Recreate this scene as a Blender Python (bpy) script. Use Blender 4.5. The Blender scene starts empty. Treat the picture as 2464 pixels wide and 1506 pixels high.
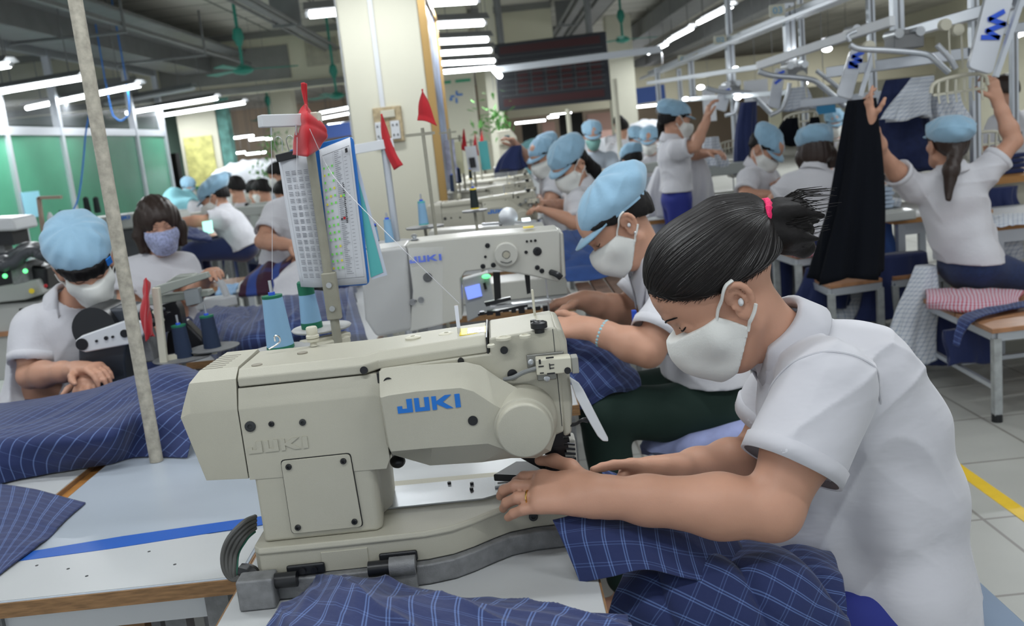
import bpy, bmesh, math, random
import numpy as np
from mathutils import Vector, Matrix, noise as mnoise
random.seed(7); rng = np.random.default_rng(7)
SC = bpy.context.scene
COL = SC.collection

# ---------------------------------------------------------------- camera
IW, IH, FPX, CZ = 2464, 1506, 2300.0, 1.42
_p = math.atan(423/FPX); _r = math.radians(6.0)
FW = np.array([0, math.cos(_p), -math.sin(_p)]); _R0 = np.array([1., 0, 0]); _U0 = np.cross(_R0, FW)
CR = math.cos(_r)*_R0 - math.sin(_r)*_U0; CU = math.sin(_r)*_R0 + math.cos(_r)*_U0
CAM = np.array([0, 0, CZ])
cam_d = bpy.data.cameras.new('camera'); cam = bpy.data.objects.new('camera', cam_d); COL.objects.link(cam)
m = Matrix.Identity(4)
for i in range(3):
    m[i][0] = CR[i]; m[i][1] = CU[i]; m[i][2] = -FW[i]; m[i][3] = CAM[i]
cam.matrix_world = m
cam_d.sensor_width = 36; cam_d.lens = FPX/IW*36; cam_d.clip_start = .05; cam_d.clip_end = 200
cam_d.dof.use_dof = True; cam_d.dof.focus_distance = 1.55; cam_d.dof.aperture_fstop = 6.3
SC.camera = cam
# ---------------------------------------------------------------- world, exposure
SC.view_settings.view_transform = 'Standard'; SC.view_settings.look = 'None'
SC.view_settings.exposure = 0.0; SC.view_settings.gamma = 1.0; SC.view_settings.use_curve_mapping = False
wd = bpy.data.worlds.new('world'); SC.world = wd; wd.use_nodes = True
wd.node_tree.nodes['Background'].inputs[0].default_value = (.86, .93, 1, 1)
wd.node_tree.nodes['Background'].inputs[1].default_value = .8

def ray(x, y): return FW + CR*((x-IW/2)/FPX) + CU*((IH/2-y)/FPX)
def PY(x, y, Y): d = ray(x, y); return CAM + d*(Y/d[1])
def PZ(x, y, z): d = ray(x, y); return CAM + d*((z-CZ)/d[2])
def PX(x, y, X): d = ray(x, y); return CAM + d*(X/d[0])
def RCH(p0, x, y, L, near=True):
    "point on the ray through a photo pixel at distance L from p0 (or as near as it comes)"
    d = ray(x, y); d = d/np.linalg.norm(d); w = np.array(p0)-CAM; t0 = w@d; h2 = w@w-t0*t0
    s = math.sqrt(max(L*L-h2, 0)); return CAM + d*(t0 - s if near else t0 + s)

# ---------------------------------------------------------------- materials
MATS = {}
def mat(name, col, rough=.5, metal=0, noise=0, nscale=20, bump=0, bscale=200, emis=0, spec=.5, alpha=1, trans=0, sheen=0, sss=0, stretch=None, ecol=None, coat=0, ior=1.45):
    if name in MATS: return MATS[name]
    m = bpy.data.materials.new(name); m.use_nodes = True; nt = m.node_tree; b = nt.nodes['Principled BSDF']
    b.inputs['Base Color'].default_value = (*col, 1); b.inputs['Roughness'].default_value = rough
    b.inputs['Metallic'].default_value = metal; b.inputs['Specular IOR Level'].default_value = spec
    b.inputs['Alpha'].default_value = alpha; b.inputs['Transmission Weight'].default_value = trans
    b.inputs['Sheen Weight'].default_value = sheen; b.inputs['Coat Weight'].default_value = coat; b.inputs['IOR'].default_value = ior
    if sss:
        b.inputs['Subsurface Weight'].default_value = sss; b.inputs['Subsurface Radius'].default_value = (.012, .005, .003); b.inputs['Subsurface Scale'].default_value = 1
    if emis:
        b.inputs['Emission Color'].default_value = (*(ecol or col), 1); b.inputs['Emission Strength'].default_value = emis
    tc = nt.nodes.new('ShaderNodeTexCoord'); vec = tc.outputs['Object']
    if stretch:
        mp = nt.nodes.new('ShaderNodeMapping'); mp.inputs['Scale'].default_value = stretch; nt.links.new(vec, mp.inputs[0]); vec = mp.outputs[0]
    if noise:
        n = nt.nodes.new('ShaderNodeTexNoise'); n.inputs['Scale'].default_value = nscale; n.inputs['Detail'].default_value = 5; nt.links.new(vec, n.inputs['Vector'])
        r = nt.nodes.new('ShaderNodeValToRGB'); c = np.array(col)
        r.color_ramp.elements[0].position = .3; r.color_ramp.elements[1].position = .7
        r.color_ramp.elements[0].color = (*(c*(1-noise)), 1); r.color_ramp.elements[1].color = (*np.minimum(c*(1+noise*.6), 1), 1)
        nt.links.new(n.outputs[0], r.inputs[0]); nt.links.new(r.outputs[0], b.inputs['Base Color'])
    if bump:
        n = nt.nodes.new('ShaderNodeTexNoise'); n.inputs['Scale'].default_value = bscale; n.inputs['Detail'].default_value = 3; nt.links.new(vec, n.inputs['Vector'])
        bp = nt.nodes.new('ShaderNodeBump'); bp.inputs['Strength'].default_value = min(bump, 1); bp.inputs['Distance'].default_value = .002 if bump <= 1 else .002*bump
        nt.links.new(n.outputs[0], bp.inputs['Height']); nt.links.new(bp.outputs[0], b.inputs['Normal'])
    MATS[name] = m; return m

def nd(nt, t, **k):
    n = nt.nodes.new(t)
    for a, v in k.items(): setattr(n, a, v)
    return n
def mth(nt, op, a, b=None):
    n = nt.nodes.new('ShaderNodeMath'); n.operation = op
    for i, v in enumerate((a, b)):
        if v is None: continue
        if isinstance(v, (int, float)): n.inputs[i].default_value = v
        else: nt.links.new(v, n.inputs[i])
    return n.outputs[0]
def plaid(name, base, line, su=.028, sv=.034, wu=.05, wv=.04, double=True, strength=(.55, .4), rough=.85, soft=None, bump=.25):
    "woven checked cloth; UVs are in metres"
    if name in MATS: return MATS[name]
    m = bpy.data.materials.new(name); m.use_nodes = True; nt = m.node_tree; b = nt.nodes['Principled BSDF']
    b.inputs['Roughness'].default_value = rough; b.inputs['Sheen Weight'].default_value = .15
    uv = nd(nt, 'ShaderNodeUVMap'); sx = nd(nt, 'ShaderNodeSeparateXYZ'); nt.links.new(uv.outputs[0], sx.inputs[0])
    def lines(o, s, w):
        f = mth(nt, 'FRACT', mth(nt, 'DIVIDE', o, s)); out = None
        for c in ((.46, .60) if double else (.5,)):
            l = mth(nt, 'LESS_THAN', mth(nt, 'ABSOLUTE', mth(nt, 'SUBTRACT', f, c)), w/2)
            out = l if out is None else mth(nt, 'MAXIMUM', out, l)
        return out
    a = mth(nt, 'MULTIPLY', lines(sx.outputs[0], su, wu), strength[0]); c = mth(nt, 'MULTIPLY', lines(sx.outputs[1], sv, wv), strength[1])
    fac = mth(nt, 'MINIMUM', mth(nt, 'ADD', a, c), 1.0)
    mx = nd(nt, 'ShaderNodeMix', data_type='RGBA'); mx.inputs[6].default_value = (*base, 1); mx.inputs[7].default_value = (*line, 1)
    nt.links.new(fac, mx.inputs[0]); nt.links.new(mx.outputs[2], b.inputs['Base Color'])
    n = nd(nt, 'ShaderNodeTexNoise'); n.inputs['Scale'].default_value = 45; nt.links.new(uv.outputs[0], n.inputs['Vector']); n.inputs['Detail'].default_value = 6
    bp = nd(nt, 'ShaderNodeBump'); bp.inputs['Strength'].default_value = bump; bp.inputs['Distance'].default_value = .006
    nt.links.new(n.outputs[0], bp.inputs['Height']); nt.links.new(bp.outputs[0], b.inputs['Normal'])
    MATS[name] = m; return m

M_cream = mat('cream machine enamel', (.43, .415, .34), .42, noise=.05, nscale=6, bump=.22, bscale=900)
M_cream2 = mat('pale machine enamel', (.46, .455, .41), .35, bump=.1, bscale=500)
M_creamd = mat('worn cream enamel', (.39, .37, .29), .45, noise=.15, nscale=9, bump=.2, bscale=700)
M_steel = mat('polished steel', (.55, .57, .59), .36, .9, bump=.05, bscale=80)
M_chrome = mat('chrome', (.8, .8, .82), .12, 1)
M_alu = mat('aluminium profile', (.55, .58, .62), .38, .6)
M_grey = mat('grey cast base', (.21, .215, .22), .5, .2, noise=.2, nscale=60, bump=.3, bscale=400)
M_black = mat('black plastic', (.012, .013, .015), .35)
M_blackm = mat('black metal', (.02, .02, .023), .3, .5)
M_rubber = mat('dark rubber', (.03, .033, .035), .6)
M_top = mat('white laminate table top', (.47, .485, .49), .3, noise=.04, nscale=4, bump=.03, bscale=60)
M_topb = mat('bluish laminate board', (.37, .415, .47), .3, noise=.05, nscale=3)
M_ply = mat('plywood edge', (.26, .145, .065), .6, noise=.35, nscale=30, stretch=(1, 1, 8))
M_slat = mat('varnished wood slats', (.40, .20, .10), .4, noise=.25, nscale=14, stretch=(1, 8, 1), bump=.1, bscale=30)
M_skin = mat('skin', (.52, .285, .195), .48, noise=.07, nscale=14, bump=.08, bscale=500, sss=.12, spec=.4)
M_skin2 = mat('lighter skin', (.56, .33, .24), .5, noise=.06, nscale=14, sss=.1, spec=.35)
M_hair = mat('black hair', (.008, .007, .007), .6, bump=.5, bscale=90, spec=.25)
M_strand = mat('black hair strands', (.016, .014, .014), .40, spec=.5)
M_hairb = mat('dark brown hair', (.030, .018, .014), .45, bump=.8, bscale=60)
M_mask = mat('white cotton mask', (.70, .71, .68), .9, bump=.25, bscale=350, sheen=.2)
M_maskb = mat('patterned lavender mask', (.36, .40, .62), .9, noise=.4, nscale=90, sheen=.2)
M_maskg = mat('green mask', (.18, .36, .33), .9)
M_shirt = mat('white uniform shirt cloth', (.57, .57, .605), .85, bump=2.5, bscale=16, sheen=.25)
M_shirth = mat('white poplin shirt cloth', (.57, .57, .61), .8, bump=2.2, bscale=9, sheen=.25, stretch=(1, 1, 2.2))
M_cap = mat('light blue cap cloth', (.25, .42, .56), .9, noise=.06, nscale=25, bump=.3, bscale=120, sheen=.3)
M_capw = mat('pale cap label', (.55, .60, .62), .9)
M_navy = mat('navy trousers cloth', (.012, .022, .09), .85, bump=.3, bscale=60, sheen=.2)
M_jean = mat('indigo denim', (.012, .026, .085), .85, noise=.25, nscale=60, sheen=.15)
M_dkgreen = mat('dark green trousers cloth', (.006, .022, .016), .85, bump=.3, bscale=30)
M_bluetr = mat('royal blue trousers cloth', (.02, .03, .22), .8, bump=.3, bscale=30)
M_blackc = mat('black trouser cloth', (.004, .005, .008), .95, bump=.4, bscale=40, spec=.15)
M_red = mat('red flag cloth', (.45, .012, .02), .8, bump=.3, bscale=60, sheen=.2)
M_tape = mat('blue tape', (.02, .10, .42), .4)
M_logo = mat('blue printed logo', (.012, .16, .56), .4)
M_logo2 = mat('deep blue printed logo', (.03, .10, .62), .4)
M_thread = mat('light blue thread', (.24, .43, .62), .8, bump=.5, bscale=1200, stretch=(.2, .2, 3))
M_threadn = mat('navy thread', (.012, .025, .06), .8, bump=.5, bscale=600)
M_threadk = mat('dark thread', (.012, .02, .02), .8)
M_green = mat('green spool cone', (.01, .15, .08), .5)
M_teal = mat('teal card', (.10, .45, .45), .6)
M_clip = mat('blue clipboard plastic', (.02, .17, .55), .35)
M_pole = mat('chalky grey white pole paint', (.44, .41, .34), .75, noise=.3, nscale=60, bump=.4, bscale=150)
M_post = mat('olive grey painted steel post', (.30, .29, .23), .5, noise=.1, nscale=30)
M_wall = mat('cream painted wall', (.62, .60, .47), .7, noise=.04, nscale=2)
M_colm = mat('cream painted column', (.66, .645, .53), .7, noise=.04, nscale=2)
M_wallg = mat('grey upper wall', (.23, .23, .22), .8, noise=.1, nscale=3)
M_walld = mat('dark recess', (.02, .02, .02), .9)
M_beige = mat('beige far wall', (.42, .33, .25), .8)
M_pink = mat('pinkish far panel', (.60, .38, .33), .8)
M_glassg = mat('green film glass', (.065, .26, .16), .25, noise=.2, nscale=1.2, spec=.5)
M_duct = mat('grey duct metal', (.20, .205, .21), .5, .2, noise=.12, nscale=5)
M_fan = mat('green painted fan metal', (.03, .25, .19), .45)
M_wire = mat('grey cable', (.10, .10, .095), .55)
M_plast = mat('ivory plastic', (.55, .53, .43), .4)
M_white = mat('white painted metal', (.62, .64, .66), .4)
M_paper = mat('white paper', (.62, .64, .68), .8)
M_ink = mat('grey print ink', (.22, .23, .26), .8)
M_inkd = mat('black print ink', (.03, .03, .035), .8)
M_hl = mat('green highlighter ink', (.20, .75, .12), .7)
M_yel = mat('yellow sticker', (.75, .58, .02), .35)
M_gold = mat('gold', (.75, .50, .16), .25, 1)
M_pinkb = mat('hot pink elastic', (.85, .02, .14), .6, bump=1, bscale=500)
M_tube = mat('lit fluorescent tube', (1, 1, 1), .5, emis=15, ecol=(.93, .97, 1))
M_screen = mat('lit blue screen', (.2, .3, .9), .4, emis=.9, ecol=(.22, .32, .95))
M_led = mat('lit green lamp', (.1, .9, .3), .4, emis=1.6, ecol=(.15, .95, .3))
M_lavn = mat('lavender cloth', (.30, .34, .58), .9, noise=.12, nscale=30, bump=1, bscale=25)
M_cyan = mat('light cyan cloth', (.25, .55, .62), .85)
M_film = mat('clear plastic film', (.95, .97, 1), .12, alpha=.07, spec=.9, bump=1.0, bscale=60)
P_navy = plaid('navy cloth with light blue checks', (.011, .022, .095), (.11, .18, .40), .030, .036, .07, .045, strength=(.60, .30))
P_navyf = plaid('navy cloth with fine pale stripes', (.012, .024, .10), (.13, .20, .42), .024, .05, .10, .04, double=False, strength=(.7, .25))
P_white = plaid('white cloth with blue grid checks', (.58, .61, .65), (.10, .17, .32), .022, .022, .16, .16, double=False, strength=(.5, .5))
P_red = plaid('red and blue small check cloth', (.52, .44, .52), (.42, .03, .06), .016, .014, .4, .35, double=False, strength=(.7, .3))
P_mar = plaid('maroon and navy broad stripe cloth', (.05, .012, .035), (.03, .08, .35), .11, .30, .4, .1, double=False, strength=(.9, .3))

# ---------------------------------------------------------------- mesh helpers
def V(*a): return np.array(a, float)
def nrm(v): v = np.array(v, float); return v/(np.linalg.norm(v)+1e-12)
def tag(o, label=None, cat=None, group=None, kind=None):
    if label: o['label'] = label
    if cat: o['category'] = cat
    if group: o['group'] = group
    if kind: o['kind'] = kind
    return o
def thing(name, label, cat, loc=(0, 0, 0), group=None):
    o = bpy.data.objects.new(name, None); COL.objects.link(o); o.location = tuple(loc); o.empty_display_size = .05
    tag(o, label, cat, group); return o
def put(name, verts, faces, material, parent=None, smooth=False, uv=None, bevel=0, segs=2, subd=0, label=None):
    me = bpy.data.meshes.new(name); me.from_pydata([tuple(map(float, v)) for v in verts], [], [tuple(map(int, f)) for f in faces])
    ms = material if isinstance(material, (list, tuple)) else [material]
    for x in ms: me.materials.append(x)
    o = bpy.data.objects.new(name, me); COL.objects.link(o)
    if parent is not None:
        o.parent = parent; o.matrix_parent_inverse = Matrix.Translation(-wloc(parent))
    if uv is not None:
        l = me.uv_layers.new(name='UVMap'); li = np.zeros(len(me.loops), np.int32); me.loops.foreach_get('vertex_index', li)
        l.data.foreach_set('uv', np.asarray(uv, np.float32)[li].ravel())
    if smooth: me.polygons.foreach_set('use_smooth', [True]*len(me.polygons))
    if bevel:
        md = o.modifiers.new('Bevel', 'BEVEL'); md.width = bevel; md.segments = segs; md.limit_method = 'ANGLE'; md.angle_limit = math.radians(32)
        me.polygons.foreach_set('use_smooth', [True]*len(me.polygons)); md.harden_normals = True
    if subd:
        s = o.modifiers.new('Sub', 'SUBSURF'); s.levels = s.render_levels = subd
    if label: o['label'] = label
    return o
def wloc(o):
    v = Vector((0, 0, 0))
    while o is not None: v = v + o.location; o = o.parent if o.type == 'EMPTY' else None
    return v
def frame(d):
    d = nrm(d); a = V(0, 0, 1) if abs(d[2]) < .9 else V(1, 0, 0); x = nrm(np.cross(a, d)); return x, np.cross(d, x), d
class MB:
    "collects simple shapes in world coordinates and links them as one mesh object"
    def __init__(s): s.v = []; s.f = []; s.uv = []; s.mi = []; s.cm = 0
    def add(s, vs, fs, uv=None):
        n = len(s.v); s.v += [tuple(map(float, v)) for v in vs]; s.f += [tuple(i+n for i in f) for f in fs]; s.mi += [s.cm]*len(fs)
        s.uv += [tuple(u) for u in uv] if uv is not None else [(0, 0)]*len(vs); return s
    def m(s, i): s.cm = i; return s
    def box(s, c, d, rz=0, R=None):
        c = V(*c); h = V(*d)/2; vs = []
        if R is None: R = np.array([[math.cos(rz), -math.sin(rz), 0], [math.sin(rz), math.cos(rz), 0], [0, 0, 1]])
        for x in (-1, 1):
            for y in (-1, 1):
                for z in (-1, 1): vs.append(c + R@(h*V(x, y, z)))
        return s.add(vs, [(0, 1, 3, 2), (4, 6, 7, 5), (0, 4, 5, 1), (2, 3, 7, 6), (0, 2, 6, 4), (1, 5, 7, 3)])
    def b2(s, x0, x1, y0, y1, z0, z1): return s.box(((x0+x1)/2, (y0+y1)/2, (z0+z1)/2), (abs(x1-x0), abs(y1-y0), abs(z1-z0)))
    def bar(s, a, b, w, h, up=(0, 0, 1)):
        a = V(*a); b = V(*b); d = nrm(b-a); x = nrm(np.cross(d, V(*up))) ; u = np.cross(x, d)
        return s.box((a+b)/2, (np.linalg.norm(b-a), w, h), R=np.stack([d, x, u], 1))
    def cyl(s, a, b, r0, r1=None, n=16, caps=True):
        r1 = r0 if r1 is None else r1; a = V(*a); b = V(*b); x, y, d = frame(b-a); vs = []
        for i in range(n):
            t = 2*math.pi*i/n; e = x*math.cos(t)+y*math.sin(t); vs += [a+e*r0, b+e*r1]
        fs = [(2*i, 2*((i+1) % n), 2*((i+1) % n)+1, 2*i+1) for i in range(n)]
        if caps: fs += [tuple(2*i for i in range(n))[::-1], tuple(2*i+1 for i in range(n))]
        return s.add(vs, fs)
    def lathe(s, a, d, prof, n=24):
        "prof = (radius, height along d) pairs"
        a = V(*a); x, y, d = frame(d); vs = []; fs = []; k = len(prof)
        for i in range(n):
            t = 2*math.pi*i/n; e = x*math.cos(t)+y*math.sin(t); vs += [a+e*r+d*h for r, h in prof]
        for i in range(n):
            j = (i+1) % n
            for q in range(k-1): fs.append((i*k+q, j*k+q, j*k+q+1, i*k+q+1))
        fs += [tuple(i*k for i in range(n))[::-1], tuple(i*k+k-1 for i in range(n))]
        return s.add(vs, fs)
    def tube(s, pts, r, n=8, flat=None):
        pts = [V(*p) for p in pts]; vs = []; fs = []; m = len(pts); rs = r if isinstance(r, (list, tuple, np.ndarray)) else [r]*m
        x = None
        for i in range(m):
            d = nrm(pts[min(i+1, m-1)]-pts[max(i-1, 0)])
            if x is None: x, y, _ = frame(d)
            x = nrm(x - d*(x@d)); y = np.cross(d, x)
            for j in range(n):
                t = 2*math.pi*j/n; vs.append(pts[i]+(x*math.cos(t)+y*math.sin(t)*(flat or 1))*rs[i])
        for i in range(m-1):
            for j in range(n): fs.append((i*n+j, i*n+(j+1) % n, (i+1)*n+(j+1) % n, (i+1)*n+j))
        fs += [tuple(range(n))[::-1], tuple((m-1)*n+j for j in range(n))]
        return s.add(vs, fs)
    def prism(s, poly, off, uvs=None):
        "closed polygon of 3-D points extruded by the vector off"
        n = len(poly); off = V(*off); P = [V(*q) for q in poly]
        vs = P + [q+off for q in P]
        fs = [tuple(range(n)), tuple(range(2*n-1, n-1, -1))] + [(i, i+n, (i+1) % n+n, (i+1) % n) for i in range(n)]
        return s.add(vs, fs)
    def sph(s, c, r, nu=14, nv=9, R=None):
        c = V(*c); r = V(*r) if hasattr(r, '__len__') else V(r, r, r); vs = []; fs = []
        for i in range(nv+1):
            a = math.pi*i/nv
            for j in range(nu):
                b = 2*math.pi*j/nu; q = r*V(math.sin(a)*math.cos(b), math.sin(a)*math.sin(b), math.cos(a)); vs.append(c+(R@q if R is not None else q))
        for i in range(nv):
            for j in range(nu): fs.append((i*nu+j, (i+1)*nu+j, (i+1)*nu+(j+1) % nu, i*nu+(j+1) % nu))
        return s.add(vs, fs)
    def build(s, name, material, parent=None, smooth=False, bevel=0, segs=2, label=None, fix=True, subd=0):
        o = put(name, s.v, s.f, material, parent, smooth, None, 0, segs, 0, label)
        if any(s.mi): o.data.polygons.foreach_set('material_index', s.mi)
        if fix:
            bm = bmesh.new(); bm.from_mesh(o.data); bmesh.ops.recalc_face_normals(bm, faces=bm.faces); bm.to_mesh(o.data); bm.free()
        if smooth and not bevel:
            o.data.set_sharp_from_angle(angle=math.radians(40))
        if bevel:
            md = o.modifiers.new('Bevel', 'BEVEL'); md.width = bevel; md.segments = segs; md.limit_method = 'ANGLE'; md.angle_limit = math.radians(32)
            o.data.polygons.foreach_set('use_smooth', [True]*len(o.data.polygons)); md.harden_normals = True
        if subd:
            q = o.modifiers.new('Sub', 'SUBSURF'); q.levels = q.render_levels = subd
        return o
def smooth_path(pts, k=4):
    "Catmull-Rom through points"
    P = [V(*p) for p in pts]; P = [2*P[0]-P[1]] + P + [2*P[-1]-P[-2]]; out = []
    for i in range(1, len(P)-2):
        for j in range(k):
            t = j/k; a, b, c, d = P[i-1:i+3]
            out.append(.5*((2*b)+(c-a)*t+(2*a-5*b+4*c-d)*t*t+(3*b-a-3*c+d)*t**3))
    out.append(P[-2]); return out
def text_mesh(s, parent_name, origin, xdir, ydir, height, material, parent, thick=.0006, bold=True, width=None, shear=0):
    cu = bpy.data.curves.new('txt', 'FONT'); cu.body = s; cu.size = 1; cu.extrude = 0; cu.resolution_u = 3; cu.offset = .02 if bold else 0
    o = bpy.data.objects.new('txt', cu); COL.objects.link(o); bpy.context.view_layer.update()
    me = bpy.data.meshes.new_from_object(o.evaluated_get(bpy.context.evaluated_depsgraph_get()))
    co = np.array([v.co[:] for v in me.vertices]); fs = [tuple(p.vertices) for p in me.polygons]
    bpy.data.objects.remove(o); bpy.data.curves.remove(cu); bpy.data.meshes.remove(me)
    if not len(co): return None
    h = co[:, 1].max()-co[:, 1].min(); k = height/max(h, 1e-6); w = co[:, 0].max()-co[:, 0].min(); kx = k if width is None else width/w
    x = nrm(xdir); y = nrm(ydir); z = np.cross(x, y)
    vs = [V(*origin)+x*(c[0]-co[:, 0].min())*kx+y*(c[1]-co[:, 1].min())*k+z*thick for c in co]
    return put(parent_name, vs, fs, material, parent)
def juki(origin, x, y, h, w, material, parent, name='logo', off=.0008):
    "blocky slanted brand lettering"
    x = nrm(x); y = nrm(y); z = np.cross(x, y); mb = MB()
    L = [[(0, 0), (.235, 0), (.235, 1), (.15, 1), (.15, .3), (.075, .3), (.075, .52), (0, .52)],
         [(.27, 0), (.50, 0), (.50, 1), (.425, 1), (.425, .28), (.345, .28), (.345, 1), (.27, 1)],
         [(.54, 0), (.61, 0), (.61, 1), (.54, 1)],
         [(.61, .42), (.76, 0), (.86, 0), (.71, .52), (.85, 1), (.75, 1), (.61, .62)],
         [(.90, 0), (.98, 0), (.98, 1), (.90, 1)]]
    for P in L:
        mb.prism([V(*origin)+x*a*w+y*b*h+z*off for a, b in P], -z*off*1.6)
    return mb.build(name, material, parent)

from mathutils.bvhtree import BVHTree
def bvh(o): me = o.data; return BVHTree.FromPolygons([v.co[:] for v in me.vertices], [tuple(p.vertices) for p in me.polygons])
def hug(tree, pts, off):
    "pull points onto a surface, a small distance outside it"
    out = []
    for p in pts:
        l, n, i, d = tree.find_nearest(Vector(p)); out.append(np.array(l)+np.array(n)*off)
    return out
# ---------------------------------------------------------------- implicit surfaces
class SDF:
    def __init__(s, lo, hi, vx):
        s.vx = vx; s.lo = np.array(lo, float)-3*vx; n = np.ceil((np.array(hi)+3*vx-s.lo)/vx).astype(int)+1; s.n = n
        s.f = np.full(tuple(n), .08, np.float32)
        s.ax = [(s.lo[i]+vx*np.arange(n[i])).astype(np.float32) for i in range(3)]
    def sl(s, lo, hi):
        a = np.clip(np.floor((np.array(lo)-s.lo)/s.vx).astype(int), 0, s.n); b = np.clip(np.ceil((np.array(hi)-s.lo)/s.vx).astype(int)+1, 0, s.n)
        if (b <= a).any(): return None, None
        S = tuple(slice(a[i], b[i]) for i in range(3))
        X = s.ax[0][S[0]][:, None, None]; Y = s.ax[1][S[1]][None, :, None]; Z = s.ax[2][S[2]][None, None, :]
        return S, (X, Y, Z)
    def comb(s, S, d, k, op):
        f = s.f[S]
        if op == 'add':
            if k > 0: h = np.maximum(k-np.abs(f-d), 0)/k; s.f[S] = np.minimum(f, d)-h*h*k*.25
            else: s.f[S] = np.minimum(f, d)
        elif op == 'sub':
            d = -d
            if k > 0: h = np.maximum(k-np.abs(f-d), 0)/k; s.f[S] = np.maximum(f, d)+h*h*k*.25
            else: s.f[S] = np.maximum(f, d)
        else: s.f[S] = np.maximum(f, d)
    def cap(s, a, b, ra, rb=None, k=.01, n=None, st=1., op='add'):
        rb = ra if rb is None else rb; a = V(*a); b = V(*b); R = max(ra, rb)*max(st, 1)+k+4*s.vx
        S, P = s.sl(np.minimum(a, b)-R, np.maximum(a, b)+R)
        if S is None: return s
        p = [P[i]-np.float32(a[i]) for i in range(3)]; ba = b-a
        if n is not None:
            n = nrm(n); q = (p[0]*n[0]+p[1]*n[1]+p[2]*n[2])*(1/st-1); p = [p[i]+q*n[i] for i in range(3)]; ba = ba+n*(ba@n)*(1/st-1)
        L = float(ba@ba)+1e-12; t = np.clip((p[0]*ba[0]+p[1]*ba[1]+p[2]*ba[2])/L, 0, 1)
        d = np.sqrt((p[0]-ba[0]*t)**2+(p[1]-ba[1]*t)**2+(p[2]-ba[2]*t)**2)-(ra+(rb-ra)*t)
        s.comb(S, d.astype(np.float32), k, op); return s
    def ell(s, c, r, F=(1, 0, 0), Sd=(0, 1, 0), U=(0, 0, 1), k=.01, op='add'):
        c = V(*c); R = max(r)+k+4*s.vx; S, P = s.sl(c-R, c+R)
        if S is None: return s
        p = [P[i]-np.float32(c[i]) for i in range(3)]; a = 0; b = 0
        for ax, rr in zip((F, Sd, U), r):
            q = p[0]*ax[0]+p[1]*ax[1]+p[2]*ax[2]; a = a+(q/rr)**2; b = b+(q/rr**2)**2
        k0 = np.sqrt(a); d = k0*(k0-1)/np.maximum(np.sqrt(b), 1e-6)
        s.comb(S, d.astype(np.float32), k, op); return s
    def path(s, pts, rs, k=.01, n=None, st=1.):
        for i in range(len(pts)-1): s.cap(pts[i], pts[i+1], rs[i], rs[i+1], k, n, st)
        return s
    def plane(s, p, n, lo=None, hi=None, k=0):
        "keep the side the normal points away from"
        n = nrm(n); S, P = s.sl(s.lo if lo is None else lo, s.ax and [a[-1] for a in s.ax] if hi is None else hi)
        if S is None: return s
        d = (P[0]-p[0])*n[0]+(P[1]-p[1])*n[1]+(P[2]-p[2])*n[2]; d = d.astype(np.float32)
        if k: f = s.f[S]; h = np.maximum(k-np.abs(f-d), 0)/k; s.f[S] = np.maximum(f, d)+h*h*k*.25
        else: s.f[S] = np.maximum(s.f[S], d)
        return s
    def wave(s, fn):
        s.f += fn(s.ax[0][:, None, None], s.ax[1][None, :, None], s.ax[2][None, None, :]).astype(np.float32); return s
    def mesh(s):
        f = s.f; ins = f < 0; n = f.shape
        f = f.copy(); f[0] = f[-1] = .05; f[:, 0] = f[:, -1] = .05; f[:, :, 0] = f[:, :, -1] = .05; ins = f < 0
        c = np.zeros(tuple(k-1 for k in n), np.int8)
        for i in (0, 1):
            for j in (0, 1):
                for k in (0, 1): c += ins[i:n[0]-1+i, j:n[1]-1+j, k:n[2]-1+k]
        cells = np.argwhere((c > 0) & (c < 8)); idx = np.full(c.shape, -1, np.int32); idx[tuple(cells.T)] = np.arange(len(cells))
        if not len(cells): return np.zeros((0, 3)), np.zeros((0, 4), int)
        acc = np.zeros((len(cells), 3)); cnt = np.zeros(len(cells)); cr = [(i, j, k) for i in (0, 1) for j in (0, 1) for k in (0, 1)]
        val = {q: f[cells[:, 0]+q[0], cells[:, 1]+q[1], cells[:, 2]+q[2]] for q in cr}
        for q in cr:
            for ax in range(3):
                if q[ax]: continue
                w = list(q); w[ax] = 1; w = tuple(w); a = val[q]; b = val[w]; mk = (a < 0) != (b < 0)
                t = np.where(mk, a/np.where(mk, a-b, 1), 0); pt = np.array(q, float)[None]+np.zeros((len(a), 3)); pt[:, ax] += t
                acc[mk] += pt[mk]; cnt[mk] += 1
        v = (cells+acc/cnt[:, None])*s.vx+s.lo; Q = []
        for ax in range(3):
            o1, o2 = [(1, 2), (2, 0), (0, 1)][ax]; sl0 = [slice(1, -1)]*3; sl0[ax] = slice(0, -1); sl1 = list(sl0); sl1[ax] = slice(1, None)
            A = ins[tuple(sl0)]; B = ins[tuple(sl1)]; e = np.argwhere(A != B); fl = A[tuple(e.T)]
            base = e+1; base[:, ax] -= 1; q = []
            for d1, d2 in ((0, 0), (1, 0), (1, 1), (0, 1)):
                g = base.copy(); g[:, o1] -= d1; g[:, o2] -= d2; q.append(idx[tuple(g.T)])
            q = np.stack(q, 1); q[~fl] = q[~fl][:, ::-1]; Q.append(q)
        return v, np.concatenate(Q)
    def build(s, name, material, parent=None, relax=2, disp=None, label=None, uvf=None):
        v, q = s.mesh()
        if relax and len(v):
            e = np.concatenate([q[:, [0, 1]], q[:, [1, 2]], q[:, [2, 3]], q[:, [3, 0]]]); e = np.concatenate([e, e[:, ::-1]])
            deg = np.bincount(e[:, 0], minlength=len(v))[:, None]
            for _ in range(relax):
                for lam in (.5, -.52):
                    m = np.zeros_like(v)
                    for a in range(3): m[:, a] = np.bincount(e[:, 0], weights=v[e[:, 1], a], minlength=len(v))
                    v = v+lam*(m/np.maximum(deg, 1)-v)
        me = bpy.data.meshes.new(name); me.vertices.add(len(v)); me.vertices.foreach_set('co', v.astype(np.float32).ravel())
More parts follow.
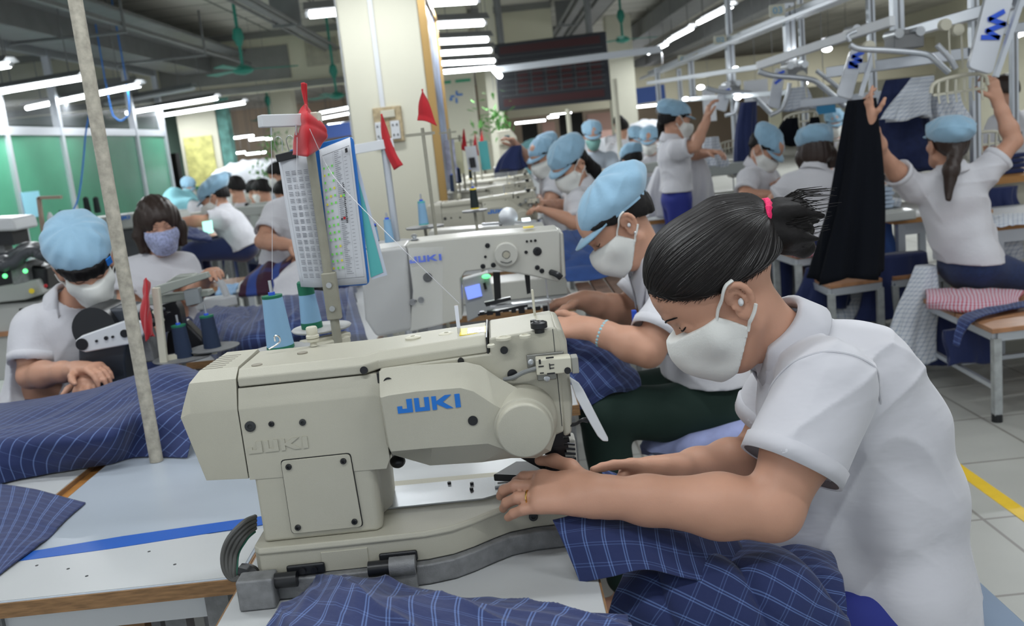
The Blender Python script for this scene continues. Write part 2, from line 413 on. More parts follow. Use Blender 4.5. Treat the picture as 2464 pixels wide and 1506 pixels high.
        me.loops.add(len(q)*4); me.loops.foreach_set('vertex_index', q.astype(np.int32).ravel()); me.polygons.add(len(q))
        me.polygons.foreach_set('loop_start', np.arange(len(q), dtype=np.int32)*4)
        me.update(calc_edges=True); me.polygons.foreach_set('use_smooth', [True]*len(q))
        for x in (material if isinstance(material, (list, tuple)) else [material]): me.materials.append(x)
        if uvf is not None:
            l = me.uv_layers.new(name='UVMap'); l.data.foreach_set('uv', uvf(v)[q.ravel()].astype(np.float32).ravel())
        me.validate()
        o = bpy.data.objects.new(name, me); COL.objects.link(o)
        if parent is not None: o.parent = parent; o.matrix_parent_inverse = Matrix.Translation(-wloc(parent))
        if label: o['label'] = label
        return o
# ================================================================= lamps of the hall
def lamp_label_tube(): pass
LAMPP = None
def copy_tree(o, parent=None):
    c = o.copy(); COL.objects.link(c)
    if parent is not None: c.parent = parent; c.matrix_parent_inverse = o.matrix_parent_inverse.copy()
    for ch in [x for x in bpy.data.objects if x.parent == o]: copy_tree(ch, c)
    return c
def area(loc, sx, sy, power, col=(.93, .97, 1), rz=0, parent=None):
    l = bpy.data.lights.new('tube_or_fill_light', 'AREA'); l.shape = 'RECTANGLE'; l.size = sx; l.size_y = sy; l.energy = power; l.color = col
    o = bpy.data.objects.new('tube_or_fill_light', l); COL.objects.link(o); o.location = tuple(loc); o.rotation_euler = (0, 0, rz)
    if parent is not None: o.parent = parent; o.matrix_parent_inverse = Matrix.Translation(-wloc(parent))
    return o
def lamp(a, b, label, group, w=.12, light=0, reach=None):
    "tube lamp between two points: reflector housing, end caps, tube and two hangers"
    a = V(*a); b = V(*b); d = nrm(b-a); c = (a+b)/2
    t = thing('fluorescent_lamp', label, 'lamp', c, group)
    side = nrm(np.cross(d, V(0, 0, 1)))
    h = MB(); u = V(0, 0, 1)
    prof = [(-w, -.01), (-w*.45, .045), (w*.45, .045), (w, -.01), (w*.9, -.012), (w*.4, .03), (-w*.4, .03), (-w*.9, -.012)]
    h.prism([a-d*.03+side*x+u*(z+.035) for x, z in prof], b-a+d*.06); h.build('housing', M_duct, t)
    MB().cyl(a, b, .028, n=10).build('tube', M_tube, t, smooth=True)
    for p, q in ((a, d), (b, -d)): MB().cyl(p-q*.03, p+q*.012, .02, n=10).build('end_cap', M_white, t)
    for f in (.15, .85):
        p = a+(b-a)*f; MB().cyl(p+u*.07, V(p[0], p[1], reach or 3.59), .006, n=6).build('hanger', M_duct, t)
    if light:
        area(c-u*.03, .06, np.linalg.norm(b-a), light, rz=math.atan2(-(b-a)[0], (b-a)[1]), parent=t)
    return t

# ================================================================= the hall
def tilemat(name, c1, c2, sx, sy, rough, gap=.006, nz=.1, dirt=0):
    m = bpy.data.materials.new(name); m.use_nodes = True; nt = m.node_tree; b = nt.nodes['Principled BSDF']; b.inputs['Roughness'].default_value = rough
    tc = nd(nt, 'ShaderNodeTexCoord'); br = nd(nt, 'ShaderNodeTexBrick'); br.offset = 0; br.inputs['Scale'].default_value = 1
    br.inputs['Brick Width'].default_value = sx; br.inputs['Row Height'].default_value = sy; br.inputs['Mortar Size'].default_value = gap
    br.inputs['Color1'].default_value = (*c1, 1); br.inputs['Color2'].default_value = (*(np.array(c1)*.94), 1); br.inputs['Mortar'].default_value = (*c2, 1)
    nt.links.new(tc.outputs['Object'], br.inputs['Vector'])
    n = nd(nt, 'ShaderNodeTexNoise'); n.inputs['Scale'].default_value = 1.4; n.inputs['Detail'].default_value = 8; nt.links.new(tc.outputs['Object'], n.inputs['Vector'])
    mr = nd(nt, 'ShaderNodeMapRange'); mr.inputs[1].default_value = .3; mr.inputs[2].default_value = .65; mr.inputs[3].default_value = 1-nz; mr.inputs[4].default_value = 1.0
    nt.links.new(n.outputs[0], mr.inputs[0]); mx = nd(nt, 'ShaderNodeMix', data_type='RGBA', blend_type='MULTIPLY'); mx.inputs[0].default_value = 1
    nt.links.new(br.outputs[0], mx.inputs[6]); nt.links.new(mr.outputs[0], mx.inputs[7]); nt.links.new(mx.outputs[2], b.inputs['Base Color']); return m
M_floor = tilemat('worn off white floor tiles', (.42, .425, .395), (.22, .21, .19), .5, .5, .42, nz=.2)
M_ceil = tilemat('grey ceiling tiles', (.62, .60, .55), (.12, .12, .11), 1.2, .8, .85, gap=.02, nz=.15)
def struct(name, mb, m, **k): o = mb.build(name, m, **k); o['kind'] = 'structure'; return o
struct('floor', MB().b2(-16, 12, -3, 42, -.1, 0), M_floor)
struct('ceiling', MB().b2(-16, 12, -3, 42, 3.6, 3.7), M_ceil)
struct('wall_back', MB().b2(-16, 12, 40, 40.2, 0, 3.6), M_beige)
struct('wall_right', MB().b2(11.8, 12, 3, 40, 0, 3.6), M_wall)
# bulkhead dropped from the ceiling, with panels let into it
bk = MB().b2(-9, 1.2, 17, 17.4, 2.62, 3.6); bk.m(1); bk.b2(-5.6, -3.35, 16.97, 17.02, 2.8, 3.35).b2(-7.4, -6.0, 16.97, 17.02, 2.8, 3.1)
bk.m(2).b2(-3.05, -2.5, 16.96, 17.02, 2.95, 3.4)
struct('wall_bulkhead', bk, [M_wall, M_wallg, M_creamd])
struct('trim_bulkhead', MB().b2(-9, 1.2, 16.9, 17.0, 2.62, 2.72).b2(-9, 1.2, 16.9, 17.0, 3.5, 3.6), M_wallg)
dm = MB().b2(-5.15, -4.65, 4, 16.8, 3.0, 3.32); dm.b2(-4.66, -4.05, 4, 16.8, 3.25, 3.3).b2(-4.0, -3.95, 4, 16.8, 3.05, 3.1)
for y in range(5, 16, 3): dm.b2(-5.2, -3.9, y, y+.04, 2.97, 3.0).b2(-5.19, -5.16, y, y+.03, 3.0, 3.6).b2(-3.94, -3.91, y, y+.03, 3.0, 3.6)
tag(dm.build('air_duct', M_duct, bevel=.01), 'long grey air duct with hangers running under the tiled ceiling at left', 'duct')
for x0, z0, YE, lb in ((-2.6, 3.15, 16.8, 'grey conduit bundle under the ceiling between the left fan and the big column'), (1.4, 3.2, 34, 'thin grey conduit under the ceiling right of the dark scoreboard')):
    t = MB().b2(x0, x0+.12, 4, YE, z0, z0+.06).cyl((x0+.2, 4, z0), (x0+.2, YE, z0), .02, n=8).cyl((x0-.08, 4, z0+.02), (x0-.08, YE, z0+.02), .02, n=8)
    for y in range(5, int(YE), 4): t.b2(x0-.12, x0+.26, y, y+.04, z0-.03, 3.6)
    tag(t.build('cable_tray', M_duct), lb, 'cable tray')
# yellow line painted on the floor
tag(MB().b2(1.61, 1.665, 1.0, 4.6, 0, .002).build('floor_line', mat('yellow floor paint', (.75, .50, .03), .5, noise=.12, nscale=9)), 'yellow line painted on the pale tile floor at right', 'floor marking')

# columns
def column(x0, x1, y0, y1): return MB().b2(x0, x1, y0, y1, 0, 3.6)
c1 = thing('column', 'thick cream column behind the clipboard, with a white conduit and a socket panel', 'column', (-.61, 6.3, 0))
column(-.86, -.372, 6, 6.6).build('shaft', M_colm, c1, bevel=.012)
MB().b2(-.668, -.640, 5.985, 6, 1.52, 3.6).build('conduit', M_white, c1)
MB().b2(-.875, -.86, 6.05, 6.12, .3, 3.3).build('corner_conduit', M_white, c1)
pp = PY(935, 300, 5.98)
sp = MB().box((pp[0], 5.985, pp[2]), (.175, .03, .215)); s_ = sp.build('socket_panel', mat('scuffed tan board', (.45, .36, .22), .7, noise=.3, nscale=40), c1, bevel=.006)
s2 = MB().box((pp[0]+.005, 5.965, pp[2]+.065), (.085, .02, .045)); s2.build('switch', M_plast, s_, bevel=.003)
for dx in (-.055, .04):
    MB().box((pp[0]+dx, 5.965, pp[2]-.035), (.055, .012, .11)).build('socket_plate', M_white, s_, bevel=.003)
    k = MB()
    for dz in (.03, -.03):
        for ddx in (-.012, .012): k.box((pp[0]+dx+ddx, 5.957, pp[2]-.035+dz), (.008, .004, .012))
    k.build('socket_hole', M_inkd, s_)
tag(c1)
fr = thing('framed_picture', 'blue notice picture in a thin gold frame on the right side of the thick column', 'picture', (-.36, 6.5, 1.6))
MB().b2(-.372, -.345, 6.02, 7.35, .95, 2.32).build('backing', mat('blue and grey printed poster', (.16, .22, .36), .4, noise=.9, nscale=5), fr)
g = MB()
for y in (6.0, 7.33): g.b2(-.372, -.325, y, y+.035, .93, 2.34)
for z in (.92, 2.31): g.b2(-.372, -.325, 6.0, 7.36, z, z+.035)
g.build('frame', mat('dull gold frame', (.42, .27, .10), .4, .5), fr)
K2 = 16.3/11; z2 = lambda z: 1.42+(z-1.42)*K2
c2 = thing('column', 'slimmer white column with green stripes and a blue emblem, further back', 'column', (-.56, 16.5, 0))
MB().b2(-.60*K2, -.155*K2, 16.3, 16.9, 0, 3.6).build('shaft', M_colm, c2, bevel=.012)
for xa, xb in ((-.53, -.41), (-.36, -.19)): MB().b2(xa*K2, xb*K2, 16.285, 16.3, z2(2.07), z2(2.10)).build('stripe', mat('green stripe', (.05, .35, .2), .5), c2)
e = PY(1100, 235, 16.28); em = MB()
for q in ((-.05, .02, .05, .02), (.035, .03, .06, .02), (-.01, -.03, .02, .06), (.0, .05, .02, .05), (-.07, -.01, .03, .03)):
    em.box((e[0]+q[0]*K2, 16.28, e[2]+q[1]*K2), (q[2]*K2, .01, q[3]*K2))
em.build('emblem', M_logo, c2)
c3 = thing('column', 'narrow cream column just right of the striped column', 'column', (-.09, 18.6, 0))
MB().b2(-.20, .06, 17.6, 17.9, 0, 3.6).build('shaft', M_colm, c3)
for (px, py, Y, w, lb) in ((490, 400, 19, .75, 'far cream column with a yellow notice beyond the green glass room'), (1510, 330, 20, .5, 'far cream column lit by lamps behind the blue capped sewers'), (1200, 330, 15, .22, 'narrow far column behind the raised navy cloth'), (690, 380, 22, .55, 'far cream column with hanging greenery behind the clipboard')):
    q = PY(px, py, Y); t = thing('column', lb, 'column', (q[0], Y, 0)); MB().b2(q[0]-w/2, q[0]+w/2, Y, Y+w, 0, 3.6).build('shaft', M_colm, t)
    if 'yellow' in lb:
        f = MB().box((q[0]-.02, Y-.03, q[2]+.1), (.55, .04, .95)).build('notice_board', mat('yellow printed notice', (.62, .60, .22), .5, noise=.35, nscale=8), t)
        MB().box((q[0]-.02, Y-.06, q[2]-.40), (.5, .03, .06)).build('green_band', M_green, f)
        MB().b2(q[0]+w/2+.02, q[0]+w/2+.22, Y, Y+.3, 0, 3.6).build('teal_pipe_cover', mat('teal patterned cover', (.10, .25, .22), .7, noise=.6, nscale=6), t)

# green glass room at left
gw = thing('glass_partition', 'long green filmed glass partition with aluminium posts at the left', 'partition', (-5.5, 12, 0))
for y0, y1 in ((7, 9.4), (9.4, 11.1), (11.1, 12.5), (12.5, 13.7), (13.7, 15.1), (15.1, 16.4)):
    MB().b2(-5.5, -5.49, y0+.03, y1-.03, .5, 2.02).build('green_pane', M_glassg, gw)
    MB().b2(-5.5, -5.49, y0+.03, y1-.03, 2.14, 3.0).build('clear_pane', mat('clear glass pane', (.9, .95, 1), .1, alpha=.05, spec=.4), gw)
for y in (7, 9.4, 11.1, 12.5, 13.7, 15.1, 16.4): MB().b2(-5.54, -5.45, y-.035, y+.035, 0, 3.1).build('post', M_alu, gw)
for z in (.45, 2.02, 3.0): MB().b2(-5.53, -5.46, 7, 16.4, z, z+.1).build('rail', M_alu, gw)
MB().b2(-5.52, -5.48, 7, 16.4, 0, .45).build('kick_panel', M_white, gw)
pg = PX(78, 492, -5.44)
tag(MB().box((-5.44, pg[1], pg[2]), (.01, .42, .30)).build('paper_notice', mat('pale blue notice paper', (.22, .48, .58), .7)), 'pale blue paper notice stuck on the green glass at far left', 'notice')
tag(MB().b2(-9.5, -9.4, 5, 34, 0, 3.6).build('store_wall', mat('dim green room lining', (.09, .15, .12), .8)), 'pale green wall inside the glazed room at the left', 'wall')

# lamps seen on the left and in the middle, then the ones over the right aisle
LZ = 2.75; n = 0
G1 = 'hanging tube lamps over the left rows'
for (a, b, lb) in (((-60, 231), (22, 217), 'tube lamp cut off by the left photo edge, highest row at left'),
                   ((1, 220), (200, 187), 'lit tube lamp at far left, ending behind the pale pole'),
                   ((65, 260), (335, 205), 'lit tube lamp crossing behind the pale pole at left'),
                   ((305, 272), (522, 236), 'longer lit tube lamp right of the pale pole, upper of the pair'),
                   ((388, 278), (588, 247), 'lit tube lamp right of the pale pole, lower of the pair'),
                   ((-40, 166), (22, 156), 'short lit tube end above the green partition at the left edge')):
    lamp(PZ(*a, 2.48), PZ(*b, 2.48), lb, G1, w=.1, light=38)
o = lamp(PZ(255, 250, 2.6), PZ(465, 213, 2.6), 'unlit tube lamp between the lit pairs at left', G1, w=.07)
for ch in o.children:
    if ch.name.startswith('tube'): ch.data.materials[0] = M_white
G2 = 'tube lamps in rows behind the thick column'
for a, b, lb in (((1000, 9), (1145, 0), 'nearest lamp of the stack right of the thick column, at the top photo edge'), ((1005, 63), (1162, 55), 'second lamp down in the stack right of the thick column'), ((1010, 103), (1172, 95), 'third lamp down in the stack right of the thick column'), ((1015, 131), (1180, 121), 'fourth lamp down in the stack right of the thick column'), ((1020, 155), (1188, 146), 'fifth lamp down in the stack right of the thick column'), ((1068, 173), (1190, 163), 'lowest long lamp in the stack right of the thick column'), ((745, 35), (830, 27), 'lamp emerging left of the thick column near the top edge')):
    lamp(PZ(*a, 2.4), PZ(*b, 2.4), lb, G2, w=.09, light=22)
G3 = 'lamps in a line over the right aisle'
for a, b, lb in (((1760, 15), (1680, 55), 'nearest slanting lamp over the right aisle'), ((1665, 68), (1610, 97), 'middle slanting lamp over the right aisle'), ((1605, 106), (1560, 128), 'farthest slanting lamp over the right aisle'), ((2045, 80), (1985, 100), 'lamp under the hanger rails at upper right'), ((1780, 165), (1760, 175), 'tiny lamp end glowing among the rails'), ((2500, 65), (2440, 90), 'lamp at the upper right photo edge')):
    zz = 2.15 if a[0] > 2400 else LZ
    lamp(PZ(*a, zz), PZ(*b, zz), lb, G3, w=.09, light=30, reach=3.59)
G4 = 'distant tube lamps'
far = [(392, 332, 448, 322), (395, 340, 470, 330), (500, 330, 560, 323), (515, 338, 580, 330), (560, 332, 610, 326), (600, 338, 650, 330), (640, 336, 700, 327), (395, 326, 425, 322),
       (500, 372, 540, 369), (545, 370, 590, 367), (592, 370, 640, 367), (660, 365, 700, 362), (770, 272, 845, 258), (775, 285, 845, 272), (790, 303, 845, 292),
       (1240, 297, 1312, 289), (1318, 285, 1372, 275), (1325, 280, 1375, 270), (1340, 265, 1400, 257), (1375, 262, 1425, 253), (1390, 268, 1415, 262), (1468, 182, 1497, 180), (1502, 180, 1572, 172), (1468, 192, 1498, 190), (1502, 190, 1565, 182), (1520, 197, 1540, 194),
       (1470, 202, 1482, 201), (1470, 211, 1483, 210), (1472, 219, 1486, 218), (1475, 227, 1484, 226), (1490, 270, 1580, 245), (1495, 262, 1575, 248), (400, 378, 430, 372), (405, 372, 425, 368)]
proto = {}
for i, (x0, y0, x1, y1) in enumerate(far):
    zz = LZ; a = PZ(x0, y0, zz); b = PZ(x1, y1, zz)
    if a[1] > 38 or a[1] < 0 or b[1] > 38 or b[1] < 0: a = PY(x0, y0, 36+i*.05); b = PY(x1, y1, 36+i*.05); a[2] = b[2] = min((a[2]+b[2])/2, 3.3)
    px = (x0+x1)/2
    lb = 'distant lit tube lamp beyond the green glass room' if px < 720 else 'distant lit tube lamp seen between clipboard and thick column' if px < 900 else 'distant lit tube lamp below the dark scoreboard' if px < 1440 else 'distant lit tube lamp right of the dark scoreboard'
    t = thing('fluorescent_lamp', lb, 'lamp', (a+b)/2, lb.replace('distant lit tube lamp', 'distant lamps'))
    MB().cyl(a, b, .03, n=8).build('tube', M_tube, t, smooth=True); MB().bar(a+V(0, 0, .06), b+V(0, 0, .06), .16, .04).build('housing', M_duct, t)
    for f in (.2, .8): p = a*(1-f)+b*f; MB().cyl(p+V(0, 0, .07), (p[0], p[1], 3.6), .008, n=6).build('hanger', M_duct, t)
# more lamps of the same rows, overhead, that light the foreground
for i, (x, y) in enumerate([(-2.4, 2.6), (-.8, 1.9), (.9, 2.4), (2.7, 3.2), (-.3, .2), (-2.3, -.4), (1.9, .4), (-4.4, 4.4), (4.6, 4.6)]):
    lp = lamp((x-.6, y, LZ+.1), (x+.6, y, LZ+.1), 'overhead tube lamp of the ceiling rows, above the frame', 'overhead tube lamps', light=15)
lp = lamp((-.95, 5.45, 2.45), (-.3, 5.45, 2.45), 'lamp just above the frame in front of the thick cream column', 'overhead tube lamps', light=9)
for x, y in ((5.5, 9), (7.5, 14), (-2.5, 20), (3.5, 22), (-7.5, 27), (0.5, 30), (8, 22), (-11, 12)):
    area((x, y, 2.9), 1.2, .1, 110)  # bare fill lights added to brighten the deep hall, no fixtures here
# fans
def fan(px, py, Y, lab, s=1.0):
    c = PY(px, py, Y); t = thing('ceiling_fan', lab, 'fan', c)
    MB().cyl(c+V(0, 0, .05), (c[0], c[1], 3.6), .02*s, n=8).build('rod', M_fan, t)
    MB().lathe(c+V(0, 0, -.06*s), (0, 0, 1), [(.02, 0), (.10*s, .02), (.13*s, .05*s), (.10*s, .09*s), (.03, .12*s)]).build('motor', M_fan, t, smooth=True)
    MB().lathe((c[0], c[1], c[2]+.28*s), (0, 0, 1), [(.03, 0), (.07*s, .10*s), (.05*s, .2*s), (.02, .22*s)]).build('canopy', M_fan, t, smooth=True)
    for k in range(3):
        a = .35+k*2.094; d = V(math.cos(a), math.sin(a), 0); sd = V(-d[1], d[0], .15)
        MB().prism([c+d*.1*s-sd*.03, c+d*.65*s-sd*.07, c+d*.68*s+sd*.06, c+d*.1*s+sd*.03], (0, 0, .008)).build('blade', M_fan, t)
fan(585, 168, 12, 'green ceiling fan at upper left, in front of the grey bulkhead panel')
fan(650, 285, 22, 'small distant green fan above the far left rows', 1)
fan(1498, 95, 17, 'distant green fan right of the dark scoreboard')
fan(810, 230, 16, 'green fan partly behind the thick column, on its left side')

# display board
b0 = thing('display_board', 'large dark electronic scoreboard hanging from the ceiling', 'display board', PY(1330, 170, 14))
Q = [PY(1187, 107, 14), PY(1458, 75, 14), PY(1472, 240, 14), PY(1200, 268, 14)]
MB().prism(Q, (0, .16, 0)).build('casing', mat('black display casing', (.012, .015, .022), .4), b0, bevel=.01)
def bp(u, v): return (Q[0]*(1-u)*(1-v)+Q[1]*u*(1-v)+Q[2]*u*v+Q[3]*(1-u)*v)+V(0, -.012, 0)
g = MB()
for v in (.21, .29, .37, .46, .54, .62, .70, .78): g.prism([bp(.04, v), bp(.96, v), bp(.96, v+.006), bp(.04, v+.006)], (0, .01, 0))
for u in (.17, .31, .44, .57, .70, .83): g.prism([bp(u, .29), bp(u+.004, .29), bp(u+.004, .78), bp(u, .78)], (0, .01, 0))
g.build('grid_line', mat('grey printed grid', (.10, .11, .12), .5), b0)
g = MB()
for v, h in ((.05, .11), (.83, .11)): g.prism([bp(.05, v), bp(.94, v), bp(.94, v+h), bp(.05, v+h)], (0, .006, 0))
for i in range(5):
    for j in range(6): g.prism([bp(.19+.13*j, .39+.08*i), bp(.28+.13*j, .39+.08*i), bp(.28+.13*j, .44+.08*i), bp(.19+.13*j, .44+.08*i)], (0, .006, 0))
g.build('unlit_digits', mat('dark red unlit digits', (.045, .008, .010), .5), b0)
for u in (.07, .86): MB().cyl(bp(u, 0)+V(0, .08, 0), (bp(u, 0)[0], 14.07, 3.6), .05, n=8).build('hanging_pole', M_duct, b0)
tag(MB().bar(PY(1195, 168, 12.5), PY(1590, 118, 12.5), .08, .08).build('ceiling_channel', M_alu), 'grey channel rail crossing in front of the dark scoreboard', 'rail')
tag(MB().cyl(PY(1187, 165, 12.4), PY(1203, 183, 12.2), .035, n=8).build('fluorescent_lamp', M_tube), 'short end-on lit lamp at the left edge of the scoreboard', 'lamp')
tag(MB().b2(.4, 11, 24, 24.3, 1.85, 2.75).build('header_beam', mat('olive beige beam', (.30, .28, .21), .8)), 'cream header beam below the scoreboard over the far doors', 'beam')
for (x0, x1, y0, y1, m_, lb) in ((1255, 1300, 300, 380, M_walld, 'dark doorway gap below the scoreboard, at left'), (1305, 1342, 295, 370, M_pink, 'pinkish far panel, left one of two'), (1345, 1410, 275, 370, M_walld, 'dark far window between the two pink panels'), (1412, 1475, 275, 345, M_pink, 'pinkish far panel, right one of two'), (1500, 1530, 265, 330, M_walld, 'dark far opening left of the bright far column'), (405, 440, 370, 480, M_walld, 'dark cabinet gap left of the far notice column')):
    a = PY(x0, y0, 25); b = PY(x1, y1, 25); tag(MB().b2(a[0], b[0], 25, 25.3, b[2]-1.2, a[2]).build('far_doorway' if m_ is M_walld else 'partition_wall', m_), lb, 'doorway' if m_ is M_walld else 'partition')
tag(MB().bar(PY(1530, 232, 22), PY(1600, 222, 22), .05, .35).build('banner', mat('blue banner', (.05, .10, .32), .7)), 'distant blue banner right of the scoreboard', 'banner')
tag(MB().bar(PY(780, 318, 22), PY(850, 308, 22), .05, .3).build('banner', mat('blue banner', (.05, .10, .32), .7)), 'distant blue banner left of the thick column', 'banner')
tag(MB().box(PY(534, 381, 20), (.20, .05, .16)).build('screen', M_screen), 'small bright blue screen beyond the far notice column', 'screen')
# ================================================================= sewing machines
def xz(pts, Y): return [PY(px, py, Y) for px, py in pts]
def loft(mb, rings, caps=True):
    n = len(rings[0]); vs = [p for r in rings for p in r]; fs = []
    for i in range(len(rings)-1):
        for j in range(n): fs.append((i*n+j, i*n+(j+1) % n, (i+1)*n+(j+1) % n, (i+1)*n+j))
    if caps: fs += [tuple(range(n))[::-1], tuple((len(rings)-1)*n+j for j in range(n))]
    return mb.add(vs, fs)
def roundpoly(p, r=.15, k=4):
    "round the corners of a 2-D outline; r as a share of the shorter edge"
    out = []; n = len(p)
    for i in range(n):
        a, b, c = V(*p[i-1]), V(*p[i]), V(*p[(i+1) % n]); l = min(np.linalg.norm(a-b), np.linalg.norm(c-b))*r
        s = b+nrm(a-b)*l; e = b+nrm(c-b)*l
        for j in range(k+1): t = j/k; out.append(s*(1-t)**2+2*b*t*(1-t)+e*t*t)
    return out
def disc(mb, x, z, y, r, h=.002, n=18): return mb.cyl((x, y, z), (x, y-h, z), r, n=n)
def screw(x, z, y, r, parent, m=None, name='screw', h=.0025):
    t = MB().lathe((x, y, z), (0, -1, 0), [(r, 0), (r, h*.7), (r*.8, h), (r*.45, h), (r*.42, h*.3)], n=16); return t.build(name, m or M_black, parent, smooth=True)

def machine_one(label, group):
    t = thing('sewing_machine', label, 'sewing machine', (-.2, 1.5, .75), group)
    nearp = [(-.44, 1.415), (-.43, 1.402), (-.30, 1.400), (-.17, 1.402), (-.13, 1.412), (-.10, 1.43), (-.068, 1.455), (-.04, 1.474), (.0, 1.484), (.07, 1.486)]
    farp = [(.075, 1.63), (-.24, 1.645), (-.44, 1.645)]
    # grey tray under the machine
    tr = [(-.445, 1.39)]+[(x, y-.014) for x, y in nearp[2:]]+[(.10, 1.475), (.10, 1.66), (-.45, 1.66)]
    MB().prism([(x, y, .751) for x, y in tr], (0, 0, .034)).build('base_tray', M_grey, t, bevel=.004)
    bed = nearp+farp
    o = MB(); loft(o, [[(x, y, .786) for x, y in bed], [(x, y, .822) for x, y in bed], [(x+.0, y-.003, .826) for x, y in bed], [(x, y, .834) for x, y in bed]])
    bedo = o.build('bed', M_cream, t, bevel=.003)
    MB().b2(-.335, -.262, 1.3985, 1.402, .786, .818).build('bed_panel', M_cream, bedo, bevel=.001)
    MB().prism([(-.243, 1.508, .8342), (-.08, 1.506, .8342), (-.035, 1.528, .8342), (.073, 1.53, .8342), (.073, 1.60, .8342), (-.243, 1.61, .8342)], (0, 0, .003)).build('slide_plate', M_steel, t, bevel=.0006)
    MB().prism([(-.06, 1.545, .8372), (.073, 1.548, .8372), (.073, 1.60, .8372), (-.06, 1.60, .8372)], (0, 0, .004)).build('feed_plate', M_steel, t, bevel=.001)
    MB().prism([(-.055, 1.556, .8413), (.03, 1.558, .8413), (.03, 1.564, .8413), (-.055, 1.562, .8413)], (0, 0, .0006)).build('feed_slot', M_black, t)
    for x, y in ((-.10, 1.55), (-.10, 1.575), (-.14, 1.59), (-.02, 1.59), (-.045, 1.585)): MB().cyl((x, y, .837), (x, y, .8415+.001*(x > -.06)), .0032, n=12).build('plate_screw', M_blackm, t)
    screw(.0, .806, 1.483, .0075, bedo, M_rubber, 'rubber_plug', .004)
    # body: leg, upper block and motor cover
    o = MB(); R1 = lambda y, x1: [(-.425, y, .834), (x1, y, .834), (x1+.004, y, .975), (-.425, y, .975)]
    loft(o, [R1(1.4212, -.246), R1(1.432, -.238), R1(1.49, -.243), R1(1.52, -.232), R1(1.60, -.236)]); o.build('leg', M_cream, t, bevel=.006, segs=3)
    ub = lambda y, z1, dx=0: [(-.432, y, .94), (-.219+dx, y, .935), (-.212+dx, y, .95), (-.212+dx, y, z1-.004), (-.222+dx, y, z1), (-.432, y, z1)]
    o = MB(); loft(o, [ub(1.42, 1.052), ub(1.4205, 1.055), ub(1.436, 1.083), ub(1.60, 1.083)]); o.build('upper_block', M_cream, t, bevel=.005, segs=3)
    mc = lambda y, e, zt: [(-.500+e, y, .945+e), (-.434, y, .941+e), (-.434, y, zt), (-.507+e, y, zt), (-.523+e, y, min(zt-.006, 1.06))]
    o = MB(); loft(o, [mc(1.421, .004, 1.053), mc(1.4215, .001, 1.056), mc(1.44, 0, 1.098), mc(1.462, .012, 1.112), mc(1.59, .02, 1.112), mc(1.60, .024, 1.104)]); mco = o.build('motor_cover', M_creamd if False else M_cream, t, bevel=.005, segs=3)
    MB().b2(-.4365, -.4305, 1.424, 1.60, .95, 1.050).b2(-.4365, -.4305, 1.444, 1.60, 1.05, 1.092).build('seam', M_black, t)
    for k in range(7):
        y = 1.468+k*.0145
        MB().bar((-.494+k*.0005, y, 1.1119), (-.460+k*.001, y, 1.1119), .0016, .0010).build('vent_slot', mat('shaded slot', (.16, .15, .12), .6), mco)
    # top covers
    tc = lambda x0, x1, y0, z0: [(x0, y0, z0), (x0, y0+.001, z0+.014), (x0, y0+.016, z0+.026), (x0, 1.585, z0+.024), (x0, 1.60, z0)]
    o = MB(); P0 = tc(-.431, 0, 1.434, 1.085); P1 = tc(-.235, 0, 1.434, 1.085); P2 = tc(-.214, 0, 1.452, 1.086); P3 = tc(-.044, 0, 1.452, 1.092); P3 = [(x, y, z+.002) for x, y, z in P3]
    loft(o, [P0, P1, P2, P3]); tco = o.build('top_cover', M_cream, t, bevel=.003)
    for x, y in ((-.405, 1.462), (-.345, 1.52)): MB().cyl((x, y, 1.108), (x, y, 1.1125), .0085, n=20).build('cover_plug', mat('taupe plug', (.28, .26, .21), .6), tco)
    for x in (-.165, -.11): MB().lathe((x, 1.53, 1.112), (0, 0, 1), [(.013, 0), (.013, .004), (.008, .006), (.004, .006), (.004, .003)], n=20).build('oil_cap', M_plast, tco, smooth=True)
    MB().b2(-.087, -.045, 1.49, 1.545, 1.1165, 1.1190).build('warning_sticker', M_yel, tco)
    MB().b2(-.075, -.047, 1.494, 1.541, 1.1185, 1.1196).build('sticker_print', mat('glossy crinkled foil', (.8, .8, .75), .2, .6, bump=3, bscale=120), tco)
    MB().b2(-.0445, -.0425, 1.45, 1.60, 1.085, 1.1195).build('cover_gap', M_black, t)
    # arm and head
    ar = [(-.214, .97), (-.214, 1.088), (-.04, 1.094), (-.04, 1.118), (.066, 1.124), (.072, 1.10), (.062, .955), (.045, .95), (-.03, .95)]
    o = MB(); loft(o, [[(x, y, z) for x, z in ar] for y in (1.448, 1.452, 1.60)]); o.build('arm', M_cream, t, bevel=.005, segs=3)
    MB().b2(.0595, .0605, 1.4475, 1.60, .965, 1.122).build('face_seam', M_rubber, t)
    fp = MB(); loft(fp, [[(.061, y, .945), (.074, y, .95), (.080, y, 1.0), (.080, y, 1.10), (.073, y, 1.122), (.061, y, 1.124)] for y in (1.449, 1.595)]); fp.build('face_plate', M_cream, t, bevel=.006, segs=3)
    O = [(912, 893), (930, 884), (1000, 879), (1120, 871), (1155, 879), (1205, 912), (1290, 958), (1325, 1000), (1338, 1045), (1325, 1085), (1290, 1102), (1230, 1102), (1160, 1112), (1035, 1120), (945, 1094), (930, 1070), (914, 960)]
    I = [(914, 955), (932, 950), (1000, 940), (1108, 931), (1140, 940), (1190, 972), (1228, 992), (1290, 1000), (1300, 1045), (1295, 1070), (1270, 1082), (1215, 1082), (1175, 1068), (1040, 1078), (940, 1087), (934, 1068), (916, 965)]
    o = MB(); a = xz(O, 1.455); b = xz(O, 1.425); c = [q*1 for q in xz(I, 1.398)]; d = [q*.985+np.mean(c, 0)*.015+V(0, -.002, 0) for q in c]
    d = [V(q[0], 1.3965, q[2]) for q in d]
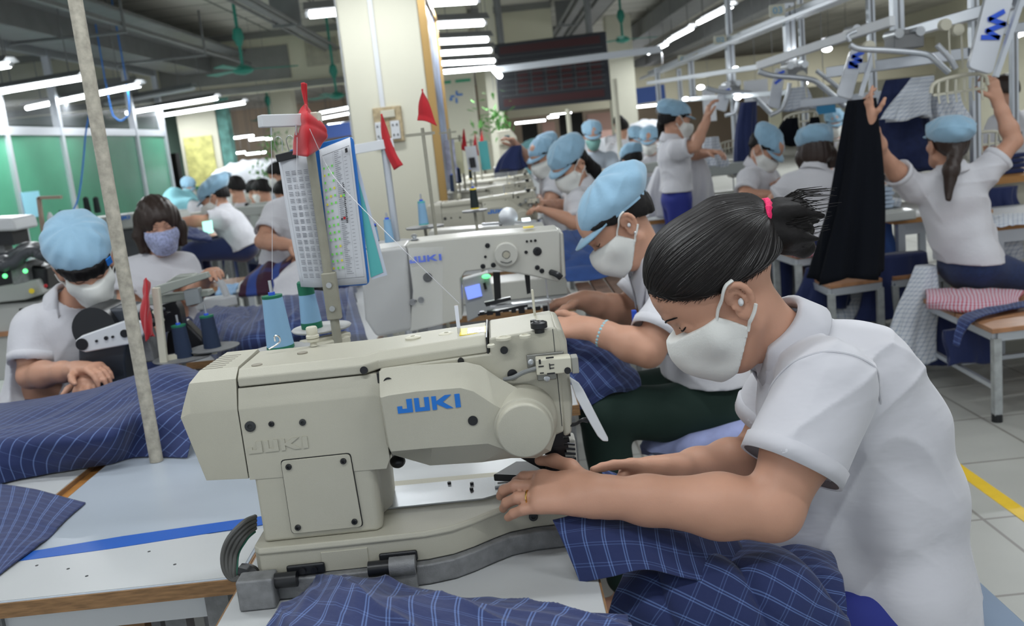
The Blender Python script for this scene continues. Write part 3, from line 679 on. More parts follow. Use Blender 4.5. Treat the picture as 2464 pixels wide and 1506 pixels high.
    loft(o, [a, b, c, d]); cov = o.build('belt_cover', M_cream, t, bevel=.004, segs=3)
    cx = PY(1262, 1036, 1.375)
    MB().lathe((cx[0], 1.45, cx[2]), (0, -1, 0), [(.054, 0), (.052, .03), (.046, .05), (.0455, .056), (.0425, .058), (.042, .076), (.040, .079), (.0385, .0795)], n=48).build('pulley_cap', M_cream, cov, smooth=True)
    MB().b2(-.2165, -.2115, 1.43, 1.60, .955, 1.085).b2(-.2115, -.208, 1.44, 1.50, .955, 1.085).build('cover_shadow_gap', M_black, t)
    x0 = PY(958, 995, 1.396); x1 = PY(1110, 980, 1.396); juki(x0, V(1, 0, 0), V(0, 0, 1), .021, x1[0]-x0[0]+.0015, M_logo, cov, 'logo')
    for px, py, r in ((932, 925, .0085), (1138, 1010, .0085)):
        q = PY(px, py, 1.4); yy = 1.396 if py > 960 else 1.414; MB().cyl((q[0], yy+.004, q[2]), (q[0], yy-.0012, q[2]), .0075, n=20).build('recessed_hole', M_black, cov)
    # right part details
    for px, py, r in ((1213, 842, .006), (1109, 868, .005), (1233, 900, .008), (1283, 942, .004)):
        q = PY(px, py, 1.448); MB().cyl((q[0], 1.452, q[2]), (q[0], 1.4455, q[2]), r, n=18).build('hole_plug', M_black, t)
    for px, py, r in ((1211, 809, .012), (1263, 804, .009), (1181, 827, .006)):
        q = PZ(px, py, 1.122); MB().lathe((q[0], q[1], 1.117), (0, 0, 1), [(r, 0), (r, .0035), (r*.6, .005), (r*.5, .003)], n=18).build('top_cap', M_plast, t, smooth=True)
    q = PZ(1297, 785, 1.128); MB().lathe((q[0], q[1], 1.118), (0, 0, 1), [(.008, 0), (.008, .006), (.013, .008), (.013, .016), (.009, .018), (.004, .014)], n=20).build('tension_knob', M_black, t, smooth=True)
    q = PZ(1283, 770, 1.13); MB().cyl((q[0], q[1]-.0, 1.117), (q[0], q[1], 1.13), .005, n=12).build('small_knob', M_black, t)
    a = PY(1288, 770, 1.58); MB().bar((a[0], 1.58, 1.118), (a[0], 1.585, 1.165), .004, .022, up=(0, 1, 0)).build('lever', M_plast, t, bevel=.002)
    # detector box on the head
    a = PY(1270, 862, 1.44); MB().box((a[0]+.027, 1.4435, a[2]-.006), (.058, .005, .022)).build('bracket', mat('dull zinc bracket', (.25, .25, .23), .45, .6), t, bevel=.002)
    a = PY(1316, 905, 1.44); MB().box((a[0], 1.4435, a[2]+.002), (.03, .005, .018)).build('bracket_lower', MATS['dull zinc bracket'], t, bevel=.002)
    for px, py in ((1278, 872), (1316, 911)):
        a = PY(px, py, 1.44); screw(a[0], a[2], 1.441, .005, t, M_steel, 'bracket_screw')
    A, B = PY(1290, 882, 1.42), PY(1374, 875, 1.42); bx = MB().bar((A[0], 1.425, A[2]), (B[0], 1.425, B[2]), .028, .024).build('sensor_box', M_plast, t, bevel=.002)
    for px, py, w, h in ((1299, 871, .003, .007), (1302, 882, .008, .0016), (1304, 898, .006, .0016), (1323, 861, .012, .0022), (1326, 899, .012, .0022), (1323, 882, .0014, .009), (1328, 878, .007, .0012), (1328, 886, .007, .0012)):
        a = PY(px, py, 1.409); MB().box((a[0], 1.4105, a[2]), (w, .0015, h)).build('box_mark', M_black, bx)
    a = PY(1366, 892, 1.409); disc(MB(), a[0], a[2], 1.411, .0052).build('box_screw', M_black, bx)
    a = PY(1384, 877, 1.42); MB().b2(a[0]-.006, a[0]+.005, 1.414, 1.438, a[2]-.013, a[2]+.013).build('connector', mat('grey plug', (.30, .30, .27), .5), bx, bevel=.002)
    MB().tube(smooth_path([PY(1212, 913, 1.44), PY(1235, 908, 1.435), PY(1262, 895, 1.43), PY(1292, 886, 1.43)]), .0035).build('cable', mat('grey sensor cable', (.20, .21, .21), .5), t, smooth=True)
    # eye guard
    g = MB().m(0); G = [(1369, 907), (1392, 922), (1404, 940), (1463, 1055), (1464, 1063), (1450, 1062), (1438, 1050), (1420, 1020), (1385, 955)]
    g.prism(xz(G, 1.44), (.001, .010, -.001)); g.build('eye_guard', M_white, t, bevel=.002)
    MB().tube(smooth_path([PY(1364, 1022, 1.46), PY(1385, 1020, 1.455), PY(1402, 1010, 1.45), PY(1418, 1012, 1.445)]), .008, flat=.35).build('guard_bracket', M_black, t, smooth=True)
    # needle bar, presser and work clamp
    MB().b2(.035, .045, 1.505, 1.515, .86, .95).build('needle_bar', M_steel, t)
    z = MB(); z.prism([(-.06, 1.53, .856), (.01, 1.50, .856), (.07, 1.50, .856), (.07, 1.56, .856), (-.02, 1.585, .856)], (0, 0, .012)); z.build('work_clamp_plate', M_black, t, bevel=.002)
    MB().bar((-.06, 1.56, .93), (.03, 1.54, .872), .03, .012).build('clamp_arm', M_black, t, bevel=.002)
    q = MB()
    for i in range(7): q.box((.045+.004*i, 1.505+.006*(i % 3), .885+.009*i % .05), (.03-.002*i, .012, .007)).cyl((.05+.003*i, 1.50, .87+.008*i), (.08, 1.498, .868+.008*i), .0022, n=8)
    q.b2(.03, .062, 1.50, 1.53, .862, .945); q.build('presser_mechanism', M_blackm, t)
    q = PY(957, 1110, 1.5); MB().sph((q[0], 1.5, q[2]), (.013, .013, .011)).build('knob', M_black, t, smooth=True)
    q = PY(1375, 1105, 1.56); MB().b2(.045, .085, 1.56, 1.60, .83, .905).build('pedestal', M_cream2, t, bevel=.004)
    # screws on the body, embossed name, access plate
    for px, py, r, m_ in ((602, 1026, .0085, M_rubber), (728, 1016, .0052, M_rubber), (653, 1020, .0045, M_black)):
        q = PY(px, py, 1.419); screw(q[0], q[2], 1.4197, r, t, m_, 'body_plug')
    q = PY(653, 1020, 1.419); MB().lathe((q[0], 1.421, q[2]), (0, -1, 0), [(.0075, 0), (.0075, .0008), (.0068, .0008), (.0066, .0002)], n=20).build('plug_ring', M_creamd, t)
    q0 = PY(598, 1092, 1.419); juki((q0[0], 1.4196, q0[2]), V(1, 0, 0), V(0, 0, 1), .0185, .095, M_cream, t, 'embossed_lettering', off=.0014)
    pl = roundpoly([(-.379, .846), (-.268, .846), (-.272, .966), (-.379, .966)], .06, 3)
    pl = [(x+(.966-z)*.0, 1.4195, z) for x, z in pl]
    MB().prism([(x*1.0+np.sign(x+.324)*.0012, 1.4203, z+np.sign(z-.906)*.0012) for x, _, z in pl], (0, -.0006, 0)).build('plate_shadow_seam', M_black, t)
    plo = MB().prism(pl, (0, -.003, 0)).build('access_plate', M_cream, t, bevel=.0008)
    for x, z in ((-.368, .956), (-.283, .956), (-.368, .856), (-.279, .856)): screw(x, z, 1.4165, .0048, plo, M_black, 'plate_screw', .0035)
    q = PY(876, 893, 1.43); MB().cyl((q[0], 1.434, q[2]), (q[0], 1.428, q[2]+.002), .006, n=14).build('cover_screw', M_blackm, tco)
    # hinges at the near side
    for i, (x, w) in enumerate(((-.43, .05), (-.285, .045))):
        MB().b2(x+.04, x+.10, 1.392, 1.399, .786+.004*i, .804+.004*i).build('hinge_leaf', M_black, t, bevel=.006)
        for k in (0, 1): MB().cyl((x+.066+.018*k, 1.3925, .795+.004*i), (x+.066+.018*k, 1.387, .795+.004*i), .005, n=14).build('hinge_bolt', M_blackm, t)
        MB().cyl((x+.024, 1.382, .787+.003*i), (x+.058, 1.382, .787+.003*i), .012, n=18).build('hinge_knuckle', M_black, t, smooth=True)
    MB().b2(-.462, -.405, 1.362, 1.40, .7505, .80).build('hinge_block', M_grey, t, bevel=.004)
    MB().cyl((-.228, 1.382, .79), (-.188, 1.382, .79), .015, n=20).build('hinge_pin_boss', M_grey, t, smooth=True)
    MB().b2(-.228, -.188, 1.375, 1.40, .7505, .79).build('hinge_block', M_grey, t, bevel=.003)
    # cable loom at the rear
    for k in range(5):
        o_ = .004*k
        sg = [0, 9, 20, 30, 38][k]; path = [PY(614, 1243+k*9, 1.48), PY(588+k*3, 1255+k*9, 1.45+o_), PY(552+sg, 1292+k*3, 1.44+o_), PY(536+sg, 1332, 1.44+o_), PY(540+sg*.8, 1372, 1.44), PY(560+k*3, 1394-k*2, 1.44), PY(592, 1386, 1.43)]
        MB().tube(smooth_path(path), .0040 if k < 4 else .0018).build('cable', M_wire if k < 4 else mat('thin green wire', (.03, .15, .10), .5), t, smooth=True)
    MB().tube(smooth_path([PY(585, 1372, 1.42), PY(605, 1378, 1.41), PY(622, 1398, 1.41)]), .012).build('rubber_boot', M_black, t, smooth=True)
    # thread guides on top
    a = PZ(757, 822, 1.115); MB().lathe((a[0], a[1]-.01, 1.11), (0, 0, 1), [(.007, 0), (.005, .006), (.010, .008), (.010, .012), (.008, .013), (.011, .014), (.011, .018), (.009, .02), (.0095, .022), (.0095, .031), (.008, .033)], n=18).build('thread_tension', [M_plast], t, smooth=True)
    a = PZ(665, 838, 1.115); MB().tube(smooth_path([a+V(-.01, -.01, .002), a+V(.0, -.005, .006), a+V(.008, 0, .012), a+V(.006, .0, .02), a+V(.0, 0, .02), a+V(.0, 0, .012)]), .0016, n=6).build('thread_loop', M_chrome, t, smooth=True)
    a = PZ(1105, 800, 1.118); MB().b2(a[0]-.003, a[0]+.003, a[1]-.0015, a[1]+.0015, 1.112, 1.163).build('thread_post', M_chrome, t)
    return t
m1 = machine_one('large cream industrial sewing machine in the foreground, rounded cap and blue lettering on its arm', 'row of cream sewing machines')
for i, (dx, dy, lb) in enumerate(((.115, 3.70, 'cream machine with faint blue lettering beyond the second woman'), (.15, 4.85, 'cream machine whose top shows just behind the lettered third-row machine'), (.17, 5.95, 'cream machine seen as a thin strip, second strip from the far end of the row'), (.19, 7.1, 'farthest cream machine strip of the middle row, by the red flags'))):
    c = copy_tree(m1); c.location.x += dx; c.location.y += dy; c['label'] = lb

# machine of the second place: white arm with a big round dial
def machine_two():
    Y0 = 2.66
    t = thing('sewing_machine', 'second machine of the row, white with a round dial and plastic film at left', 'sewing machine', (-.1, Y0+.1, .75), 'row of cream sewing machines')
    Pq = lambda px, py, Y=Y0: PY(px, py, Y)
    W2 = M_cream2
    sil = [(980, 603), (975, 590), (985, 584), (1150, 567), (1250, 560), (1342, 552), (1348, 560), (1350, 672), (1345, 680), (1280, 665), (1180, 648), (1120, 655), (1108, 672), (1112, 770), (985, 800), (993, 700)]
    o = MB(); q = xz(sil, Y0); loft(o, [[p+V(0, .004, 0) for p in q], [p+V(0, .15, 0) for p in q]]); body = o.build('arm', W2, t, bevel=.008, segs=3)
    MB().prism(xz([(1343, 553), (1356, 560), (1362, 668), (1350, 674)], Y0+.01), (0, .12, 0)).build('face_plate', W2, t, bevel=.006)
    q = xz([(868, 640), (880, 603), (978, 590), (985, 700), (992, 795), (905, 812), (878, 770), (872, 700)], Y0+.0); o = MB(); loft(o, [q, [p+V(0, .16, 0) for p in q]]); o.build('motor_cover', mat('pale grey cover', (.36, .36, .345), .35), t, bevel=.012, segs=3)
    a, b = Pq(935, 815), Pq(1345, 765); zt = .835
    MB().b2(a[0], Pq(1345, 765)[0], Y0-.02, Y0+.2, .751, zt).build('bed', W2, t, bevel=.008)
    MB().b2(Pq(1110, 765)[0], Pq(1345, 765)[0], Y0, Y0+.12, zt, zt+.004).build('plate', M_steel, t)
    juki(Pq(986, 634), V(1, 0, 0), V(0, 0, 1), .018, .092, M_logo2, body, 'logo')
    c = Pq(1218, 612); MB().lathe((c[0], Y0+.005, c[2]), (0, -1, 0), [(.034, 0), (.034, .012), (.031, .016), (.012, .016), (.011, .012)], n=36).build('dial', W2, t, smooth=True)
    disc(MB(), c[0], c[2], Y0-.011, .0085, .002).build('dial_hub', M_creamd, t)
    MB().tube(smooth_path([c+V(-.018, -.014, -.016), c+V(0, -.014, -.022), c+V(.014, -.014, -.018)]), .0028, flat=.3).build('dial_mark', M_rubber, t)
    for px, py, r in ((1029, 668, .0135), (1293, 605, .0125), (1173, 591, .007), (1168, 618, .004), (1162, 641, .007), (1187, 638, .007), (1268, 581, .0035), (1278, 580, .0035), (1288, 579, .004), (1266, 607, .005), (1293, 644, .007), (1304, 652, .007), (1000, 725, .004)):
        q = Pq(px, py); screw(q[0], q[2], Y0+.004, r, body, M_black, 'plug', .003)
    for px, py in ((993, 727), (1013, 722)):
        q = Pq(px, py); MB().lathe((q[0], Y0+.004, q[2]), (0, -1, 0), [(.009, 0), (.009, .003), (.006, .003), (.006, .0005)], n=16).build('bolt_ring', M_grey, body)
    q = PZ(1270, 552, 1.17); MB().box((Pq(1273, 551)[0], Y0+.06, Pq(1273, 556)[2]+.006), (.03, .04, .003)).build('sticker', M_yel, t)
    q = Pq(995, 588); MB().lathe(q+V(0, .05, -.01), (0, 0, 1), [(.008, 0), (.006, .015), (.014, .018), (.005, .022), (.01, .03), (.004, .034)], n=14).build('thread_tension', M_steel, t, smooth=True)
    # clamp arms, presser, needle
    MB().prism(xz([(1186, 655), (1203, 655), (1206, 718), (1190, 722)], Y0+.05), (0, .012, 0)).prism(xz([(1165, 728), (1228, 715), (1230, 722), (1170, 738)], Y0+.05), (0, .02, 0)).build('clamp_arm', M_black, t)
    MB().prism(xz([(1262, 660), (1275, 660), (1277, 705), (1268, 708)], Y0+.06), (0, .01, 0)).build('presser_bar', M_black, t)
    MB().bar(Pq(1180, 738, Y0+.03), Pq(1325, 722, Y0+.03), .03, .006).build('clamp_foot', M_steel, t)
    o = MB()
    for k in range(9): a = Pq(1160+k*19, 752-k*1.9+(k % 3)*2, Y0+.02); o.box(a, (.014+.004*(k % 2), .02, .007+.004*(k % 3)))
    o.bar(Pq(1150, 757, Y0+.02), Pq(1270, 735, Y0+.02), .012, .006); o.build('clamp_mechanism', M_blackm, t)
    MB().b2(*[Pq(1316, 700)[0], Pq(1320, 700)[0]], Y0+.05, Y0+.06, .85, 1.03).build('needle_bar', M_steel, t)
    MB().tube(smooth_path([Pq(1326, 655, Y0), Pq(1340, 660, Y0-.02), Pq(1350, 668, Y0-.02)]), .009).build('lever', M_black, t, smooth=True)
    return t
m2 = machine_two()
# loose clear film pulled over the motor end
v = []; uv = []; nx, ny = 26, 20
for j in range(ny+1):
    for i in range(nx+1):
        u, w = i/nx, j/ny; p = PY(850+215*u-25*w*(1-u), 600-6*u+230*w, 2.60-.03*math.sin(3*u+2*w)-.012*math.sin(9*u+5*w)); v.append(p)
f = [(j*(nx+1)+i, j*(nx+1)+i+1, (j+1)*(nx+1)+i+1, (j+1)*(nx+1)+i) for j in range(ny) for i in range(nx)]
o = put('plastic_cover', v, f, M_film, smooth=True); sm = o.modifiers.new('t', 'SOLIDIFY'); sm.thickness = .001
tag(o, 'crumpled clear plastic film hanging over the left end of the second machine', 'plastic film')
# operating panel behind machine two
t = thing('operating_console', 'grey operating panel with a lit blue screen and green lamp behind the second machine', 'control panel', PY(1150, 720, 2.95)*V(1, 1, 0)+V(0, 0, .75))
MB().prism(xz([(1112, 672), (1175, 655), (1192, 742), (1125, 775)], 2.98), (0, .05, 0)).build('housing', mat('pale grey panel plastic', (.42, .44, .45), .4), t, bevel=.004)
MB().prism(xz([(1118, 692), (1154, 683), (1160, 712), (1126, 721)], 2.976), (0, .004, 0)).build('screen', M_screen, t)
MB().prism(xz([(1162, 682), (1168, 680), (1172, 695), (1166, 697)], 2.976), (0, .004, 0)).build('switch', M_black, t)
MB().sph(PY(1170, 665, 2.97), (.014, .008, .007)).build('lamp', M_led, t, smooth=True)
a = PY(1160, 775, 2.99); MB().b2(a[0]-.05, a[0]+.05, 2.98, 3.04, .751, .80).build('foot', M_grey, t)
# the cream machine whose long top shows between the second and the lettered one
t = thing('sewing_machine', 'cream machine mostly hidden behind the second one, only its long top and steel pulley showing', 'sewing machine', (0, 4, .75), 'row of cream sewing machines')
q = xz([(1030, 563), (1034, 556), (1170, 547), (1310, 540), (1312, 600), (1240, 600), (1110, 590), (1105, 680), (1040, 680)], 3.95); loft(MB(), [q, [p+V(0, .14, 0) for p in q]])
o = MB(); loft(o, [q, [p+V(0, .14, 0) for p in q]]); o.build('arm', M_cream2, t, bevel=.008)
MB().b2(-.32, .24, 3.93, 4.15, .751, .83).build('bed', M_cream2, t, bevel=.006)
a = PY(1222, 522, 4.0); MB().lathe(a, (.25, -1, .1), [(.02, -.02), (.022, -.01), (.04, 0), (.04, .012), (.015, .02)], n=24).build('pulley', M_steel, t, smooth=True)
MB().bar(PY(1160, 540, 4.0), PY(1290, 532, 4.0), .02, .01).build('thread_bar', M_steel, t)
MB().cyl(PY(1205, 548, 4.0), PY(1205, 516, 4.0), .007, n=8).build('thread_post', M_blackm, t)
MB().prism(xz([(1255, 526), (1275, 524), (1277, 531), (1257, 533)], 3.97), (0, .01, 0)).build('lit_window', mat('pale lit diffuser', (.8, .9, .95), .4, emis=2, ecol=(.85, .97, 1)), t)

# ================================================================= tables
def table(name, label, x0, x1, y0, y1, z=.75, top=M_top, legs=True, group=None, th=.028, legw=.04):
    t = thing(name, label, 'table', ((x0+x1)/2, (y0+y1)/2, 0), group)
    MB().b2(x0, x1, y0, y1, z-th, z).build('table_top', top, t, bevel=.002)
    e = MB(); s = .003
    e.b2(x0-s, x0, y0, y1, z-th, z-.002).b2(x1, x1+s, y0, y1, z-th, z-.002).b2(x0-s, x1+s, y0-s, y0, z-th, z-.002).b2(x0-s, x1+s, y1, y1+s, z-th, z-.002)
    e.build('edge_band', M_ply, t)
    if legs:
        for x in (x0+.06, x1-.06):
            for y in (y0+.06, y1-.06): MB().b2(x-legw/2, x+legw/2, y-legw/2, y+legw/2, 0, z-th).build('leg', M_grey, t)
        for ya in (y0+.05, y1-.08): MB().b2(x0+.06, x1-.06, ya, ya+.03, z-th-.06, z-th).build('apron', M_white, t)
    return t
GT = 'white sewing tables'
table('sewing_table', 'white sewing table carrying the foreground machine', -.488, .088, .95, 2.04, group=GT)
table('sewing_table', 'white sewing table under the second machine, its wood edge beside the green trousers', -.46, .14, 2.30, 3.35, group=GT)
table('sewing_table', 'white sewing table behind the second machine', -.42, .25, 3.7, 4.6, group=GT)
table('sewing_table', 'white sewing table under the lettered machine further back', -.36, .25, 4.85, 5.9, group=GT)
table('sewing_table', 'far white sewing table at the end of the middle row', -.30, .30, 6.1, 9.2, group=GT)
t = table('work_table', 'wide white work table at left with blue tape and plywood edges', -1.005, -.495, 1.492, 2.62, top=M_topb, group=None)
MB().b2(-1.0, -.5, 1.495, 1.695, .75, .7508).build('near_board', M_top, t)
MB().prism([(-1.0, 1.655, .7508), (-.78, 1.672, .7508), (-.5, 1.712, .7508), (-.5, 1.758, .7508), (-.78, 1.728, .7508), (-1.0, 1.69, .7508)], (0, 0, .0008)).build('blue_tape', M_tape, t)
for x, y in ((-.83, 1.60), (-.70, 1.64), (-.63, 1.57), (-.78, 1.56), (-.56, 1.66), (-.9, 1.63)): MB().cyl((x, y, .7508), (x, y, .7512), .003, n=8).build('drill_hole', M_rubber, t)
t = table('work_table', 'second white work table beyond the plywood gap at far left', -2.3, -1.05, 1.75, 2.62, z=.748)
MB().b2(-1.048, -1.006, 1.9, 2.6, .70, .735).build('plywood_filler', mat('orange varnished plywood', (.42, .19, .05), .4, noise=.2, nscale=20), t)
t = table('work_table', 'white ironing table with scorch marks behind the navy pile', -1.20, -.50, 3.35, 5.3, z=.75)
MB().prism([(-1.12, 4.05, .7508), (-1.05, 4.0, .7508), (-.98, 4.15, .7508), (-1.0, 4.35, .7508), (-1.07, 4.25, .7508)], (0, 0, .0006)).build('scorch_mark', mat('scorched laminate', (.55, .40, .20), .6, noise=.4, nscale=15), t)
t = table('work_table', 'white table under the black-armed machine at left', -1.72, -.75, 2.66, 2.95, z=.75)
# things below the left table
t = thing('table_underframe', 'wooden crossbar and pedal frame under the left table', 'frame', (-.7, 1.9, 0))
MB().b2(-.93, -.52, 1.6, 1.64, .66, .70).build('cross_rail', M_white, t)
MB().box((-.80, 1.75, .52), (.05, .03, .4)).build('wood_post', M_ply, t)
MB().b2(-.72, -.68, 1.7, 1.74, 0, .7).build('steel_post', M_grey, t)
tag(MB().lathe((-.62, 2.3, 0), (0, 0, 1), [(.13, 0), (.16, .3), (.165, .3), (.165, .31), (.15, .31)], n=24).build('bucket', M_red, smooth=True), 'dark red bucket on the floor under the left table', 'bucket')
# pole at left
t = thing('pole', 'pale scuffed round pole rising through the left work table', 'pole', (-.878, 2.19, .75))
MB().cyl((-.878, 2.19, .751), (-.872, 2.19, 3.6), .0155, n=24).build('tube', M_pole, t, smooth=True)
# ================================================================= people
def hand_pts(w, d, n, thumb, size=1.0, curl=(.5, .5, .4), spread=1.0, tcurl=.3, fc=None, toff=0.):
    "wrist, finger direction, back-of-hand normal, thumb side sign -> palm and finger chains"
    d = nrm(d); n = nrm(V(*n)-d*(V(*n)@d)); t = np.cross(d, n)*thumb; s = size
    palm = [(w, w+d*.085*s, t, n)]; F = []
    L = [(.074, .026), (.082, .009), (.076, -.009), (.060, -.026)]
    for i, (l, o) in enumerate(L):
        b = w+d*(.088-.004*abs(i-1))*s+t*o*s; dd = nrm(d+t*(o*3.0*spread)); ch = [w+d*.035*s+t*o*.6*s, b]; a = 0
        c = curl if fc is None else fc[i]
        for j, fr in enumerate((.46, .30, .24)):
            a += c[j]; v = dd*math.cos(a)-n*math.sin(a); ch.append(ch[-1]+v*l*fr*s)
        F.append(ch)
    tb = w+d*.022*s+t*.022*s; v = nrm(d*.65+t*(.75+toff)-n*.25); T = [tb, tb+v*.040*s]
    v = nrm(v*math.cos(tcurl)+(d*.9-t*.25)*math.sin(tcurl)-n*.1); T.append(T[-1]+v*.032*s); v = nrm(v*math.cos(tcurl)+(d*.8-t*.5)*math.sin(tcurl)-n*.15); T.append(T[-1]+v*.025*s)
    return palm, F, T
def add_hand(S, w, d, n, thumb, size=1.0, k=.006, **kw):
    palm, F, T = hand_pts(w, d, n, thumb, size, **kw); s = size; n_ = nrm(n); t = palm[0][2]; dd = nrm(d)
    for o, r0, r1 in ((.022, .014, .0125), (.006, .0155, .0135), (-.010, .0155, .013), (-.024, .0135, .0115)):
        S.cap(w+dd*.012*s+t*o*.65*s, w+dd*.086*s+t*o*s, r0*s, r1*s, k=.014)
    S.cap(w-dd*.01, w+dd*.03*s, .022*s, .019*s, k=.02, n=t, st=1.25)
    S.cap(w+dd*.02*s+t*.02*s, w+dd*.05*s+t*.022*s, .014*s, .012*s, k=.015)
    rr = [(.0098, .0092, .0086, .0078, .0066), (.010, .0094, .0088, .008, .0068), (.0096, .009, .0084, .0076, .0064), (.0088, .0082, .0076, .007, .006)]
    for ch, r in zip(F, rr):
        S.path(ch, [x*s*1.04 for x in r], k=.0035)
    S.path(T, [.0135*s, .011*s, .0098*s, .0078*s], k=.008)
    return F, T

class Head:
    def __init__(s, c, f, u, size=1.0):
        s.c = V(*c); s.F = nrm(f); s.U = nrm(V(*u)-s.F*(V(*u)@s.F)); s.S = np.cross(s.U, s.F); s.k = size   # S = the person's left
    def p(s, f, sd, u): return s.c+(s.F*f+s.S*sd+s.U*u)*s.k
    def ell(s, S, c, r, k=.01, op='add', pitch=0):
        F, U = s.F, s.U
        if pitch: F, U = F*math.cos(pitch)+U*math.sin(pitch), U*math.cos(pitch)-F*math.sin(pitch)
        S.ell(s.p(*c), [x*s.k for x in r], F, s.S, U, k, op)
    def shape(s, S, g=0.0, detail=True, k=1.0):
        S_ = S; z = s.k
        s.ell(S, (-.022, 0, .045), (.092+g, .072+g, .082+g), .02)
        s.ell(S, (.030, 0, .018), (.062+g, .060+g, .078+g), .03)
        s.ell(S, (.018, 0, .056), (.078+g, .060+g, .068+g), .02)
        s.ell(S, (.038, 0, -.050), (.050+g, .050+g, .056+g), .03)
        S.cap(s.p(.052, .014, -.088), s.p(.052, -.014, -.088), (.022+g)*z, k=.03)
        for sd in (1, -1):
            S.cap(s.p(-.002, .052*sd, -.05), s.p(.045, .026*sd, -.088), (.017+g)*z, (.015+g)*z, k=.03)
            S.cap(s.p(.070, .036*sd, -.018), s.p(.055, .050*sd, -.018), (.016+g)*z, (.014+g)*z, k=.02)
        if detail:
            S.path([s.p(.088, 0, .012), s.p(.100, 0, -.014), s.p(.107, 0, -.026)], [(.0075+g)*z, (.009+g)*z, (.0105+g)*z], k=.012)
            for sd in (1, -1): S.cap(s.p(.098, .010*sd, -.029), s.p(.094, .012*sd, -.029), (.0075+g)*z, k=.008)
            S.cap(s.p(.086, .018, .034), s.p(.086, -.018, .034), (.009+g)*z, k=.014)
    def face(s, S):
        z = s.k
        for sd in (1, -1):
            S.ell(s.p(.098, .031*sd, .012), [.014*z, .016*z, .010*z], s.F, s.S, s.U, .012, 'sub')
            S.ell(s.p(.075, .031*sd, .012), [.0135*z, .0135*z, .0125*z], s.F, s.S, s.U, .004)
        S.cap(s.p(.092, .018, -.061), s.p(.092, -.018, -.061), .0065*z, k=.006); S.cap(s.p(.090, .014, -.072), s.p(.090, -.014, -.072), .0075*z, k=.006)
        for sd in (1, -1): s.ear(S, sd)
    def ear(s, S, sd):
        z = s.k; P = lambda f, d, u: s.p(f, sd*d, u)
        rim = [P(.004, .073, .008), P(.0, .080, .024), P(-.012, .086, .031), P(-.026, .089, .022), P(-.030, .088, .004), P(-.022, .083, -.016), P(-.010, .077, -.028), P(.0, .073, -.026), P(.003, .071, -.014)]
        S.path(smooth_path(rim, 2), [.0052*z]*17, k=.003)
        S.cap(P(-.012, .074, .014), P(-.010, .072, -.010), .013*z, .010*z, k=.006)
        S.cap(P(-.006, .076, -.026), P(-.012, .076, -.022), .0075*z, k=.006)
        S.ell(P(-.011, .084, .0), [.009*z, .008*z, .014*z], s.F, s.S, s.U, .005, 'sub')
        S.path([P(-.016, .080, .016), P(-.020, .082, .002), P(-.014, .079, -.012)], [.0038*z]*3, k=.003)
        S.cap(P(.003, .076, -.003), P(.001, .076, -.009), .0042*z, k=.003)

def bounds(*pts, pad=.14): A = np.array([V(*p) for p in pts]); return A.min(0)-pad, A.max(0)+pad

def neck(S, H, nb, g=0, k=.02):
    z = H.k; S.path([H.p(-.020, 0, -.035), H.p(-.012, 0, -.085)*.5+V(*nb)*.5, nb], [(.050+g)*z, (.046+g)*z, (.054+g)*z], k=k)

def torso(S, J, g=0, st=None, k=.05):
    sa = nrm(J['shL']-J['shR']); sa2 = nrm(J.get('hipax', sa)); w = np.linalg.norm(J['shL']-J['shR'])/2
    ch, wa, pe = J['chest'], J['waist'], J['pelvis']; r = J.get('rad', (.095, .092, .115)); s1 = J.get('st', (1.45, 1.35, 1.35))
    S.cap(ch, wa, r[0]+g, r[1]+g, k=k, n=sa, st=s1[0]); S.cap(wa, pe, r[1]+g, r[2]+g, k=k, n=sa2, st=s1[1])
    S.cap(J['shL']-sa*.012, J['shR']+sa*.012, .050+g, k=.05)
    S.path([J['neck'], ch], [.052+g, r[0]+g], k=.06)

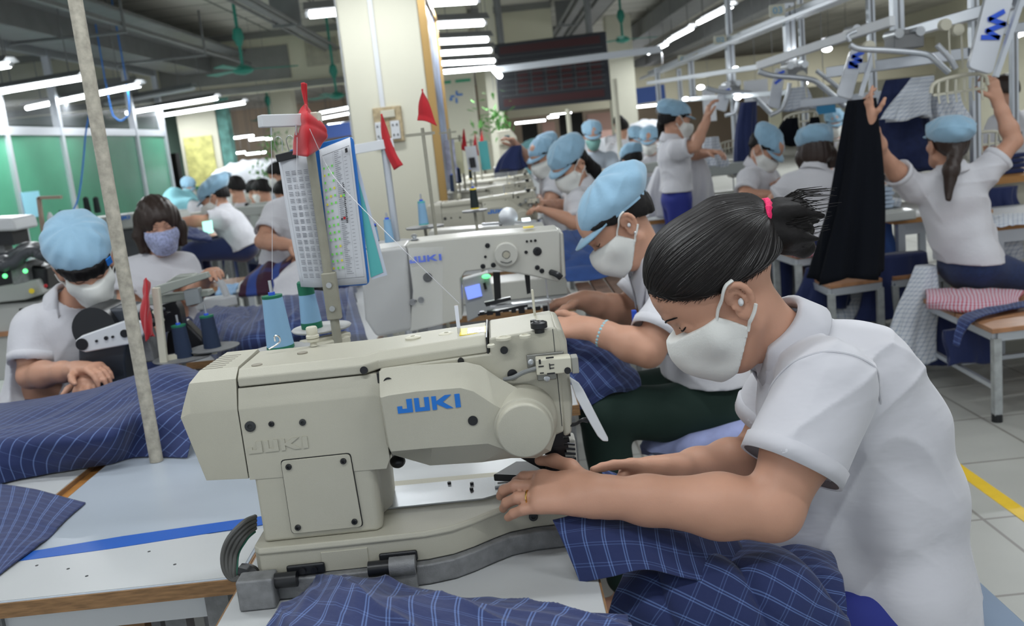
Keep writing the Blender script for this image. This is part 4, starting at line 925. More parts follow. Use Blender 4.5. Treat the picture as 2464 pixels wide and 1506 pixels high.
def person(name, label, J, H, vx=.006, shirt=None, trousers=None, sleeve=.55, hair=None, cap=None, mask=None, group=None, hem=None, skin=None, arms='LR', detail=True, legs=True, collar=True, extra=None, fold=1.0, hands=None, noshirt=False, seam=False):
    nb = J['neck']; root = thing(name, label, 'person', V(J['pelvis'][0], J['pelvis'][1], 0 if legs is not None else J['pelvis'][2]), group)
    pts = [H.p(.1, 0, -.1), H.p(-.1, 0, .13), nb, J['pelvis'], J['chest']]
    for k in J:
        if k[:2] in ('sh', 'el', 'wr', 'kn', 'an') and not k.startswith('st'): pts.append(J[k])
    for k in ('hdL', 'hdR'):
        if k in J: w = J['wr'+k[-1]]; pts.append(w+nrm(J[k]['d'])*.12)
    lo, hi = bounds(*pts, pad=.12); S = SDF(lo, hi, vx)
    # legs and trunk first, then limbs, neck, head
    torso(S, J, -.012)
    hipw = nrm(J.get('hipax', J['shL']-J['shR']))*.085
    haslegs = 'knL' in J
    if haslegs and 'anL' not in J and J['knL'][2] < .95:
        for q in 'LR': J['an'+q] = V(J['kn'+q][0], J['kn'+q][1], .10)
    if haslegs:
        for q, sg in (('L', 1), ('R', -1)):
            hp = J['pelvis']+hipw*sg; S.cap(hp, J['kn'+q], .078, .052, k=.03)
            if 'an'+q in J:
                an = J['an'+q]; S.cap(J['kn'+q], an, .050, .035, k=.02); fd = nrm(J.get('toe', V(0, 1, 0))); S.cap(an-V(0, 0, .03), an+fd*.14-V(0, 0, .05), .032, .026, k=.02)
    for q in arms:
        sh, el, wr = J['sh'+q], J['el'+q], J['wr'+q]; m_ = sh+(el-sh)*.5
        k_ = J.get('armk', 1.0)
        S.path([sh, m_, el], [.050*k_, .044*k_, .036*k_], k=.02); f1 = el+(wr-el)*.3; f2 = el+(wr-el)*.72
        S.path([el, f1, f2, wr], [.037*k_, .040*k_, .030*k_, .0245*k_], k=.02)
        hd = J.get('hd'+q, dict(d=wr-el, n=V(0, 0, 1))); kw = {a: b for a, b in hd.items() if a not in ('d', 'n', 'th')}
        th = hd.get('th', 1)
        add_hand(S, wr, hd['d'], hd['n'], th, size=hd.get('size', 1.0) if 'size' in hd else 1.0, **{a: b for a, b in kw.items() if a != 'size'})
    neck(S, H, nb); H.shape(S, 0, True); H.face(S) if detail else None
    if not detail:
        for sd in (1, -1): S.cap(H.p(-.01, .078*sd, .014), H.p(-.012, .078*sd, -.014), .010, k=.006)
    body = S.build('body', skin or M_skin, root, relax=1)
    # eyes, brows and lashes
    if detail:
        bt = bvh(body)
        for sd in (1, -1):
            MB().tube(hug(bt, smooth_path([H.p(.089, .016*sd, .013), H.p(.0925, .026*sd, .0095), H.p(.0895, .038*sd, .0115), H.p(.081, .047*sd, .016)]), .0008), [.0009]+[.0016]*11+[.0008], flat=.6).build('eyelash', M_hair, root, smooth=True)
            MB().tube(hug(bt, smooth_path([H.p(.0955, .012*sd, .034), H.p(.0945, .026*sd, .0385), H.p(.083, .046*sd, .036)]), .0008), [.0018]*4+[.0026]*4+[.0012], flat=.5).build('eyebrow', M_hair, root, smooth=True)
    # shirt
    if not noshirt:
        shm = shirt or M_shirt
        lo, hi = bounds(J['shL'], J['shR'], nb, J['chest'], J['waist'], J['pelvis'], J['shL']+(J['elL']-J['shL'])*sleeve, J['shR']+(J['elR']-J['shR'])*sleeve, pad=.19)
        S = SDF(lo, hi, min(vx, .006)); g = .010
        torso(S, J, g, k=.06)
        for q in 'LR':
            sh, el = J['sh'+q], J['el'+q]; e = sh+(el-sh)*sleeve; k_ = J.get('armk', 1.0)
            S.path([sh, e+(el-sh)*.08], [.062*k_, (.066 if vx < .005 else .064)*k_], k=.035)
        if haslegs:
            for sg in (1, -1): S.cap(J['pelvis']+hipw*sg+nrm(J['waist']-J['pelvis'])*.04, J['pelvis']+hipw*sg-nrm(J['waist']-J['pelvis'])*.05, .098, .106, k=.05)
        if extra: extra(S, J)
        hm = hem if hem is not None else (J['pelvis']-nrm(J['chest']-J['waist'])*.02, -nrm(J['waist']-J['pelvis']))
        S.plane(hm[0], -V(*hm[1])*-1)
        for q in 'LR':
            sh, el = J['sh'+q], J['el'+q]; e = sh+(el-sh)*sleeve; d = nrm(el-sh); k_ = J.get('armk', 1.0)
            bx = .10; S.plane(e, d, e-bx, e+bx+0*d) if False else None
            # open the sleeve: cut beyond e inside a local cylinder, hollow the mouth
            S.cap(e+d*.105, e+d*.30, .105*k_, k=0, op='sub'); S.cap(e-d*.03, e+d*.12, .047*k_, .054*k_, k=0, op='sub')
        S.cap(nb+(H.p(-.02, 0, -.04)-nb)*.22, H.p(-.02, 0, .0), .050, .068, k=.004, op='sub')
        # creases
        r_ = random.Random(len(label)*7+int(abs(nb[0])*100)); ph = [r_.uniform(0, 6) for _ in range(8)]
        A = .0026*fold
        def fn(X, Y, Z):
            w = Z*26+6*np.sin(X*9+ph[0])+5*np.sin(Y*8+ph[1]); v = Z*15+X*22*math.cos(ph[4])+Y*22*math.sin(ph[4])+4*np.sin(Z*11+ph[2])
            rg = lambda a: (1-np.abs(np.sin(a)))**2.2
            m1_ = .5+.5*np.sin(X*13+Y*11-Z*6+ph[5]); m2_ = .5+.5*np.sin(X*8-Y*12+Z*9+ph[7])
            return -A*(2.0*rg(w*.62+ph[3])*m1_+1.8*rg(v*.8+ph[6])*m2_)+A*.6*np.sin(w*.5)
        S.wave(fn)
        sh_o = S.build('shirt', shm, root, relax=2)
        if vx < .0085:
            tb = bvh(sh_o)
            for q in 'LR':
                sh, el = J['sh'+q], J['el'+q]; d = nrm(el-sh); x, y, _ = frame(d); e = sh+(el-sh)*sleeve; k_ = J.get('armk', 1.0); rows = []
                for off in (.016, -.006):
                    c = e+d*off; ring = []
                    for i in range(40):
                        a = 2*math.pi*i/40; dr = x*math.cos(a)+y*math.sin(a); l, n_, ii, dd = tb.ray_cast(Vector(c+dr*.16), Vector(-dr), .16)
                        ring.append(np.array(l)+dr*.0012 if l is not None else c+dr*.066*k_)
                    rr = [np.linalg.norm(p-c) for p in ring]; md = float(np.median(rr)); rr = [min(v_, md*1.25) for v_ in rr]
                    rr = [(rr[i-1]+rr[i]+rr[(i+1) % 40])/3 for i in range(40)]; ring = [c+nrm(p-c)*v_ for p, v_ in zip(ring, rr)]; rows.append(ring)
                cc = rows[0]; rows = [[p+d*.004 for p in cc], rows[1]]; rows = [[(e+d*.004)+(p-(e+d*.004))*.955 for p in rows[0]], [p+nrm(p-e)*.0018 for p in rows[0]], [p+nrm(p-e)*.0026 for p in rows[1]], [(p-d*.004)-nrm(p-e)*.003 for p in rows[1]]]
                vs = [p for r in rows for p in r]; fs = [(j*40+i, j*40+(i+1) % 40, (j+1)*40+(i+1) % 40, (j+1)*40+i) for j in range(3) for i in range(40)]
                put('sleeve_hem', vs, fs, shm, sh_o, smooth=True)
            if seam:
                for q in 'LR':
                    sh, el = J['sh'+q], J['el'+q]; d = nrm(nrm(el-sh)*.45+nrm(J['sh'+q]-J['neck'])*.8); x, y, _ = frame(d); c = sh-d*.004
                    ring = []
                    for i in range(61):
                        a = 2*math.pi*i/60; dr = x*math.cos(a)+y*math.sin(a); l, n_, ii, dd = tb.ray_cast(Vector(c), Vector(dr), .2)
                        ring.append(dd if l is not None and dd < .12 else None)
                    good = [v_ for v_ in ring if v_]; md = float(np.median(good)) if good else .07; ring = [min(v_ or md*1.3, md*1.35) for v_ in ring]
                    for _ in range(2): ring = [(ring[i-1]+ring[i]+ring[(i+1) % 60])/3 for i in range(60)]+[ring[0]]
                    ring = [c+(x*math.cos(2*math.pi*i/60)+y*math.sin(2*math.pi*i/60))*(v_+.0002) for i, v_ in enumerate(ring)]
                    if len(good) > 30: MB().tube(ring, .0022, n=6).build('armhole_seam', shm, sh_o, smooth=True)
        if collar:
            up = nrm(H.p(-.02, 0, -.03)-nb); fr = nrm(J.get('front', H.F)-up*(J.get('front', H.F)@up)); sd = np.cross(up, fr); vs = []; n = 28; c0 = nb+up*.012
            rows = [(.053, .026, 0), (.056, .044, 0), (.063, .040, .004), (.079, -.004, .02), (.078, -.007, .02)]
            for (rr, hh, ex) in rows:
                for i in range(n+1):
                    a = math.radians(22+(316)*i/n); fx = math.cos(a); b = max(0, fx-.45)/.55
                    q = c0+fr*(fx*rr*(1.08+.35*b))+sd*(math.sin(a)*rr*(1-.10*b))+up*(hh-.075*b*(1.3 if ex else .75)-ex*b); vs.append(q)
            fs = [(j*(n+1)+i, j*(n+1)+i+1, (j+1)*(n+1)+i+1, (j+1)*(n+1)+i) for j in range(4) for i in range(n)]
            co = put('collar', vs, fs, shm, sh_o, smooth=True); md = co.modifiers.new('t', 'SOLIDIFY'); md.thickness = .003
    # trousers
    if trousers is not None and haslegs:
        allp = [J['pelvis'], J['knL'], J['knR']]+[J[k] for k in ('anL', 'anR') if k in J]
        lo, hi = bounds(*allp, pad=.2); S = SDF(lo, hi, max(vx, .007)); pe = J['pelvis']
        S.cap(J['waist']*.4+pe*.6, pe, J.get('rad', (0, 0, .115))[2]-.005, J.get('rad', (0, 0, .115))[2]+.002, k=.03, n=hipw, st=J.get('st', (1, 1, 1.35))[2])
        for q, sg in (('L', 1), ('R', -1)):
            hp = pe+hipw*sg; S.cap(hp, J['kn'+q], .095, .068, k=.04)
            if 'an'+q in J: S.cap(J['kn'+q], J['an'+q]+V(0, 0, .05), .066, .055, k=.02)
        S.wave(lambda X, Y, Z: .004*np.sin(X*31+ph_t)*np.sin(Y*27+Z*20)); S.build('trousers', trousers, root, relax=1)
    if hair: hair(H, root)
    if mask: mask(H, root)
    if cap: cap(H, root)
    return root, body
ph_t = 1.3

def sm(p):
    for _ in range(3): p = [p[0]]+[(p[i-1]+2*p[i]+p[i+1])/4 for i in range(1, len(p)-1)]+[p[-1]]
    return p
def mask_on(material=None, vx=.0035, straps=True):
    def f(H, root):
        lo, hi = bounds(H.p(.1, 0, 0), H.p(0, 0, -.1), pad=.10); S = SDF(lo, hi, vx); H.shape(S, .0045, True)
        S.path([H.p(.088, 0, -.002), H.p(.097, 0, -.026), H.p(.094, 0, -.050), H.p(.078, 0, -.084)], [.014, .021, .026, .026], k=.035); S.path([H.p(.088, .012, -.012), H.p(.055, .040, -.035)], [.018, .022], k=.03); S.path([H.p(.088, -.012, -.012), H.p(.055, -.040, -.035)], [.018, .022], k=.03)
        ins = SDF(lo, hi, vx)
        for (pf, pu), (nf, nu) in ((((.10, .004)), (-.06, 1)), ((.010, -.038), (-.84, -.54) if False else (-.86, .50)), ((.006, -.046), (-.66, -.75)), ((.07, -.101), (-.2, -1))):
            n = nrm(H.F*nf+H.U*nu); S.plane(H.p(pf, 0, pu), n)
        m_ = S.build('face_mask', material or M_mask, root, relax=6); bt = bvh([c for c in root.children if c.name.startswith('body')][0])
        if straps:
            for sd in (1, -1):
                MB().tube(sm(hug(bt, smooth_path([H.p(.036, .070*sd, -.004), H.p(.020, .078*sd, .013), H.p(.004, .088*sd, .030), H.p(-.010, .094*sd, .040), H.p(-.022, .090*sd, .036)]), .003)), .0042, flat=.6).build('ear_strap', material or M_mask, m_, smooth=True)
                MB().tube(sm(hug(bt, smooth_path([H.p(.012, .074*sd, -.048), H.p(.003, .078*sd, -.040), H.p(-.004, .082*sd, -.032), H.p(-.014, .086*sd, -.026), H.p(-.024, .088*sd, -.016)]), .003)), .0042, flat=.6).build('ear_strap', material or M_mask, m_, smooth=True)
            MB().tube(smooth_path([H.p(.036, .058*s_, .004-abs(s_)*0) if abs(s_) > .99 else H.p(.099-.060*s_*s_, .062*s_, .008-.004*s_*s_) for s_ in (-1, -.7, -.4, 0, .4, .7, 1)]), .0018).build('mask_hem', material or M_mask, m_, smooth=True) if False else None
    return f
def hair_bun(H, root, m=None):
    m = m or M_hair; r_ = random.Random(3)
    lo, hi = bounds(H.p(.1, 0, .1), H.p(-.16, 0, -.05), pad=.10); S = SDF(lo, hi, .004)
    H.ell(S, (-.028, 0, .046), (.112, .086, .098), .02); H.ell(S, (.024, 0, .052), (.068, .074, .068), .03); H.ell(S, (.006, 0, .064), (.080, .074, .086), .02)
    H.ell(S, (-.065, 0, -.005), (.052, .066, .050), .03)
    S.plane(H.p(.026, 0, .027), H.F*.62-H.U*.78, k=.026)
    S.plane(H.p(.026, 0, .027), H.F*.20-H.U*.98, k=.024)
    S.plane(H.p(-.03, 0, .004), H.F*.35-H.U*.93, k=.02)
    S.path([H.p(-.080, 0, .090), H.p(-.110, 0, .077), H.p(-.124, 0, .059)], [.045, .032, .019], k=.02)
    h = S.build('hair', m, root, relax=3); tr = bvh(h)
    T = H.p(-.124, 0, .057); ax = nrm(-H.F*.56-H.U*.83)
    S = SDF(*bounds(T, T+ax*.07, pad=.10), .004)
    for k in range(30):
        a = r_.uniform(0, 6.28); rr = r_.uniform(.2, 1); x, y, _ = frame(ax); o = x*math.cos(a)+y*math.sin(a); up = -H.F
        S.path([T+o*.010, T+ax*.024+o*.032*rr, T+ax*.050*r_.uniform(.7, 1)+o*.040*rr+up*.006, T+ax*.064*r_.uniform(.6, 1.1)+o*.038*rr+up*.020-H.U*.012], [.011, .016, .013, .004], k=.007)
    S.path([T, T+ax*.018, T+ax*.036-H.U*.016, T+ax*.040-H.U*.050], [.016, .028, .030, .018], k=.015)
    h2 = S.build('ponytail_bun', m, h, relax=1); t2 = bvh(h2)
    # strands drawn back over the head to the tie, and fine ones rooted along the hairline
    sb = MB(); bd = bvh([c for c in root.children if c.name.startswith('body')][0]); hv = [np.array(v.co[:]) for v in h.data.vertices]
    hv = [v for v in hv if np.linalg.norm(v-T) > .05]
    def walk(p, n, st):
        out = [p]
        for i in range(n):
            d = T-p; L = np.linalg.norm(d)
            if L < st*1.2: break
            q = hug(tr, [p+d/L*st], .0005)[0]
            if np.linalg.norm(q-p) < st*.25: break
            p = q; out.append(p)
        return out
    for k in range(1500):
        v = hv[r_.randrange(len(hv))]; p = walk(hug(tr, [v], .0004)[0], 16, .013)
        if len(p) > 4:
            p = [p[0]]+[(p[i-1]+2*p[i]+p[i+1])/4 for i in range(1, len(p)-1)]+[p[-1]]; w = r_.uniform(.0007, .0014); sb.tube(p, [.0003]+[w]*(len(p)-2)+[.0005], n=4)
    edge = [v for v in hv if bd.find_nearest(Vector(v))[3] < .0045]
    for k in range(900 if edge else 0):
        v = edge[r_.randrange(len(edge))]; d = nrm(T-v); p0 = hug(bd, [v-d*r_.uniform(.003, .014)+H.U*r_.uniform(-.003, .003)], .0004)[0]; p1 = hug(bd, [v+d*.001], .0012)[0]
        p = [p0, p1]+walk(hug(tr, [v+d*.010], .0006)[0], 3, .012); w = r_.uniform(.0003, .0007); sb.tube(p, [.0001]+[w]*(len(p)-2)+[.0002], n=4)
    sb.build('combed_strands', M_strand, h, smooth=True, fix=False)
    for k in range(90):
        a = r_.uniform(0, 6.28); x, y, _ = frame(ax); o = x*math.cos(a)+y*math.sin(a); b = T+o*.022+ax*.01; e = T+ax*r_.uniform(.05, .085)+o*r_.uniform(.02, .045)-H.F*r_.uniform(.0, .06)
        MB_strand.tube([b, (b+e)/2+o*.012, e], [.0014, .0011, .0003], n=4)
    MB_strand.build('stray_hair', m, h, fix=False)
    band = MB(); c = T+ax*.003; x, y, _ = frame(ax); pts = [c+(x*math.cos(t)+y*math.sin(t))*(.0285) for t in np.linspace(0, 6.2832, 40)]
    band.tube(pts, [.0078+.0010*math.sin(i*2.6) for i in range(40)], n=8); band.build('hair_tie', M_pinkb, h, smooth=True, label='hot pink elastic hair tie')
MB_strand = MB()
def hair_short(m=None, low=-.02, bob=False, pony=None, fringe=False, capped=True):
    m = m or M_hair
    def f(H, root):
        lo, hi = bounds(H.p(.1, 0, .1), H.p(-.12, 0, -.12), pad=.10)
        if pony is not None: lo, hi = np.minimum(lo, pony[1]-.1), np.maximum(hi, pony[1]+.1)
        S = SDF(lo, hi, .006)
        H.ell(S, (-.022, 0, .050), (.104, .084, .094), .02); H.ell(S, (.022, 0, .054), (.087, .076, .080), .03)
        if bob:
            for sd in (1, -1): S.path([H.p(-.01, .066*sd, .04), H.p(-.008, .080*sd, -.02), H.p(.004, .078*sd, -.085)], [.032, .030, .024], k=.03)
            H.ell(S, (-.062, 0, -.02), (.05, .076, .075), .04); S.plane(H.p(0, 0, -.098), -H.U+H.F*.1)
        else: H.ell(S, (-.062, 0, .0), (.050, .066, .058), .03)
        # keep the face clear
        if fringe and capped: S.plane(H.p(.09, 0, .020), H.F*.35-H.U*.93)
        elif fringe: S.cap(H.p(.098, 0, -.045), H.p(.050, 0, -.07), .058, .062, k=.01, op='sub'); S.cap(H.p(.112, .012, .015), H.p(.112, -.012, .015), .034, k=.01, op='sub')
        elif bob: S.cap(H.p(.095, .0, .02), H.p(.075, 0, -.09), .060, .064, k=.01, op='sub')
        else:
            S.plane(H.p(.070, 0, .058), H.F*.86-H.U*.52); S.plane(H.p(.030, 0, .034), H.F*.50-H.U*.86); S.plane(H.p(-.03, 0, low), H.F*.35-H.U*.93)
        if pony is not None: S.path([H.p(-.10, 0, .02), pony[0], pony[1]], [.03, .036, .014], k=.02)
        if capped: S.plane(H.p(0, 0, .056), H.U-H.F*.12)
        S.wave(lambda X, Y, Z: .0018*np.sin(X*170+Y*150)+.001*np.sin(X*330))
        S.build('hair', m, root, relax=1)
    return f
def cap_on(tilt=0., puff=1.0, back=0.0, mat_=None, seed=1, badge=None, brim=True):
    "soft cloth cap: gathered crown over a band"
    def f(H, root):
        m = mat_ or M_cap; F = H.F*math.cos(tilt)+H.U*math.sin(tilt); U = H.U*math.cos(tilt)-H.F*math.sin(tilt)
        T = Head(H.p(0, 0, 0), F, U); lo, hi = bounds(T.p(.1, 0, .15), T.p(-.15, 0, .03), pad=.13); S = SDF(lo, hi, .005)
        T.ell(S, (-.034-back*.5, 0, .082), (.112*puff+back, .094*puff, .064*puff), .02, pitch=-.12)
        T.ell(S, (-.012, 0, .060), (.108, .090, .050), .02)
        r_ = random.Random(seed); q = [r_.uniform(0, 6) for _ in range(4)]
        c = T.p(-.02, 0, .05)
        def fn(X, Y, Z):
            a = (X-c[0])*F[0]+(Y-c[1])*F[1]+(Z-c[2])*F[2]; b = (X-c[0])*T.S[0]+(Y-c[1])*T.S[1]+(Z-c[2])*T.S[2]; u = (X-c[0])*U[0]+(Y-c[1])*U[1]+(Z-c[2])*U[2]
            th = np.arctan2(b, a); w = np.clip((u-.0)/.06, 0, 1)*np.clip(1.5-(u/.09), 0, 1)
            return -.0035*w*np.sin(th*5+q[0]+60*u+2*np.sin(th*2+q[3]))-.0025*w*np.sin(th*11+q[1]-40*u)-.003*np.sin(a*46+b*33+q[2]+30*u)*w-.003*w*(1-np.abs(np.sin(a*22-b*16+u*34+q[1])))**3*2
        S.wave(fn); S.plane(T.p(0, 0, .043), -U+F*.06)
        S.cap(T.p(-.01, 0, -.06), T.p(-.012, 0, .045), .082, .080, k=.002, op='sub')
        o = S.build('cap', m, root, relax=1)
        bnd = MB(); n = 36; vs = []
        for j, (uu, g) in enumerate(((.036, .0), (.036, .004), (.066, .006), (.066, .0))):
            for i in range(n): a = 2*math.pi*i/n; vs.append(T.p(-.014+(.098+g)*math.cos(a)*1.02, (.082+g)*math.sin(a), uu+.004*math.cos(a)))
        bnd.add(vs, [(j*n+i, j*n+(i+1) % n, (j+1)*n+(i+1) % n, (j+1)*n+i) for j in range(3) for i in range(n)]); bnd.build('cap_band', m, o, smooth=True)
        if brim:
            vs = []; nn = 14
            for j, (ex, dz) in enumerate(((0, 0), (.022, -.006), (.045, -.016))):
                for i in range(nn+1):
                    a = math.radians(-62+124*i/nn); e = math.cos(a*1.4)*ex; vs.append(T.p(-.014+(.103+e)*math.cos(a)*1.02, (.087+e*.8)*math.sin(a), .040+dz*math.cos(a*1.3)))
            b = put('cap_brim', vs, [(j*(nn+1)+i, j*(nn+1)+i+1, (j+1)*(nn+1)+i+1, (j+1)*(nn+1)+i) for j in range(2) for i in range(nn)], m, o, smooth=True); md = b.modifiers.new('t', 'SOLIDIFY'); md.thickness = .004
        if badge is not None:
            p = T.p(.088, badge*.062, .070); x = nrm(T.S*badge*-.8*badge+T.F*0); nn_ = nrm(T.F*.8+T.S*badge*.6); x = nrm(np.cross(U, nn_)); MB().box(p+nn_*.012, (.020, .004, .024), R=np.stack([x, nn_, U], 1)).build('cap_badge', M_logo, o)
    return f
# ---- the woman at the foreground machine
H0 = Head(PY(1742, 712, 1.545), V(-.80, .03, -.60), V(-.60, 0, .80))
J = dict(neck=PY(1900, 835, 1.565), shL=PY(1985, 935, 1.435), shR=PY(1955, 860, 1.73), chest=PY(2010, 950, 1.60), waist=PY(2125, 1190, 1.61), pelvis=PY(2180, 1440, 1.62), rad=(.098, .092, .098), st=(1.35, 1.3, 1.35), front=V(-1, 0, -.35))
J['elL'] = PY(1858, 1228, 1.37); J['wrL'] = PY(1442, 1194, 1.40)
J['elR'] = PY(1812, 1112, 1.78); J['wrR'] = RCH(J['elR'], 1622, 1133, .235)
J['hdL'] = dict(d=PY(1250, 1178, 1.425)-J['wrL'], n=V(0, -.62, .80), th=1, fc=[(.40, .55, .4), (.22, .50, .45), (.18, .55, .45), (.20, .4, .3)], spread=1.5, tcurl=.5, size=1.08)
J['hdR'] = dict(d=V(-1, -.12, .16), n=V(0, .72, .69), th=-1, fc=[(.08, .15, .1), (.9, .9, .6), (1.0, .9, .6), (1.1, .9, .6)], tcurl=.25, toff=-1.0, spread=.4)
J['knL'] = PY(1760, 1560, 1.50); J['knR'] = PY(1760, 1500, 1.72); J['anL'] = V(J['knL'][0]-.02, 1.5, .09); J['anR'] = V(J['knR'][0]-.02, 1.72, .09); J['toe'] = V(-1, 0, 0)
J['armk'] = 1.2
def creases(S, J):
    # soft pull folds radiating from the arm pit and the seam over the shoulder
    S.cap(PY(2178, 1430, 1.61), PY(2192, 1540, 1.62), .098, .104, k=.03, n=V(0, 1, 0), st=1.35)
    S.path([PY(1895, 1240, 1.58), PY(1925, 1290, 1.57), PY(1985, 1345, 1.58), PY(2060, 1440, 1.57), PY(2090, 1500, 1.57)], [.05, .055, .06, .06, .06], k=.05)
    S.path([PY(1900, 1000, 1.56), PY(1950, 1120, 1.56), PY(1960, 1230, 1.57)], [.05, .06, .06], k=.05)
    S.path([PY(2080, 890, 1.58), PY(2150, 1010, 1.6), PY(2195, 1180, 1.61), PY(2225, 1420, 1.62)], [.078, .075, .072, .070], k=.04, n=V(0, 1, 0), st=1.4)
root0, body0 = person('person', 'woman with hair tied by a pink band, leaning over the foreground machine', J, H0, vx=.0032, shirt=M_shirth, trousers=M_bluetr, sleeve=.56, hair=hair_bun, mask=mask_on(vx=.0025), skin=M_skin, extra=creases, fold=1.1, hem=(PY(2180, 1512, 1.6), V(.06, 0, -1)), seam=True)
MB().sph(H0.p(-.010, .0815, -.002), (.0045, .006, .0065), R=None).build('ear_plug', M_white, root0, smooth=True)
pal, Fg, Tb = hand_pts(J['wrL'], J['hdL']['d'], J['hdL']['n'], 1, 1.08, fc=J['hdL']['fc'], spread=1.5, tcurl=.5)
rp = Fg[2][1]*.45+Fg[2][2]*.55; rd = nrm(Fg[2][2]-Fg[2][1]); x, y, _ = frame(rd)
MB().tube([rp+(x*math.cos(t)+y*math.sin(t))*.0104 for t in np.linspace(0, 6.2832, 30)], .0016, n=6).build('ring', M_gold, root0, smooth=True, label='thin gold ring')
GA = 'seated workers of the middle row'
# second woman at the white machine
H = Head(PY(1492, 545, 2.66), V(-.76, -.12, -.64), V(-.64, 0, .77), .98)
J = dict(neck=PY(1572, 640, 2.68), shL=PY(1632, 722, 2.53), shR=PY(1600, 650, 2.86), chest=PY(1650, 750, 2.70), waist=PY(1690, 865, 2.71), pelvis=PY(1715, 960, 2.72), rad=(.098, .10, .108), st=(1.4, 1.3, 1.35), front=V(-1, 0, -.3), toe=V(-1, 0, 0), armk=1.12)
J['elL'] = PY(1560, 845, 2.45); J['wrL'] = PY(1420, 790, 2.52); J['elR'] = PY(1500, 752, 2.86); J['wrR'] = PY(1405, 722, 2.78)
J['hdL'] = dict(d=V(-1, .1, .12), n=V(0, -.6, .8), th=1, fc=[(.5, .7, .4)]*4, size=1.0); J['hdR'] = dict(d=V(-1, -.1, .0), n=V(0, .2, .95), th=-1, fc=[(.3, .6, .4), (.6, .8, .5), (.8, .8, .5), (.9, .8, .5)])
J['knL'] = PY(1455, 1000, 2.52); J['knR'] = PY(1440, 965, 2.85); J['anL'] = V(J['knL'][0]+.02, 2.55, .1); J['anR'] = V(J['knR'][0]+.02, 2.85, .1)
r2, b2 = person('person', 'woman in light blue cap, white mask and dark green trousers sewing at the second machine', J, H, vx=.0045, trousers=M_dkgreen, hair=hair_short(), cap=cap_on(tilt=.12, puff=1.0, back=.008, seed=4), mask=mask_on(vx=.0035), hem=(PY(1640, 925, 2.6), nrm(V(-.10, 0, -1))), sleeve=.62)
cc = J['elL']*.22+J['wrL']*.78; d = nrm(J['wrL']-J['elL']); x, y, _ = frame(d); o = MB()
for k in range(22): a = 2*math.pi*k/22; o.sph(cc+(x*math.cos(a)+y*math.sin(a))*.034, .0052, 8, 6)
tag(o.build('bracelet', mat('turquoise beads', (.30, .55, .62), .35), smooth=True), 'pale turquoise bead bracelet on the wrist of the second woman', 'bracelet')
MB().sph(H.p(-.006, .082, -.030), .005).build('earring', M_steel, r2, smooth=True); MB().sph(H.p(-.008, .083, -.002), (.005, .007, .006)).build('ear_plug', M_white, r2, smooth=True)
MB().box(PY(1527, 770, 2.60), (.012, .02, .055)).build('name_badge', M_logo2, r2)
# third: sewing at the lettered machine
def cappers(): pass
H = Head(PY(1372, 402, 5.2), V(-.66, -.50, -.52), V(-.40, -.25, .86))
J = dict(neck=PY(1398, 452, 5.24), shL=PY(1392, 490, 5.06), shR=PY(1400, 460, 5.40), chest=PY(1408, 500, 5.25), waist=PY(1415, 560, 5.26), pelvis=PY(1420, 610, 5.28), front=V(-1, -.3, -.2), toe=V(-1, 0, 0))
J['elL'] = PY(1400, 540, 4.98); J['wrL'] = PY(1335, 515, 5.0); J['elR'] = PY(1360, 500, 5.4); J['wrR'] = PY(1318, 492, 5.25); J['knL'] = J['pelvis']+V(-.36, -.12, .0); J['knR'] = J['pelvis']+V(-.36, .12, 0)
person('person', 'woman in blue cap with white mask turned to the camera, sewing behind the second woman', J, H, vx=.008, trousers=M_navy, hair=hair_short(pony=(PY(1430, 410, 5.3), PY(1432, 440, 5.3))), cap=cap_on(tilt=.0, puff=1.1, seed=9), mask=mask_on(vx=.005), sleeve=.6)
H = Head(PY(1312, 380, 6.35), V(-.62, -.45, -.30), V(-.2, -.1, .95))
J = dict(neck=PY(1330, 418, 6.4), shL=PY(1335, 450, 6.2), shR=PY(1318, 425, 6.55), chest=PY(1340, 460, 6.42), waist=PY(1345, 520, 6.44), pelvis=PY(1345, 560, 6.46), front=V(-1, -.3, -.1), toe=V(-1, 0, 0))
J['elR'] = PY(1282, 395, 6.5); J['wrR'] = PY(1250, 358, 6.45); J['elL'] = PY(1320, 500, 6.1); J['wrL'] = PY(1300, 480, 6.3); J['knL'] = J['pelvis']+V(-.36, -.12, .0); J['knR'] = J['pelvis']+V(-.36, .12, 0)
person('person', 'woman in blue cap in the middle row raising one arm with navy cloth', J, H, vx=.008, trousers=M_navy, hair=hair_short(), cap=cap_on(seed=3), mask=mask_on(vx=.005), sleeve=.35)

# right side workers
H = Head(PY(1626, 292, 6.6), V(.86, .15, -.25), V(.25, 0, .95))
J = dict(neck=PY(1617, 337, 6.62), shL=PY(1615, 355, 6.8), shR=PY(1632, 360, 6.44), chest=PY(1622, 380, 6.62), waist=PY(1628, 430, 6.62), pelvis=PY(1628, 480, 6.62), front=V(1, 0, 0), toe=V(1, 0, 0), st=(1.5, 1.4, 1.4), rad=(.088, .08, .10))
J['elR'] = PY(1672, 352, 6.38); J['wrR'] = PY(1700, 290, 6.40); J['elL'] = PY(1665, 372, 6.85); J['wrL'] = PY(1705, 368, 6.75); J['hdR'] = dict(d=V(.2, 0, 1), n=V(-1, 0, .2), th=1)
J['knL'] = PY(1630, 560, 6.72); J['knR'] = PY(1640, 560, 6.52); J['anL'] = V(J['knL'][0], 6.74, .1); J['anR'] = V(J['knR'][0], 6.5, .1)
person('person', 'standing woman in blue cap and royal blue trousers reaching to the hanger rail', J, H, vx=.008, trousers=M_bluetr, hair=hair_short(pony=(PY(1594, 300, 6.66), PY(1588, 335, 6.68))), cap=cap_on(seed=6, tilt=.1), mask=mask_on(vx=.005), sleeve=.55, hem=(PY(1630, 460, 6.6), V(0, 0, -1)))
